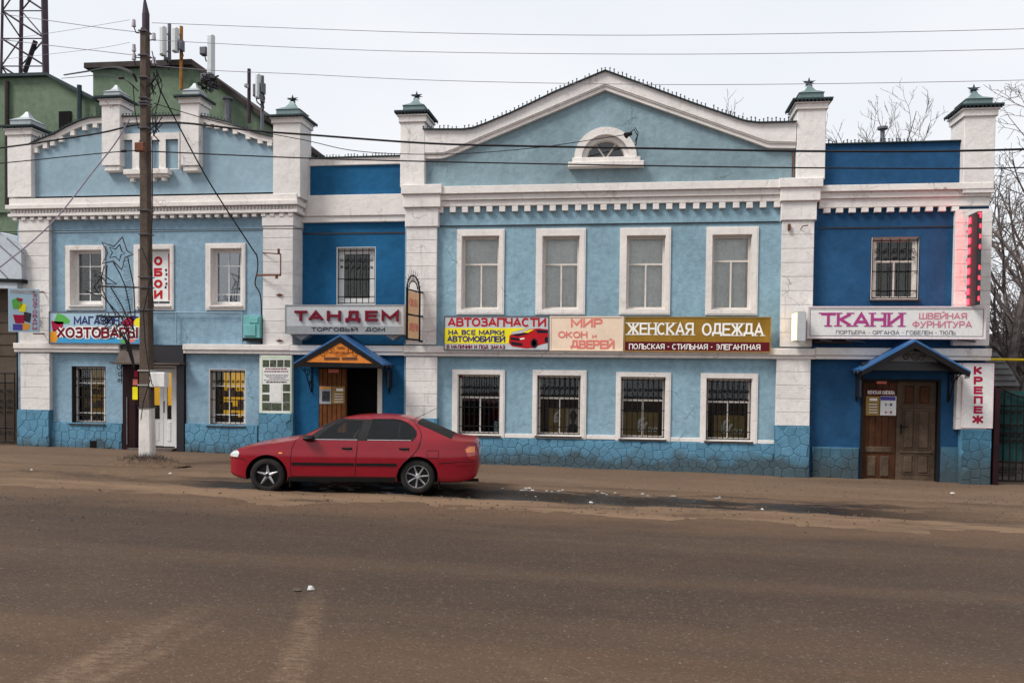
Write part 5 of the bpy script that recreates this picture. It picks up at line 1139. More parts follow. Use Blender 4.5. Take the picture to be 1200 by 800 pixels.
for (x0, y0, x1, y1) in ((374, 422, 384, 407), (422, 422, 411, 407), (383, 414, 391, 407), (415, 414, 407, 407)):
    a, b = P(x0, y0, Yt), P(x1, y1, Yt); scroll(mb, (a[0]+b[0])/2, (a[1]+b[1])/2, .09, Yt-.004, 1, 1.4, .007)
o = mb.build('painted_scroll', 'lett_sienna', can1)
for sgn, x in ((-1, el[0]+.10), (1, er[0]-.10)):
    m2 = MB(); zt_ = el[1]-.04
    m2.tube([(x, .0, zt_), (x, .0, zt_-.62)], .016, 4).tube([(x, -.75, zt_), (x, 0, zt_)], .016, 4).tube([(x, -.7, zt_), (x, -.35, zt_-.18), (x, -.03, zt_-.6)], .014, 4)
    for (yy, z_, r_) in ((-.2, zt_-.16, .11), (-.42, zt_-.1, .07), (-.1, zt_-.4, .07)):
        m2.tube([(x, yy+math.cos(a*.6)*r_*(1-a*.06), z_+math.sin(a*.6)*r_*(1-a*.06)) for a in range(14)], .010, 4)
    m2.build('scroll_bracket', 'black_iron', can1)
MB().box(er[0]-.06, er[0]-.03, -.30, .0, er[1]-.52, er[1]-.1).build('side_sheet', 'led_case', can1)
Yc = -.85; ap = P(1073, 400, Yc); el = P(1010, 434.5, Yc); er = P(1138, 436.5, Yc)
can2 = gable_canopy('door_canopy', 'gabled porch canopy with blue sheet roof over the double wooden door', ap, el[1], er[1], el[0], er[0], .9, .058, False)
YY = -.45; pts = [P(1030, 423.5, YY), P(1099, 424, YY), P(1086, 415, YY), P(1076, 411.5, YY), P(1062, 411.5, YY), P(1048, 414.5, YY)]
gb = MB().prism(pts, YY, YY+.03).build('gable_board', 'shed_slate', can2)
mb = MB()
for (x, y_, f_) in ((1062, 418, 1), (1072, 418, -1), (1080, 419, 1)): scroll(mb, *P(x, y_, YY), .085, YY-.006, f_, 1.5, .008)
mb.build('scrollwork', 'black_iron', gb)['kind'] = 'stuff'
q = RC(1012, 424.5, 1122, 434, YY); MB().box(el[0]+.1, er[0]-.25, YY-.02, YY+.05, q[2], q[3]).build('cross_beam', 'led_case', can2)
for x in (el[0]+.12, er[0]-.12):
    m2 = MB(); zt_ = el[1]-.03
    m2.tube([(x, .04, zt_), (x, .04, zt_-.62)], .02, 4).tube([(x, -.75, zt_), (x, .04, zt_)], .02, 4).tube([(x, -.7, zt_), (x, -.3, zt_-.14), (x, 0, zt_-.6)], .016, 4)
    for (yy, z_, r_) in ((-.2, zt_-.16, .11), (-.42, zt_-.1, .07)):
        m2.tube([(x, yy+math.cos(a*.6)*r_*(1-a*.06), z_+math.sin(a*.6)*r_*(1-a*.06)) for a in range(14)], .010, 4)
    m2.build('scroll_bracket', 'black_iron', can2)
MB().box(el[0]+.10, el[0]+.14, -.30, .05, el[1]-.56, el[1]-.03).build('side_sheet', 'led_case', can2)
q = P(1133.5, 440, -.6); t = thing('porch_lamp', 'small glass lantern hanging at the right tip of the blue canopy', 'lamp', (q[0], -.6, q[1]))
MB().tube([(q[0], -.6, q[1]+.06), (q[0], -.6, q[1]+.12)], .008, 5).build('hanger', 'black_iron', t); MB().tube([(q[0], -.6, q[1]+.06), (q[0], -.6, q[1]), (q[0], -.6, q[1]-.06)], .03, 8, r2=.055).build('shade', 'lamp_side', t, smooth=True)
# hook rail left of the shop entrance
t = thing('hanging_bracket', 'black scroll bracket sticking out left of the shop entrance', 'bracket', (P(140, 424.5)[0], 0, zz(140, 424.5)))
m2 = MB().tube(px3([(128.5, 424.5), (146, 425)], -.25), .014, 4)
for (x, y_, r_, f_) in ((140, 430, .09, 1), (141, 438, .07, -1), (139.5, 446, .05, 1)): scroll(m2, *P(x, y_, -.2), r_, -.2, f_, 1.4, .010)
m2.tube(px3([(142.5, 425), (142.5, 449)], -.05), .011, 4); m2.build('scrollwork', 'black_iron', t)
# ================================================================== THE PARKED CAR
mat('car_red', (.225, .006, .015), .28, .08, 2, 0, coords='obj', coat=.4, spec=.25, fine=.03, streak=.25, dirt=(.16, .07, .055))
mat('car_trim', (.009, .009, .010), .5, .1, 5, 0, coords='obj', spec=.15); mat('car_under', (.012, .011, .010), .9, .2, 5, 0, coords='obj')
mat('tyre', (.022, .020, .019), .85, .3, 9, .2, 60, coords='obj'); mat('rim_dark', (.02, .02, .022), .5, .2, 5, 0, coords='obj', metal=.5)
mat('rim_silver', (.55, .55, .56), .32, .1, 5, 0, coords='obj', metal=.7, spec=.6)
mat('lens_clear', (.62, .64, .65), .12, .1, 20, 0, coords='obj', spec=.8, coat=.6); mat('lens_red', (.35, .01, .01), .15, .05, 9, 0, coords='obj', spec=.8, coat=.6)
mat('lens_amber', (.75, .20, .02), .15, .05, 9, 0, coords='obj', spec=.8, coat=.6)
def car_glass(name, col, rough=.05):
    m = bpy.data.materials.new(name); m.use_nodes = True; b = m.node_tree.nodes['Principled BSDF']
    b.inputs['Base Color'].default_value = (*col, 1); b.inputs['Roughness'].default_value = rough; b.inputs['Specular IOR Level'].default_value = .5
    g = m.node_tree.nodes.new('ShaderNodeTexCoord'); t = m.node_tree.nodes.new('ShaderNodeTexNoise'); t.inputs['Scale'].default_value = 2.5; r_ = m.node_tree.nodes.new('ShaderNodeValToRGB')
    r_.color_ramp.elements[0].color = (*[c*.5 for c in col], 1); r_.color_ramp.elements[1].color = (*[c*1.5 for c in col], 1); r_.color_ramp.elements[0].position = .35; r_.color_ramp.elements[1].position = .65
    l = m.node_tree.links; l.new(g.outputs['Object'], t.inputs[0]); l.new(t.outputs[0], r_.inputs[0]); l.new(r_.outputs[0], b.inputs['Base Color']); MATS[name] = m
car_glass('glass_car_side', (.075, .085, .085)); car_glass('glass_tint', (.018, .019, .02))
def ip(tab, x):
    if x <= tab[0][0]: return tab[0][1]
    for k in range(len(tab)-1):
        a, b = tab[k], tab[k+1]
        if x <= b[0]:
            t = (x-a[0])/(b[0]-a[0])
            m0 = (b[1]-tab[k-1][1])/(b[0]-tab[k-1][0]) if k > 0 else (b[1]-a[1])/(b[0]-a[0])
            m1 = (tab[k+2][1]-a[1])/(tab[k+2][0]-a[0]) if k < len(tab)-2 else (b[1]-a[1])/(b[0]-a[0])
            h = b[0]-a[0]; t2 = t*t; t3 = t2*t
            return (2*t3-3*t2+1)*a[1]+(t3-2*t2+t)*h*m0+(-2*t3+3*t2)*b[1]+(t3-t2)*h*m1
    return tab[-1][1]
ZT = [(0, .60), (.02, .655), (.07, .72), (.15, .765), (.35, .83), (.6, .885), (.96, .942), (1.17, .985), (1.5, 1.145), (1.75, 1.262), (1.93, 1.325), (2.2, 1.372), (2.6, 1.388), (3.02, 1.362), (3.25, 1.308), (3.5, 1.208), (3.75, 1.095), (3.97, 1.005), (4.12, .985), (4.30, .972), (4.36, .955), (4.40, .90), (4.42, .80), (4.43, .66)]
ZB = [(0, .43), (.03, .33), (.12, .27), (.3, .225), (.5, .2), (4.0, .2), (4.25, .23), (4.38, .30), (4.43, .42)]
HW = [(0, .40), (.04, .56), (.1, .66), (.2, .745), (.4, .80), (.8, .838), (1.3, .85), (3.0, .855), (3.6, .84), (4.0, .80), (4.2, .755), (4.35, .67), (4.41, .57), (4.43, .46)]
SH = [(.1, .93), (.25, .965), (.40, .985), (.60, 1.0), (.70, 1.0), (.735, .985), (.86, .965), (.94, .950), (1.0, .915)]
def side_raw(x, z):
    w_ = ip(HW, x)
    if z <= .97: return w_*ip(SH, z)
    return w_*ip(SH, .97)-(z-.97)*.50-(z-.97)**2*.30
def zs_of(x):
    zt = ip(ZT, x); return zt-(.035+.02*min(1, max(0, (zt-.9)/.4)))
def body_y(x, z):
    zs = zs_of(x); zt = ip(ZT, x)
    if z <= zs: return side_raw(x, z)
    return side_raw(x, zs)*max(0, (zt-z)/(zt-zs))**(1/3)
def top_z(x, y):
    zs = zs_of(x); zt = ip(ZT, x); ys = side_raw(x, zs)
    return zt-(zt-zs)*min(1, abs(y)/ys)**3
fx, fy = G(315.2, 577.5); rx_, ry_ = G(492.5, 578.2)
CAR_ROT = math.atan2(ry_-fy, rx_-fx)*.5
car = thing('parked_car', 'red four-door sedan with star-spoked alloy wheels parked before the canopy', 'car', (0, 0, 0))
WB0, WB1, WR = .69, 3.33, .305
cs, sn = math.cos(CAR_ROT), math.sin(CAR_ROT)
# the near wheels stand at local y = -.72 (near side is -y) ; car length runs along +x
midx, midy = (fx+rx_)/2, (fy+ry_)/2
lx, ly = (WB0+WB1)/2, -.80
CAR_S = 1.01*math.hypot(rx_-fx, ry_-fy)/(WB1-WB0)
car_o = Vector((midx-(cs*lx-sn*ly)*CAR_S, midy-(sn*lx+cs*ly)*CAR_S, zg(midx)+.005))
print('CAR scale', CAR_S, 'rot', math.degrees(CAR_ROT), car_o)
def carbuild(mb, name, m, parent, smooth=True):        # car parts are built in car space, the empty is placed at the end
    return mb.build(name, m, parent, smooth=smooth)
# body shell
xs = [0, .008, .02, .04, .07, .11, .15, .2, .27, .35]+[.35+(1.17-.35)*k/10 for k in range(1, 11)]+[1.17+(1.93-1.17)*k/10 for k in range(1, 11)]+[1.93+(3.25-1.93)*k/13 for k in range(1, 14)]+[3.25+(3.97-3.25)*k/9 for k in range(1, 10)]+[4.05, 4.12, 4.2, 4.26, 4.31, 4.35, 4.38, 4.40, 4.415, 4.425, 4.43]
def ring_of(x):
    zb, zt, zs = ip(ZB, x), ip(ZT, x), zs_of(x); half = []
    w0 = side_raw(x, zb+.06)
    half += [(0, zb), (w0*.55, zb), (w0*.93, zb+.004), (w0*.985, zb+.025)]
    for k in range(15):
        z_ = zb+.06+(zs-zb-.06)*k/14; half.append((side_raw(x, z_), z_))
    ys = side_raw(x, zs)
    for f_ in (.96, .9, .82, .7, .5, .25, 0): half.append((ys*f_, top_z(x, ys*f_)))
    return [(-a, b) for a, b in half]+[(a, b) for a, b in half[-2:0:-1]]
rings = [[(x, y, z_) for y, z_ in ring_of(x)] for x in xs]; N = len(rings[0]); mb = MB()
mb.add([v for r_ in rings for v in r_], [(k*N+a, k*N+(a+1) % N, (k+1)*N+(a+1) % N, (k+1)*N+a) for k in range(len(rings)-1) for a in range(N)]+[tuple(range(N))[::-1], tuple((len(rings)-1)*N+a for a in range(N))])
body = mb.build('body', 'car_red', car, smooth=True); body.data.materials.append(MATS['car_under'])
for X_ in (WB0, WB1):
    for s_ in (-1, 1):
        c_ = MB().cyl((X_, .315), .362, s_*1.1, s_*.52, 40); co = c_.build('cutter', 'car_under', None)
        md = body.modifiers.new('b', 'BOOLEAN'); md.operation = 'DIFFERENCE'; md.solver = 'EXACT'; md.object = co; md.material_mode = 'TRANSFER'
        bpy.context.view_layer.update(); me = bpy.data.meshes.new_from_object(body.evaluated_get(bpy.context.evaluated_depsgraph_get()))
        body.modifiers.clear(); body.data = me; bpy.data.objects.remove(co)
cab = MB().prism([(1.52, .968), (1.69, 1.12), (1.93, 1.285), (2.90, 1.300), (3.02, 1.280), (3.13, 1.235), (3.22, 1.17), (3.27, 1.08), (3.24, 1.0), (3.19, .968)], -1.1, 1.1).build('cutter', 'car_under', None)
md = body.modifiers.new('b', 'BOOLEAN'); md.operation = 'DIFFERENCE'; md.solver = 'EXACT'; md.object = cab; md.material_mode = 'TRANSFER'
bpy.context.view_layer.update(); me = bpy.data.meshes.new_from_object(body.evaluated_get(bpy.context.evaluated_depsgraph_get())); body.modifiers.clear(); body.data = me; bpy.data.objects.remove(cab)
mat('seat_cloth', (.07, .07, .075), .9, .2, 6, .2, 40, coords='obj')
for (sx_, sy_) in ((2.20, -.36), (2.20, .36), (2.98, -.34), (2.98, .34)):
    vs = []; prof = [(-.02, .97, .20), (.03, 1.06, .21), (.075, 1.13, .17), (.095, 1.145, .10), (.10, 1.15, .105), (.115, 1.20, .115), (.13, 1.235, .09), (.135, 1.245, .03)]
    for (dx_, z_, hw_) in prof: vs += [(sx_+dx_+.055*math.cos(2*math.pi*a/12), sy_+hw_*math.sin(2*math.pi*a/12), z_) for a in range(12)]
    MB().add(vs, [(j*12+a, j*12+(a+1) % 12, j*12+12+(a+1) % 12, j*12+12+a) for j in range(len(prof)-1) for a in range(12)]+[tuple(range(len(vs)-12, len(vs)))]).build('seat', 'seat_cloth', car, smooth=True)
MB().tube([(1.80+.03*math.sin(a*.5236), -.36+.17*math.cos(a*.5236), 1.01+.10*math.sin(a*.5236)) for a in range(13)], .012, 5).build('steering_wheel', 'car_trim', car, smooth=True)
for p in body.data.polygons: p.use_smooth = True
body.data.set_sharp_from_angle(angle=R(40)); body.data.name = 'body'
def patch(s_, zs_, fl, fr, off, name, m, parent, nx_=14, th=0.0, smooth=True):
    """a panel laid over the car side: rows of z, from fl(z) to fr(z)"""
    vs = []; fs = []
    for z_ in zs_:
        a, b = fl(z_), fr(z_)
        for k in range(nx_+1):
            x = a+(b-a)*k/nx_; vs.append((x, s_*(body_y(x, z_)+off), z_))
    for j in range(len(zs_)-1):
        for k in range(nx_): q = j*(nx_+1)+k; fs.append((q, q+1, q+nx_+2, q+nx_+1))
    me = bpy.data.meshes.new(name); me.from_pydata(vs, [], fs if s_ < 0 else [f[::-1] for f in fs])
    for p in me.polygons: p.use_smooth = smooth
    me.materials.append(MATS[m]); o = bpy.data.objects.new(name, me); COL.objects.link(o); o.parent = parent
    return o
def tb(tab): return lambda z_: ip(tab, z_)
def lint(tab):
    def f(v):
        if v <= tab[0][0]: return tab[0][1]
        for a, b in zip(tab[:-1], tab[1:]):
            if v <= b[0]: return a[1]+(b[1]-a[1])*(v-a[0])/(b[0]-a[0])
        return tab[-1][1]
    return f
def fr_(a, b, n): return [a+(b-a)*k/n for k in range(n+1)]
def ribbon(s_, pts, off, name, m, parent, r=.005):
    mb = MB().tube([(x, s_*(body_y(x, z_)+off), z_) for x, z_ in pts], r, 4); return mb.build(name, m, parent)
def dense(pts, n=5):
    out = []
    for a, b in zip(pts[:-1], pts[1:]):
        for k in range(n): t = k/n; out.append((a[0]+(b[0]-a[0])*t, a[1]+(b[1]-a[1])*t))
    return out+[pts[-1]]
for s_ in (-1, 1):
    # front door, with its window, handle and moulding
    Lf = lint([(.30, 1.12), (.6, 1.115), (.80, 1.135), (.955, 1.20)]); Rf = lint([(.30, 2.235), (.955, 2.27)])
    d1 = patch(s_, fr_(.305, .945, 12), Lf, Rf, .0035, 'door', 'car_red', car)
    Lr = lint([(.30, 2.245), (.955, 2.28)]); Rr = lint([(.30, 2.95), (.34, 2.97), (.45, 3.01), (.56, 3.09), (.70, 3.25), (.80, 3.33), (.955, 3.36)])
    d2 = patch(s_, fr_(.305, .945, 12), Lr, Rr, .0035, 'door', 'car_red', car)
    ribbon(s_, dense([(1.205, .965), (1.13, .80), (1.112, .6), (1.115, .30), (1.6, .298), (2.24, .298)]), .002, 'door_seam', 'car_under', d1, .006)
    ribbon(s_, dense([(2.285, .95), (2.24, .298), (2.96, .298), (3.01, .45), (3.09, .56), (3.25, .70), (3.345, .82), (3.385, .95), (3.39, 1.06), (3.34, 1.18), (3.24, 1.28), (3.16, 1.315)]), .002, 'door_seam', 'car_under', d2, .006)
    # greenhouse: black surround, then glass
    Lt = lint([(.945, 1.36), (1.10, 1.55), (1.20, 1.69), (1.31, 1.86)]); Rt = lint([(.945, 2.42), (1.31, 2.50)])
    Lw = lint([(.945, 1.50), (1.10, 1.665), (1.20, 1.785), (1.29, 1.92)]); Rw = lint([(.945, 2.285), (1.31, 2.375)])
    patch(s_, fr_(.955, 1.300, 10), Lw, Rw, .0060, 'window', 'glass_cabin', d1)
    patch(s_, fr_(.948, 1.318, 12), Lt, lambda z_: Lw(z_)+.012, .0075, 'window_surround', 'car_trim', d1, 4)
    patch(s_, fr_(.948, 1.318, 12), lambda z_: Rw(z_)-.012, lambda z_: Rt(z_)-.035, .0075, 'window_surround', 'car_trim', d1, 4)
    patch(s_, [1.288, 1.303, 1.318], lambda z_: Lt(z_), Rt, .0085, 'window_surround', 'car_trim', d1, 12)
    Rq = lint([(.95, 3.22), (.99, 3.275), (1.06, 3.31), (1.12, 3.30), (1.19, 3.24), (1.25, 3.15), (1.30, 3.03), (1.325, 2.92)])
    patch(s_, fr_(.955, 1.320, 12), lambda z_: Rt(z_)-.02, lambda z_: Rq(z_)-.006, .0060, 'window', 'glass_cabin_dark', d2)
    patch(s_, fr_(.948, 1.318, 12), lambda z_: Rt(z_)-.034, lambda z_: Rt(z_)+.012, .0080, 'window_surround', 'car_trim', d2, 3)
    patch(s_, fr_(.952, 1.312, 10), lambda z_: 2.985, lambda z_: 3.010, .0085, 'quarter_divider', 'car_trim', d2, 2)
    ribbon(s_, dense([(3.215, .955), (3.265, .99), (3.298, 1.06), (3.288, 1.12), (3.228, 1.19), (3.14, 1.25), (3.02, 1.298), (2.9, 1.318), (2.5, 1.318)]), .004, 'window_surround', 'car_trim', d2, .011)
    for (a, b, p_) in ((1.50, 2.27, d1), (2.45, 3.22, d2)): ribbon(s_, dense([(a, .958), (b, .958)], 12), .006, 'chrome_strip', 'rim_silver', p_, .006)
    for (a, b, p_) in ((1.13, 2.23, d1), (2.26, 2.97, d2)):
        patch(s_, [.498, .505, .54, .547], lint([(0, a)]), lint([(0, b)]), .014, 'side_moulding', 'car_trim', p_, 10)
    for (a, p_) in ((2.02, d1), (3.02, d2)):
        patch(s_, [.785, .79, .82, .825], lint([(0, a-.01)]), lint([(0, a+.17)]), .006, 'handle_recess', 'car_under', p_, 4)
        mb = MB(); q = [(a+.02+.13*k/4, s_*(body_y(a+.02+.13*k/4, .81)+.022), .812) for k in range(5)]; mb.tube(q, .012, 5); mb.build('handle', 'car_trim', p_, smooth=True)
    ribbon(s_, dense([(3.50, .78), (3.70, .78), (3.70, .65), (3.50, .65), (3.50, .78)]), .001, 'fuel_flap_seam', 'car_under', car, .004) if s_ < 0 else None
    # mirror
    ym = s_*(body_y(1.45, .97)+.09); mb = MB()
    prof = [(-.09, .25), (-.08, .7), (-.03, 1), (.06, 1), (.09, .8), (.1, .4)]
    vs = []
    for (dx_, k_) in prof:
        vs += [(1.43+dx_, ym+.10*k_*math.cos(2*math.pi*a/10), .985+.055*k_*math.sin(2*math.pi*a/10)) for a in range(10)]
    mb.add(vs, [(j*10+a, j*10+(a+1) % 10, j*10+10+(a+1) % 10, j*10+10+a) for j in range(len(prof)-1) for a in range(10)]+[tuple(range(10)), tuple(range(len(vs)-10, len(vs)))])
    mb.tube([(1.46, s_*body_y(1.46, .95), .955), (1.45, ym, .965)], .022, 6); mb.build('wing_mirror', 'car_trim', car, smooth=True)
    # lamps and indicator
    patch(s_, fr_(.625, .742, 6), lint([(.62, .035), (.70, .06), (.75, .11)]), lint([(.62, .205), (.70, .235), (.75, .19)]), .006, 'headlight', 'lens_clear', car, 8)
    patch(s_, [.70, .725], lint([(0, .90)]), lint([(0, .965)]), .008, 'indicator', 'lens_amber', car, 4)
    patch(s_, fr_(.62, .86, 8), lint([(.6, 4.27), (.7, 4.22), (.80, 4.17), (.87, 4.24)]), lint([(.6, 4.425)]), .006, 'tail_light', 'lens_red', car, 8)
    patch(s_, fr_(.745, .845, 5), lint([(.74, 4.21), (.80, 4.19), (.85, 4.26)]), lint([(.7, 4.36)]), .010, 'tail_light_indicator', 'lens_amber', car, 6)
    # bumper lines, sills, mud flaps
    ribbon(s_, dense([(.03, .60), (.30, .60), (.345, .55)]), .002, 'bumper_seam', 'car_under', car, .005)
    ribbon(s_, dense([(3.70, .555), (4.0, .575), (4.42, .575)]), .002, 'bumper_seam', 'car_under', car, .006)
    patch(s_, [.52, .53, .565, .57], lambda z_: 4.0, lambda z_: 4.42, .016, 'bumper_rib', 'car_red', car, 8)
    patch(s_, fr_(.205, .285, 4), lint([(0, 1.06)]), lint([(0, 2.95)]), .004, 'sill', 'car_under', car, 10)
    for x_ in (WB0+.39, WB1+.37):
        MB().box(x_, x_+.012, s_*.60 if s_ > 0 else -.82, s_*.82 if s_ > 0 else -.60, .10, .30).build('mud_flap', 'car_under', car)
# windscreen and rear screen
def topglass(x0, x1, name, m, off, fr__=.93):
    vs = []; fs = []; nx_ = 12; ny_ = 12
    for i in range(nx_+1):
        x = x0+(x1-x0)*i/nx_; ys = side_raw(x, zs_of(x))*fr__
        for j in range(ny_+1):
            y = -ys+2*ys*j/ny_; vs.append((x-off*.35*(1 if x < 2.5 else -1), y, top_z(x, y)+off))
    for i in range(nx_):
        for j in range(ny_): q = i*(ny_+1)+j; fs.append((q, q+ny_+1, q+ny_+2, q+1))
    me = bpy.data.meshes.new(name); me.from_pydata(vs, [], fs)
    for p in me.polygons: p.use_smooth = True
    me.materials.append(MATS[m]); o = bpy.data.objects.new(name, me); COL.objects.link(o); o.parent = car; return o
topglass(3.30, 3.93, 'rear_screen', 'car_trim', .004, .95); topglass(1.215, 1.90, 'windscreen', 'car_trim', .004, .93)
for o in list(bpy.data.objects):
    if o.type == 'MESH' and o.data.materials and o.data.materials[0] is None: print('nomat', o.name)
# wheels
def wheel(X_, s_, kind):
    y0 = s_*.80; wt = bpy.data.objects.new('wheel', None); COL.objects.link(wt); wt.parent = car; wt.location = (X_, 0, WR)
    def lathe(prof, m, name, n=40):
        vs = []
        for (r_, y_) in prof: vs += [(X_+r_*math.cos(2*math.pi*a/n), s_*y_, WR+r_*math.sin(2*math.pi*a/n)) for a in range(n)]
        return MB().add(vs, [(j*n+a, j*n+(a+1) % n, j*n+n+(a+1) % n, j*n+n+a) for j in range(len(prof)-1) for a in range(n)]).build(name, m, wt, smooth=True)
    lathe([(.205, .795), (.215, .812), (.25, .818), (.285, .808), (.301, .79), (.305, .76), (.305, .66), (.29, .63), (.2, .62)], 'tyre', 'tyre')
    lathe([(.205, .64), (.195, .70), (.195, .785), (.200, .80), (.207, .797)], 'rim_silver' if kind == 7 else 'rim_dark', 'rim')
    lathe([(0, .735), (.194, .735)], 'rim_dark', 'wheel_disc', 24)
    n = 5 if kind == 5 else 7
    sp = MB()
    for k in range(n):
        a = 2*math.pi*k/n+(.32 if kind == 5 else .1); c_, d_ = math.cos(a), math.sin(a)
        w0, w1 = (.036, .012) if kind == 5 else (.020, .013)
        def pt(r_, u, y_): return (X_+c_*r_-d_*u, s_*y_, WR+d_*r_+c_*u)
        sp.add([pt(.02, -w0, .752), pt(.02, w0, .752), pt(.19, w1, .785), pt(.19, -w1, .785), pt(.02, 0, .790), pt(.19, 0, .802)], [(0, 4, 5, 3), (4, 1, 2, 5), (3, 5, 2), (0, 1, 4)])
    sp.build('spokes', 'rim_silver', wt)
    MB().cyl((X_, WR), .032, s_*.80, s_*.76, 16).build('hub_cap', 'rim_silver' if kind == 7 else 'car_trim', wt)
wheel(WB0, -1, 5); wheel(WB1, -1, 7); wheel(WB0, 1, 5); wheel(WB1, 1, 7)
MB().box(.4, 4.0, -.55, .55, .18, .24).build('underbody', 'car_under', car)
MB().tube([(4.05, -.35, .2), (4.42, -.35, .2)], .03, 8).build('exhaust_pipe', 'car_under', car)
MB().tube([(3.20, -.35, 1.30), (3.62, -.35, 1.52)], .006, 4, r2=.003).build('antenna', 'car_trim', car)
MB().box(4.425, 4.44, -.26, .26, .66, .77).build('number_plate', 'lens_clear', car)
for o in list(car.children_recursive):                 # longer nose and tail overhangs
    if o.type != 'MESH' or (o.parent and o.parent.name.startswith('wheel')): continue
    for v in o.data.vertices:
        if v.co.x < .50: v.co.x -= .085*(.50-v.co.x)/.50
        if v.co.x > 3.75: v.co.x -= .03*(v.co.x-3.75)/.68
car.location = car_o+Vector((-.06, 0, 0)); car.rotation_euler = (0, 0, CAR_ROT); car.scale = (CAR_S, CAR_S, CAR_S*.98)

# ================================================================== POLE AND WHAT HANGS ON IT
pbx, pby = G(171.2, 544); YP = pby
topz = zz(168, 33, YP); bz = zg(pbx)-.3
pole = thing('utility_pole', 'weathered concrete utility pole with whitewashed foot standing on the verge', 'utility pole', (pbx, YP, zg(pbx)))
def sq(x, y, z_, hx_, hy, c=.03): return [(x-hx_+c, y-hy, z_), (x+hx_-c, y-hy, z_), (x+hx_, y-hy+c, z_), (x+hx_, y+hy-c, z_), (x+hx_-c, y+hy, z_), (x-hx_+c, y+hy, z_), (x-hx_, y+hy-c, z_), (x-hx_, y-hy+c, z_)]
def pframe(py): return P(172.6-(544-py)*(171.3-168.5)/511, py, YP)
def taper(l, m, name):
    vs = []
    for (py, wpx) in l:
        x, z_ = pframe(py); vs += sq(x, YP, z_, (wpx*.0190-.125)/2, .095*wpx/20)
    n = 8; MB().add(vs, [(j*n+a, j*n+(a+1) % n, j*n+n+(a+1) % n, j*n+n+a) for j in range(len(l)-1) for a in range(n)]+[tuple(range(n)), tuple(range(len(vs)-n, len(vs)))]).build(name, m, pole)
taper([(560, 22.2), (520, 22), (477, 21)], 'pole_white', 'whitewashed_foot')
taper([(476.5, 20.6), (400, 19.4), (300, 18.2), (200, 17.2), (120, 16.3), (37, 15.4), (33.5, 14)], 'concrete_pole', 'shaft')
tx, tz = pframe(34)
MB().tube([(tx+.02, YP, tz-.2), (tx+.02, YP, tz+.30)], .075, 10).tube([(tx+.02, YP, tz+.30), (tx+.0, YP, tz+.56)], .073, 10, r2=.03).tube([(tx, YP, tz+.56), (tx, YP, tz+1.2)], .025, 8).build('top_pipe', 'tower_red', pole, smooth=True)
for py in (477.5, 451, 434, 363, 337, 325, 275, 247, 151, 124, 121, 116, 92, 66, 38):
    x, z_ = pframe(py); wd = ((15.4+(py-33)*.0128)*.0190-.14)/2+.010; MB().ring((x-wd, x+wd, z_-.012, z_+.012), (x-wd+.01, x+wd-.01, z_-.004, z_+.004), YP-.115, YP+.115).build('clamp_band', 'litter_white' if py in (451, 434) else 'antenna_grey', pole)
x, z_ = pframe(444); MB().cbox(x+.13, x+.47, YP-.12, YP+.05, P(191, 453.5, YP)[1], P(191, 436, YP)[1], .015).build('cable_box', 'sign_white', pole)
for (a, b, y_) in ((0, 1, 37), (0, 1, 66), (0, 1, 76), (1, 1, 46), (1, 1, 74)):
    x, z_ = pframe(y_); s_ = 1 if a else -1
    q = Vector((x+s_*(.25 if not a else .20), YP, z_+(.16 if not a else .02)))
    hk = MB().tube([(x+s_*.1, YP, z_-.03), (x+s_*.2, YP, z_-.02), q+Vector((0, 0, -.05))], .012, 5).build('insulator_hook', 'black_iron', pole)
    MB().tube([q+Vector((0, 0, -.05)), q+Vector((0, 0, .0)), q+Vector((0, 0, .035)), q+Vector((0, 0, .09))], .045, 10, r2=.035).build('insulator', 'ceramic', hk, smooth=True)
for pts in (((178, 60), (183, 80), (190, 100), (186, 120), (178, 130), (180, 160)), ((182, 75), (188, 110), (180, 140)), ((156, 100), (158, 130), (162, 150)), ((166, 290), (178, 320), (168, 365), (170, 400), (174, 430), (178, 450), (180, 452)), ((180, 360), (175, 300), (179, 250), (178, 160)), ((176, 445), (168, 470), (165, 492)), ((182, 100), (190, 95), (183, 85)), ((160, 470), (162, 477), (164, 478))):
    MB().tube([(P(x, y, YP-.2)[0], YP-.2, P(x, y, YP-.2)[1]) for x, y in pts], .011, 4).build('pole_wire', 'cable', pole)
x, z_ = pframe(176); MB().cbox(x-.10, x+.12, YP-.26, YP-.19, z_-.09, z_+.1, .02).build('junction_bracket', 'rust_iron', pole)
for (px, py, n_) in ((182, 98, 4), (186, 146, 5)):
    mb = MB(); rs = random.Random(px)
    for k in range(9):
        a = rs.uniform(-7, 7); b = rs.uniform(-9, 9); mb.tube([(P(px+a, py+b, YP-.1)[0], YP-.15+rs.uniform(-.1, .1), P(px, py+b, YP)[1]), (P(px+a*.3+3, py+b+8, YP)[0], YP-.2, P(px, py+b+8, YP)[1]), (P(px-a, py+b+14, YP)[0], YP-.15, P(px, py+b+14, YP)[1])], .012, 4)
    o = mb.build('wire_tangle', 'cable', pole); o['kind'] = 'stuff'
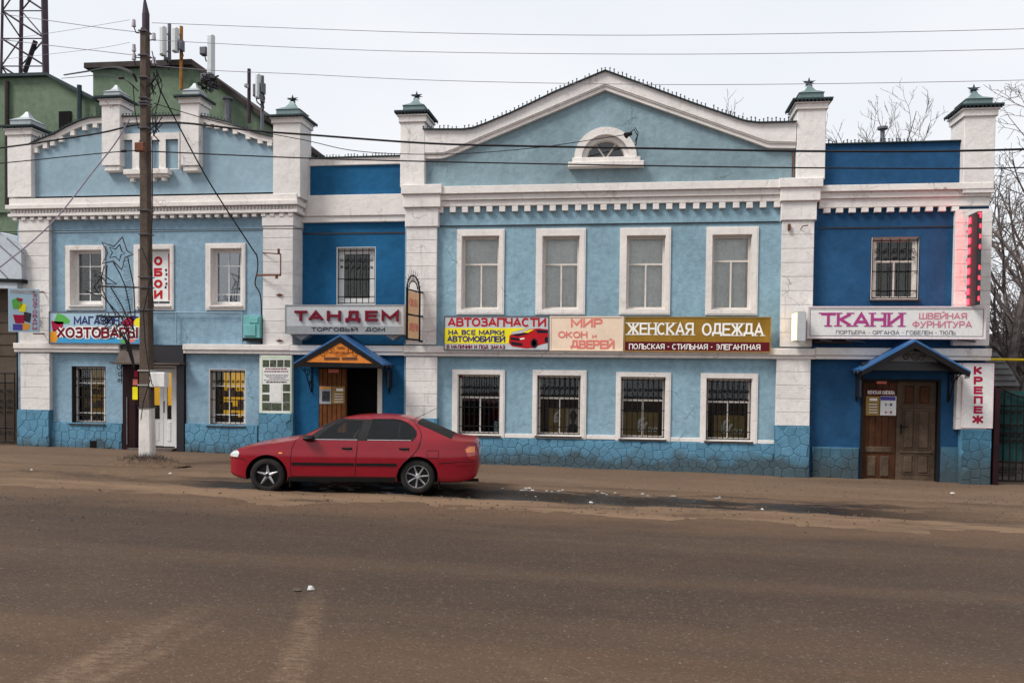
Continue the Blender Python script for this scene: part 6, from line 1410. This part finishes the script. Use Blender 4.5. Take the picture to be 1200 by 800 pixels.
# mound of dry weeds and dirt at the foot
mb = MB(); rs = random.Random(5); vs = []; n = 36; rows = 7
for j in range(rows):
    for a in range(n):
        th = 2*math.pi*a/n; rr = .62*(1-j/(rows-1))*(1+.25*mn.noise(Vector((math.cos(th)*2, math.sin(th)*2, 3)))); h = .19*(1-((rows-1-j)/(rows-1))**1.6)
        vs.append((pbx+.05+math.cos(th)*rr*1.5, YP-.1+math.sin(th)*rr*.75, zg(pbx)+.0+h+.03*mn.noise(Vector((math.cos(th)*rr*9, math.sin(th)*rr*9, j)))))
mb.add(vs, [(j*n+a, j*n+(a+1) % n, j*n+n+(a+1) % n, j*n+n+a) for j in range(rows-1) for a in range(n)]+[tuple((rows-1)*n+a for a in range(n))])
o = mb.build('dirt_mound', 'verge_dirt', None, smooth=True); tag(o, 'low mound of dirt heaped round the foot of the pole', 'dirt mound')
mb = MB()
for k in range(420):
    a = rs.gauss(5.2, 1.1); r_ = abs(rs.gauss(.28, .12)); x = pbx+.05+math.cos(a)*r_*1.5; y = YP-.12+math.sin(a)*r_*.7; z_ = zg(x)+.19*(1-(r_/.62)**1.6)+.005
    dx_ = rs.uniform(-.1, .1); dy = rs.uniform(-.1, .1); mb.add([(x, y, z_), (x+.008, y, z_), (x+dx_, y+dy, z_+rs.uniform(.03, .14))], [(0, 1, 2)])
o = mb.build('dry_grass', 'brown_trim', None); o['kind'] = 'stuff'; o['label'] = 'dry grass tufts on the dirt mound at the pole'; o['category'] = 'grass'

# star decoration of wire and garland tubes, bolted to the pole
YS = YP-.05
sd = thing('star_decoration', 'unlit wire star with comet tail bolted to the left of the pole', 'street decoration', (P(140, 400, YS)[0], YS, P(140, 400, YS)[1]))
def S(l, sc_=4.706, ox=0, oy=250): return [(P(ox+x/sc_, oy+y/sc_, YS)[0], YS, P(ox+x/sc_, oy+y/sc_, YS)[1]) for x, y in l]
star = [(675, 130), (700, 205), (735, 225), (690, 242), (672, 310), (625, 262), (565, 275), (595, 218), (562, 158), (628, 182), (675, 130)]
MB().tube(S(star), .012, 5).build('star_outline', 'black_iron', sd); MB().tube([(p[0], YS-.03, p[2]) for p in S([(x+4, y+5) for x, y in star])], .009, 4).build('garland_tube', 'antenna_grey', sd)
inner = [(645+(x-645)*.5, 215+(y-215)*.5) for x, y in star]; MB().tube(S(inner), .012, 5).build('star_outline', 'black_iron', sd)
star2 = [(590, 285), (585, 350), (645, 392), (590, 388), (560, 350), (520, 405), (555, 460), (500, 440), (470, 425)]
MB().tube(S(star2), .014, 4).build('star_outline', 'black_iron', sd)
for l in ([(620, 262), (660, 330), (690, 400), (710, 490), (725, 575), (745, 690)], [(705, 245), (720, 320), (738, 400), (742, 490), (745, 575)], [(612, 410), (640, 455), (670, 505), (700, 575), (740, 650)], [(555, 445), (600, 495), (650, 550), (690, 600), (715, 680), (700, 760)], [(575, 290), (560, 350), (565, 420), (590, 480), (640, 560)]):
    MB().tube(S(l), .013, 4).build('tail_tube', 'black_iron', sd)
for l in ([(545, 402), (765, 409)], [(535, 566), (765, 573)]): MB().tube([(p[0], YS-.02, p[2]) for p in S(l)], .017, 4).build('support_bar', 'black_iron', sd)
mb = MB(); rs = random.Random(9)
for k in range(26):
    t_ = k/25; x = 712+28*t_; y = 262+300*t_; mb.tube(S([(x, y), (x-32-10*rs.random(), y+6+rs.uniform(-6, 6))]), .005, 3)
    if k % 2: mb.tube(S([(600+80*t_, 400+170*t_), (625+75*t_, 390+170*t_)]), .005, 3)
for k in range(26):
    x, y = rs.uniform(530, 600), rs.uniform(330, 440); mb.tube(S([(x, y), (x-rs.uniform(10, 75), y+rs.uniform(-45, 35))]), .006, 3, r2=.003)
for k in range(46):
    x, y = rs.uniform(545, 720), rs.uniform(550, 660); mb.tube(S([(x, y), (x+rs.uniform(-40, 40), y+rs.uniform(-25, 40)), (x+rs.uniform(-40, 40), y+rs.uniform(-25, 40))]), .009, 3)
o = mb.build('garland_wires', 'black_iron', sd); o['kind'] = 'stuff'
mb = MB()
for k in range(4): mb.tube(S([(640+k*18, 630+k*8), (690+k*9, 700+k*9), (720+k*5, 800), (740, 850)]), .014, 4)
mb.build('loose_cable', 'cable', sd)

# ================================================================== CABLES
def catm(pts, n=10):
    pts = [Vector(p) for p in pts]; out = []
    for k in range(len(pts)-1):
        p0, p1, p2, p3 = pts[max(0, k-1)], pts[k], pts[k+1], pts[min(len(pts)-1, k+2)]
        for a in range(n):
            t = a/n; out.append(.5*((2*p1)+(-p0+p2)*t+(2*p0-5*p1+4*p2-p3)*t*t+(-p0+3*p1-3*p2+p3)*t**3))
    return out+[pts[-1]]
def cable(label, pts, r, m='cable', Y=None):
    l = [(P(p[0], p[1], (p[2] if len(p) > 2 else Y))[0], (p[2] if len(p) > 2 else Y), P(p[0], p[1], (p[2] if len(p) > 2 else Y))[1]) for p in pts]
    o = MB().tube(catm(l), r, 5).build('overhead_cable', m, None, smooth=True); tag(o, label, 'cable', 'overhead cables'); return o
cable('thick black cable bundle running right from the pole across all the gables', [(178, 145), (216, 144.5), (300, 153.5), (360, 158), (499, 168), (620, 171.5), (760, 174), (970, 177.5), (1200, 175), (1500, 158)], .022, Y=YP)
cable('thick black cable bundle running left from the pole over the arched gable', [(-260, 205), (0, 173.5), (60, 165), (120, 155.5), (156, 147), (178, 145)], .020, Y=YP-.02)
cable('thinner black cable just below the thick bundle, right of the pole', [(176, 177.5), (360, 185.5), (530, 190), (760, 194.3), (970, 197), (1200, 196.5), (1500, 184)], .014, Y=YP-.03)
cable('thinner black cable from the pole down to the left edge', [(-260, 215), (0, 191.5), (70, 184.5), (144, 177.5), (165, 177)], .012, Y=YP-.03)
cable('slack thin cable looping from the pole to the lamp at the lunette', [(180, 121, YP), (240, 139, YP*.85), (303, 154, YP*.7), (360, 165, -1.0), (410, 176, -.95), (469, 180.5, -.9), (545, 180, -.85), (630, 173, -.7), (700, 163, -.5), (736, 157.5, -.38)], .009)
cable('black service cable dropping diagonally from the pole to the left facade and down its wall', [(180, 85, YP), (190, 110, YP*.95), (205, 139, YP*.85), (245, 213, YP*.5), (294, 289, -.25), (301, 300, -.1), (302, 315, -.1), (299, 332, -.1), (305, 345, -.1), (306.5, 366, -.1), (306.5, 403, -.1)], .016)
cable('grey cable slanting down left from the pole toward the metal roof', [(152, 140, YP), (135, 168, YP-.2), (110, 200, YP-.5), (60, 262, YP-1.2), (0, 313, YP-2.0), (-80, 370, YP-3)], .014, 'cable_far')
cable('thin dark line strung along the left facade under the toothed cornice', [(-40, 273, -.3), (20, 271.5, -.3), (165, 269.5, -.3), (345, 268, -.3), (352, 267.8, .2)], .010)
cable('fine pale wire leaving the pole top on the right, the highest', [(178, 27), (350, 33.5), (500, 38.5), (700, 41.5), (900, 40), (1200, 34), (1500, 20)], .006, 'cable_far', YP)
cable('fine pale wire leaving the pole top on the right, second from above', [(176, 47), (350, 56), (500, 61), (700, 63.5), (900, 63), (1200, 57.5), (1500, 46)], .006, 'cable_far', YP)
cable('fine pale wire right of the pole crossing behind the star finials, third from above', [(178, 77), (255, 83), (350, 87), (500, 94), (700, 98.5), (900, 99), (1200, 94), (1500, 84)], .006, 'cable_far', YP)
cable('fine wire running left from the upper pole band past the lattice tower', [(-200, -12), (55, 24), (120, 33), (163, 38)], .007, 'cable_far', YP)
cable('fine wire running left from the second pole band past the lattice tower', [(-200, 22), (55, 53), (120, 60.5), (163, 65.5)], .007, 'cable_far', YP)
cable('faint wire rising from the tower side to the upper left insulator', [(-200, 78), (55, 39.5), (120, 29), (152, 23.5)], .004, 'cable_far', YP)
cable('faint wire rising from the tower side to the lower left insulator', [(-200, 92), (55, 64), (120, 56), (152, 50)], .004, 'cable_far', YP)
cable('dark heavy cable from the pole to the roof edge of the green building', [(160, 95, YP), (152, 84, YP), (130, 79, 3), (100, 84, 9), (75, 88, 13.5)], .030)
cable('thin cable from the pole drooping left to the green building wall', [(162, 107, YP), (145, 93, YP), (120, 88, 2), (95, 90, 8), (72, 92, 13.5)], .012)
for i, (x, y) in enumerate(((146, 177.5), (143, 92))):
    q = P(x, y, YP); o = MB().tube([(q[0]-.05, YP-.03, q[1]), (q[0]+.05, YP-.03, q[1])], .03, 6).build('cable_clamp', 'cable', None); tag(o, 'small black tension clamp on the thin cable just left of the pole' if i == 0 else 'small dark clamp on the drooping cable above the stepped gable', 'cable clamp')
# ================================================================== BEHIND AND BESIDE THE SHOPS
def prism_px(name, pts, Y, y1, m, parent): return MB().prism([P(x, y, Y) for x, y in pts], Y, y1).build(name, m, parent)
YG = 14.0
gb = thing('office_building', 'tall green rendered building with sloping parapets rising behind the shops', 'building', (P(150, 400, YG)[0], YG, 0))
g0 = P(100, 470, YG)[1]-1
L1 = [(-150, 92), (0, 90), (58, 88.5), (92, 107), (112, 117)]
L2 = [(109, 77.5), (228, 73.5), (305, 132)]
zbot = lambda pts, Y: [(P(x, y, Y)) for x, y in pts]
a = zbot(L1, YG-2); MB().prism([(a[0][0], g0)]+a+[(a[-1][0], g0)], YG-2, YG+8).build('wall', 'green_wall', gb)
b = zbot(L2, YG); MB().prism([(b[0][0], g0)]+b+[(b[-1][0], g0)], YG, YG+8).build('wall', 'green_wall', gb)
MB().strip([(x, z+.06) for x, z in a], [(x, z-.06) for x, z in a], YG-2.2, YG+8.2).build('roof_edge', 'crest_metal', gb)
b2 = [(b[0][0]-.25, b[0][1])]+b[1:]; b2[-1] = (b2[-1][0]+.15, b2[-1][1]-.12)
MB().strip([(x, z+.06) for x, z in b2], [(x, z-.16) for x, z in b2], YG-.25, YG+8.2).build('roof_edge', 'brown_trim', gb)
r = RC(70, 131, 84, 153, YG-2); MB().box(r[0], r[1], YG-2.06, YG-2.001, r[2], r[3]).build('vent_opening', 'inside_dark', gb)
for (x, y0, y1, rr, yy) in ((93, 100, 150, .09, YG-2.2), (8, 95, 240, .08, YG-2.1)):
    MB().tube([(P(x, y0, yy)[0], yy, P(x, y0, yy)[1]), (P(x, y1, yy)[0], yy, P(x, y1, yy)[1])], rr, 6).build('drain_pipe', 'crest_metal' if x > 50 else 'brown_trim', gb)
for (y0, y1) in ((246, 250), (272, 275)):
    r = RC(-60, y0, 30, y1, YG-2); MB().box(r[0], r[1], YG-2.1, YG-2.001, r[2], r[3]).build('string_course', 'green_wall', gb)
q = P(267, 117, YG-.4); MB().tube([(q[0], YG-.4, q[1]-2), (q[0], YG-.4, q[1])], .14, 8).tube([(q[0], YG-.4, q[1]), (q[0], YG-.4, q[1]+.08)], .22, 8).build('vent_pipe', 'antenna_grey', gb)
def antenna(label, x, ytop, ybot, wpx, mast, mtop, mbot, Y, boxes=(), mm='antenna_grey'):
    z0, z1 = P(x, ybot, Y)[1], P(x, ytop, Y)[1]; X = P(x, ytop, Y)[0]; k = .030
    t = thing('cell_antenna', label, 'antenna', (X, Y, P(mast, mbot, Y)[1]), 'cell antennas on the green building')
    MB().tube([(P(mast, mbot, Y)[0], Y+.1, P(mast, mbot, Y)[1]), (P(mast, mbot, Y)[0], Y+.1, P(mast, mtop, Y)[1])], .07, 6).build('mast', mm, t)
    if wpx: MB().cbox(X-wpx*k/2, X+wpx*k/2, Y-.3, Y-.05, z0, z1, .05).build('antenna_panel', 'antenna_white', t)
    for (bx, by, bw, bh) in boxes:
        q = P(bx, by, Y); MB().cbox(q[0]-bw*k/2, q[0]+bw*k/2, Y-.2, Y+.1, q[1]-bh*k/2, q[1]+bh*k/2, .03).build('radio_unit', 'antenna_grey', t)
        MB().tube([(q[0], Y, q[1]-bh*k/2), (q[0]+.05, Y, q[1]-bh*k/2-.2), (P(mast, by+bh, Y)[0], Y+.05, q[1]-bh*k/2-.35)], .025, 4).build('feeder_cable', 'cable', t)
    for f in (.2, .8):
        zz_ = z0+(z1-z0)*f; MB().tube([(X, Y-.1, zz_), (P(mast, mbot, Y)[0], Y+.1, zz_)], .03, 4).build('mount_arm', 'antenna_grey', t)
    return t
YA = 13.6
antenna('pale cell panel antenna nearest the pole on the green roof', 193.5, 33.5, 67, 7, 197, 27, 72, YA, ((196, 70, 4, 4),))
antenna('pale cell panel antenna with dark radio unit on an orange mast', 208, 35, 63, 7, 211, 30, 104, YA, ((213.5, 54, 4, 14),), 'mast_orange')
antenna('tall grey panel antenna above a tangle of cables at the roof corner', 249.5, 43.5, 89, 8, 247, 40, 106, YA-.2, ((240, 61, 9, 10), (241, 93, 9, 12)))
antenna('thin red whip mast near the low end of the green roof', 290.5, 100, 104, 3, 290.5, 80, 143, YA, (), 'tower_red')
antenna('cluster of narrow panel antennas at the right end of the green roof', 304.5, 89, 117, 5, 306, 88, 152, YA, ((300, 107, 4, 16), (309, 104, 3, 14), (308, 116, 3, 10)))
mb = MB(); rs = random.Random(2)
for k in range(14):
    x = rs.uniform(234, 254); y = rs.uniform(90, 104); p_ = [(P(x+rs.uniform(-6, 6), y+rs.uniform(-5, 5), YA-.5)) for _ in range(4)]; mb.tube([(q[0], YA-.5+rs.uniform(-.1, .1), q[1]) for q in p_], .035, 4)
o = mb.build('cable_coil', 'cable', None); o['kind'] = 'stuff'; o['label'] = 'tangled feeder cables at the corner of the green roof'; o['category'] = 'cables'
# lattice mast
YT = 24.0; tw = thing('lattice_tower', 'tall steel lattice tower rising behind the green building at the upper left', 'tower', (P(27, 100, YT)[0], YT, 0))
lg = []
for (xb, xt, dy, rr) in ((1, 6, 0, .07), (54, 49.5, 0, .17), (24, 27, 3.5, .11)):
    Yk = YT+dy; A = P(xb, 110, Yk); B = P(xt, -150, Yk); A2 = (A[0]-(B[0]-A[0])*1.3, 0 if False else A[1]-(B[1]-A[1])*1.25)
    lg.append(((A2[0], Yk, A2[1]), (B[0], Yk, B[1]))); MB().tube([(A2[0], Yk, A2[1]), (B[0], Yk, B[1])], rr, 6).build('tower_leg', 'tower_red', tw)
def lerp(s_, f): return tuple(s_[0][i]+(s_[1][i]-s_[0][i])*f for i in range(3))
NB = 18
for (i, j) in ((0, 1), (1, 2), (2, 0)):
    for k in range(NB):
        f0, f1 = k/NB, (k+1)/NB
        MB().tube([lerp(lg[i], f0), lerp(lg[j], f0)], .035, 4).build('horizontal_brace', 'tower_red', tw)
        MB().tube([lerp(lg[i], f1 if k % 2 or (i, j) == (0, 1) else f0), lerp(lg[j], f0 if k % 2 or (i, j) == (0, 1) else f1)], .05, 4).build('diagonal_brace', 'tower_red', tw)
q = P(12, 58, YT-1); MB().tube([(P(27, 40, YT)[0], YT+1, P(27, 40, YT)[1]), (P(14, 78, YT)[0], YT+1, P(14, 78, YT)[1])], .13, 6).build('feeder_bundle', 'cable', tw)

# left neighbour: barrel roofed hall and dark iron gate
nb = thing('neighbour_hall', 'brown-walled hall with rounded pale metal roof at the left edge', 'building', (P(-60, 500, .1)[0], .1, 0))
YN = -.28; top = [(-160, 262), (-80, 261), (-30, 265), (0, 273), (13, 281.5), (24.5, 291)]
tp = [P(x, y, YN) for x, y in top]
MB().prism(tp+[P(25.5, 327, YN), P(-160, 321, YN)], YN, 7).build('roof', 'tent_metal', nb)
MB().strip([P(-160, 321, YN-.05), P(25.5, 327, YN-.05)], [P(-160, 325, YN-.05), P(25.5, 331, YN-.05)], YN-.05, 7).build('roof_edge', 'black_iron', nb)
MB().strip([P(-160, 325.5, YN), P(20, 331, YN)], [P(-160, 334, YN), P(20, 338, YN)], YN+.0, 6.9).build('eaves_board', 'tent_metal', nb)
for (a, b) in (((-8, 281), (27, 312)), ((-50, 265), (10, 327)), ((8, 279), (28, 297))):
    A, B = P(*a, YN-.01), P(*b, YN-.01); MB().tube([(A[0], YN-.01, A[1]), (B[0], YN-.01, B[1])], .014, 4).build('roof_seam', 'antenna_grey', nb)
r = RC(-160, 338, 19.5, 540, .12); MB().box(r[0], r[1], .12, 6.8, -.4, P(10, 338, .12)[1]).build('wall', 'brown_wall', nb)
for k in range(6):
    y_ = 350+k*13; r2_ = RC(-160, y_, 19, y_+1, .12); MB().box(r2_[0], r2_[1], .10, .119, r2_[2], r2_[3]).build('wall_batten', 'brown_wall', nb)
def iron_gate(name, label, x0, x1, z0, z1, Y, step, m='black_iron', sheet=None, arc=.0):
    t = thing(name, label, 'gate', (x0, Y, z0)); n = max(2, round((x1-x0)/step)); st = (x1-x0)/n; b0 = None
    def tz_(x): u = (x-x0)/(x1-x0)*2; return z1-arc*math.sin(math.pi*(u % 1))
    for k in range(n+1):
        x = x0+st*k; MB().tube([(x, Y, z0+.02), (x, Y, tz_(x)+.02)], .016, 4).build('gate_bar', m, t)
    for z_ in (z0, z0+(z1-z0)*.20, z0+(z1-z0)*.86 if not arc else z0+(z1-z0)*.80): MB().tube([(x0, Y+.01, z_), (x1, Y+.01, z_)], .02, 4).build('gate_rail', m, t)
    MB().tube([(x0+(x1-x0)*k/24, Y, tz_(x0+(x1-x0)*k/24)) for k in range(25)], .022, 5).build('top_rail', m, t)
    mb = MB()
    for k in range(n):
        cx = x0+st*(k+.5); H = z1-z0
        for (f, r_, fl) in ((.11, .085, 1), (.50, .06, -1), (.58, .06, 1), (.42, .05, 1), (.74, .05, -1)): scroll(mb, cx-st*.15, z0+H*f, r_, Y-.01, fl, 1.4, .010); scroll(mb, cx+st*.15, z0+H*f, r_, Y-.012, -fl, 1.4, .010, rot=math.pi)
    o = mb.build('scrollwork', m, t); o['kind'] = 'stuff'
    if sheet: MB().box(x0, x1, Y+.08, Y+.09, z0+(z1-z0)*.21, z1-arc*.4).build('backing_sheet', sheet, t)
    return t
A = P(-60, 440, -.1)[0]; B = P(17, 440, -.1)[0]
iron_gate('iron_gate', 'dark wrought iron gate against the brown wall at the left edge', A, B, zg(-12)+.1, P(10, 437, -.1)[1], -.1, .25)
# right: gate, shed, house, gas pipe
A = P(1167, 560, .1)[0]; B = P(1300, 560, .1)[0]
MBp = MB().cbox(A-.14, A-.03, -.12, .04, -1, P(1163, 455)[1], .01); gp = MBp.build('gate_post', 'post_maroon', None); tag(gp, 'dark maroon steel post between the КРЕПЕЖ board and the gate', 'post')
iron_gate('iron_gate', 'wrought iron gate backed with green sheet at the right edge', A, B, P(1180, 563, .1)[1], P(1180, 453, .1)[1], .1, .135, sheet='gate_green', arc=.22)
sh = thing('shed', 'low shed with weathered slate gable behind the iron gate', 'shed', (P(1175, 460, 3)[0], 3, 0))
pts = [(1120, 411), (1168, 412.5), (1183, 430), (1196, 452), (1120, 452)]
MB().prism([P(x, y, 3.0) for x, y in pts], 3.0, 6).build('gable', 'shed_slate', sh)
for k in range(5):
    y_ = 417+k*7; xr = ip([(412, 1168), (430, 1183), (452, 1196)], y_); r = RC(1130, y_, xr-1, y_+1.2, 2.98); MB().box(r[0], r[1], 2.965, 2.999, r[2], r[3]).build('board_joint', 'shed_brown', sh)
r = RC(1130, 452, 1193, 560, 3.1); MB().box(r[0], r[1], 3.1, 5.9, -.5, r[3]).build('wall', 'shed_brown', sh)
ho = thing('house', 'old house with brown roof far behind the gate', 'house', (P(1220, 400, 9)[0], 9, 0))
MB().prism([P(x, y, 9) for x, y in [(1130, 424), (1140, 391), (1300, 390), (1320, 424)]], 9, 14).build('roof', 'shed_brown', ho)
r = RC(1150, 424, 1310, 480, 9.3); MB().box(r[0], r[1], 9.3, 13.8, -.5, r[3]).build('wall', 'brown_wall', ho)
q0, q1 = P(1150, 421, 1.5), P(1300, 422.5, 1.5); t = thing('gas_pipe', 'yellow overhead gas pipe running out past the corner of the shop', 'pipe', (q0[0], 1.5, q0[1]))
MB().tube([(q0[0], 1.5, q0[1]), (q1[0], 1.5, q1[1])], .03, 8).build('pipe', 'gas_yellow', t)
q = P(1034, 165, 3.2); t = thing('roof_vent', 'small dark vent pipe standing on the roof behind the dark blue parapet', 'vent pipe', (q[0], 3.2, q[1]-1))
MB().tube([(q[0], 3.2, q[1]-1), (q[0], 3.2, q[1]+.28)], .055, 8).build('pipe', 'antenna_grey', t); MB().tube([(q[0], 3.2, q[1]+.28), (q[0], 3.2, q[1]+.34)], .13, 8).build('cap', 'antenna_grey', t)

# ------------------------------------------------------------------ bare trees
def bare_tree(name, label, px, Y, ytop, seed, trunks, spread=.35, droop=.0, bark='tree_bark', r0=.11, levels=4, twig=.006, kids=(5, 6, 6, 5), group='bare trees behind the shops'):
    rs = random.Random(seed); x0 = P(px, 400, Y)[0]; H = P(px, ytop, Y)[1]*.80
    t = thing(name, label, 'tree', (x0, Y, 0), group); tr = MB(); cr = MB()
    def branch(p, d, L, r, lev):
        n = 7 if lev < 2 else 4; pts = [p.copy()]; cur = p.copy(); dd = d.copy()
        for k in range(n):
            dd = (dd+Vector((rs.uniform(-1, 1), rs.uniform(-1, 1), rs.uniform(-.3, .8)))*.11*(1+lev*.5)+Vector((0, 0, .06-(droop*lev*.14)))).normalized(); cur = cur+dd*(L/n); pts.append(cur.copy())
        (tr if lev < 1 else cr).tube(pts, r, 6 if lev < 1 else (4 if lev < 2 else 3), r2=max(twig*.7, r*.3), cap=False)
        if lev >= levels: return
        m_ = kids[lev]
        for k in range(m_):
            f = .28+.72*(k+rs.random()*.8)/m_; i = min(n-1, int(f*n)); base = pts[i].lerp(pts[i+1], f*n-i if f*n-i < 1 else 1)
            ax = (pts[i+1]-pts[i]).normalized(); az = rs.uniform(0, 6.283); u = ax.orthogonal().normalized(); v = ax.cross(u)
            side = u*math.cos(az)+v*math.sin(az); ang = rs.uniform(.45, .95)
            nd = (ax*math.cos(ang)+side*math.sin(ang)); branch(base, nd.normalized(), L*rs.uniform(.38, .62)*(1.15-f*.45), max(twig, r*(.55-.25*f)), lev+1)
    for (dx_, lean, hf) in trunks:
        branch(Vector((x0+dx_, Y+rs.uniform(-.2, .2), -.3)), Vector((lean, rs.uniform(-.06, .06), 1)).normalized(), H*hf, r0*hf, 0)
    tr.build('trunk', bark, t, smooth=True); o = cr.build('crown', bark, t); return t
bare_tree('birch_tree', 'big bare birch with forked trunk directly behind the right end of the shops', 1167, 4.0, 128, 11, [(0, .03, .98), (.25, .17, .8), (.1, .34, .62)], droop=.35, bark='birch_bark', r0=.17, levels=4, kids=(9, 6, 5, 3), twig=.007)
bare_tree('bare_tree', 'bare tree with thin upright stem at the far right edge', 1200, 9.0, 150, 23, [(0, -.02, .95), (.5, .1, .75)], droop=.3, r0=.16, levels=3, kids=(8, 6, 5), twig=.007)
bare_tree('bare_tree', 'leafless treetop showing just right of the tallest right-hand star pillar', 975, 15.0, 124, 31, [(0, .05, .98), (.3, .12, .9)], r0=.16, levels=4, kids=(6, 4, 4, 3), twig=.008)
bare_tree('bare_tree', 'low leafless treetop behind the vent pipe above the dark blue parapet', 1026, 16.0, 128, 47, [(0, -.04, .95), (-.5, -.08, .9), (.6, .06, .92)], r0=.14, levels=4, kids=(5, 4, 4, 3), twig=.008)
bare_tree('bare_tree', 'thin bare treetop just left of the corner star pillar', 1078, 17.0, 145, 53, [(0, .03, .92)], r0=.13, levels=4, kids=(4, 4, 3, 3), twig=.008)
bare_tree('bare_tree', 'bare bushy tree low behind the shed roof', 1188, 6.5, 300, 61, [(0, .05, .95), (.3, -.15, .8), (-.4, .1, .85)], r0=.10, levels=3, kids=(10, 6, 5), twig=.008)

# ------------------------------------------------------------------ small things on the ground
rs = random.Random(77)
def chip(px, py, s_, m, name, h=.02, flat_=True):
    x, y = G(px, py); z_ = zg(x)+verge_h(x, y)+.008 if y > -6.9 else zg(x)+.010
    if y > -3.9: z_ = zg(x)+pav_h(x, y)+.004
    n = 7; a0 = rs.uniform(0, 6); rr = [rs.uniform(.55, 1.1)*s_ for _ in range(n)]
    vs = [(x+rr[k]*math.cos(a0+k*6.283/n)*1.4, y+rr[k]*math.sin(a0+k*6.283/n), z_) for k in range(n)]+[(x+rr[k]*.6*math.cos(a0+k*6.283/n)*1.4, y+rr[k]*.6*math.sin(a0+k*6.283/n), z_+h*rs.uniform(.6, 1.3)) for k in range(n)]
    return MB().add(vs, [(k, (k+1) % n, n+(k+1) % n, n+k) for k in range(n)]+[tuple(range(n, 2*n))])
o = chip(364, 691.5, .03, '', '', .03).build('paper_scrap', 'litter_white', None); tag(o, 'small white scrap of paper alone on the near road', 'litter')
o = chip(349, 692, .04, '', '', .02).build('paper_scrap', 'shed_brown', None); tag(o, 'tiny brown scrap beside the white scrap on the road', 'litter')
for i, (x, y, lab) in enumerate(((37, 551.5, 'pale scrap on the pavement near the left edge'), (84, 548, 'pale scrap on the pavement below the left ground-floor window'), (620.5, 574, 'white lump of ice at the left of the wet gutter'), (692, 588, 'small white scrap on the verge below the central windows'), (893, 596, 'white scrap on the verge left of the wooden doors'), (1034, 592, 'white scrap on the verge in front of the double door'), (1116, 577, 'white scrap on the pavement right of the double door'), (200, 555, 'white scrap just right of the pole foot'))):
    o = chip(x, y, rs.uniform(.022, .045), '', '', .02).build('scrap', 'litter_white', None); tag(o, lab, 'litter'); o.scale = (1, 1, 1)
mb = MB()
for k in range(46):
    px = rs.choice((rs.uniform(375, 470), rs.uniform(560, 720), rs.uniform(640, 950))); py = 574+(px-560)*.03+rs.gauss(0, 1.6)
    c_ = chip(px, py, rs.uniform(.012, .055) if px > 560 else rs.uniform(.03, .12), '', '', .012); mb.add(c_.v, c_.f)
o = mb.build('ice_fragments', 'ice', None); o['kind'] = 'stuff'; o['label'] = 'grey-white remnants of ice and meltwater along the wet gutter'; o['category'] = 'ice'
mb = MB()
for k in range(600):
    px = rs.uniform(-20, 1220); py = rs.gauss(590, 14); py = min(max(py, 545), 640)
    c_ = chip(px, py, rs.uniform(.005, .018), '', '', .015); mb.add(c_.v, c_.f)
o = mb.build('loose_gravel', 'soil', None); o['kind'] = 'stuff'; o['label'] = 'loose gravel scattered over the verge and road edge'; o['category'] = 'gravel'
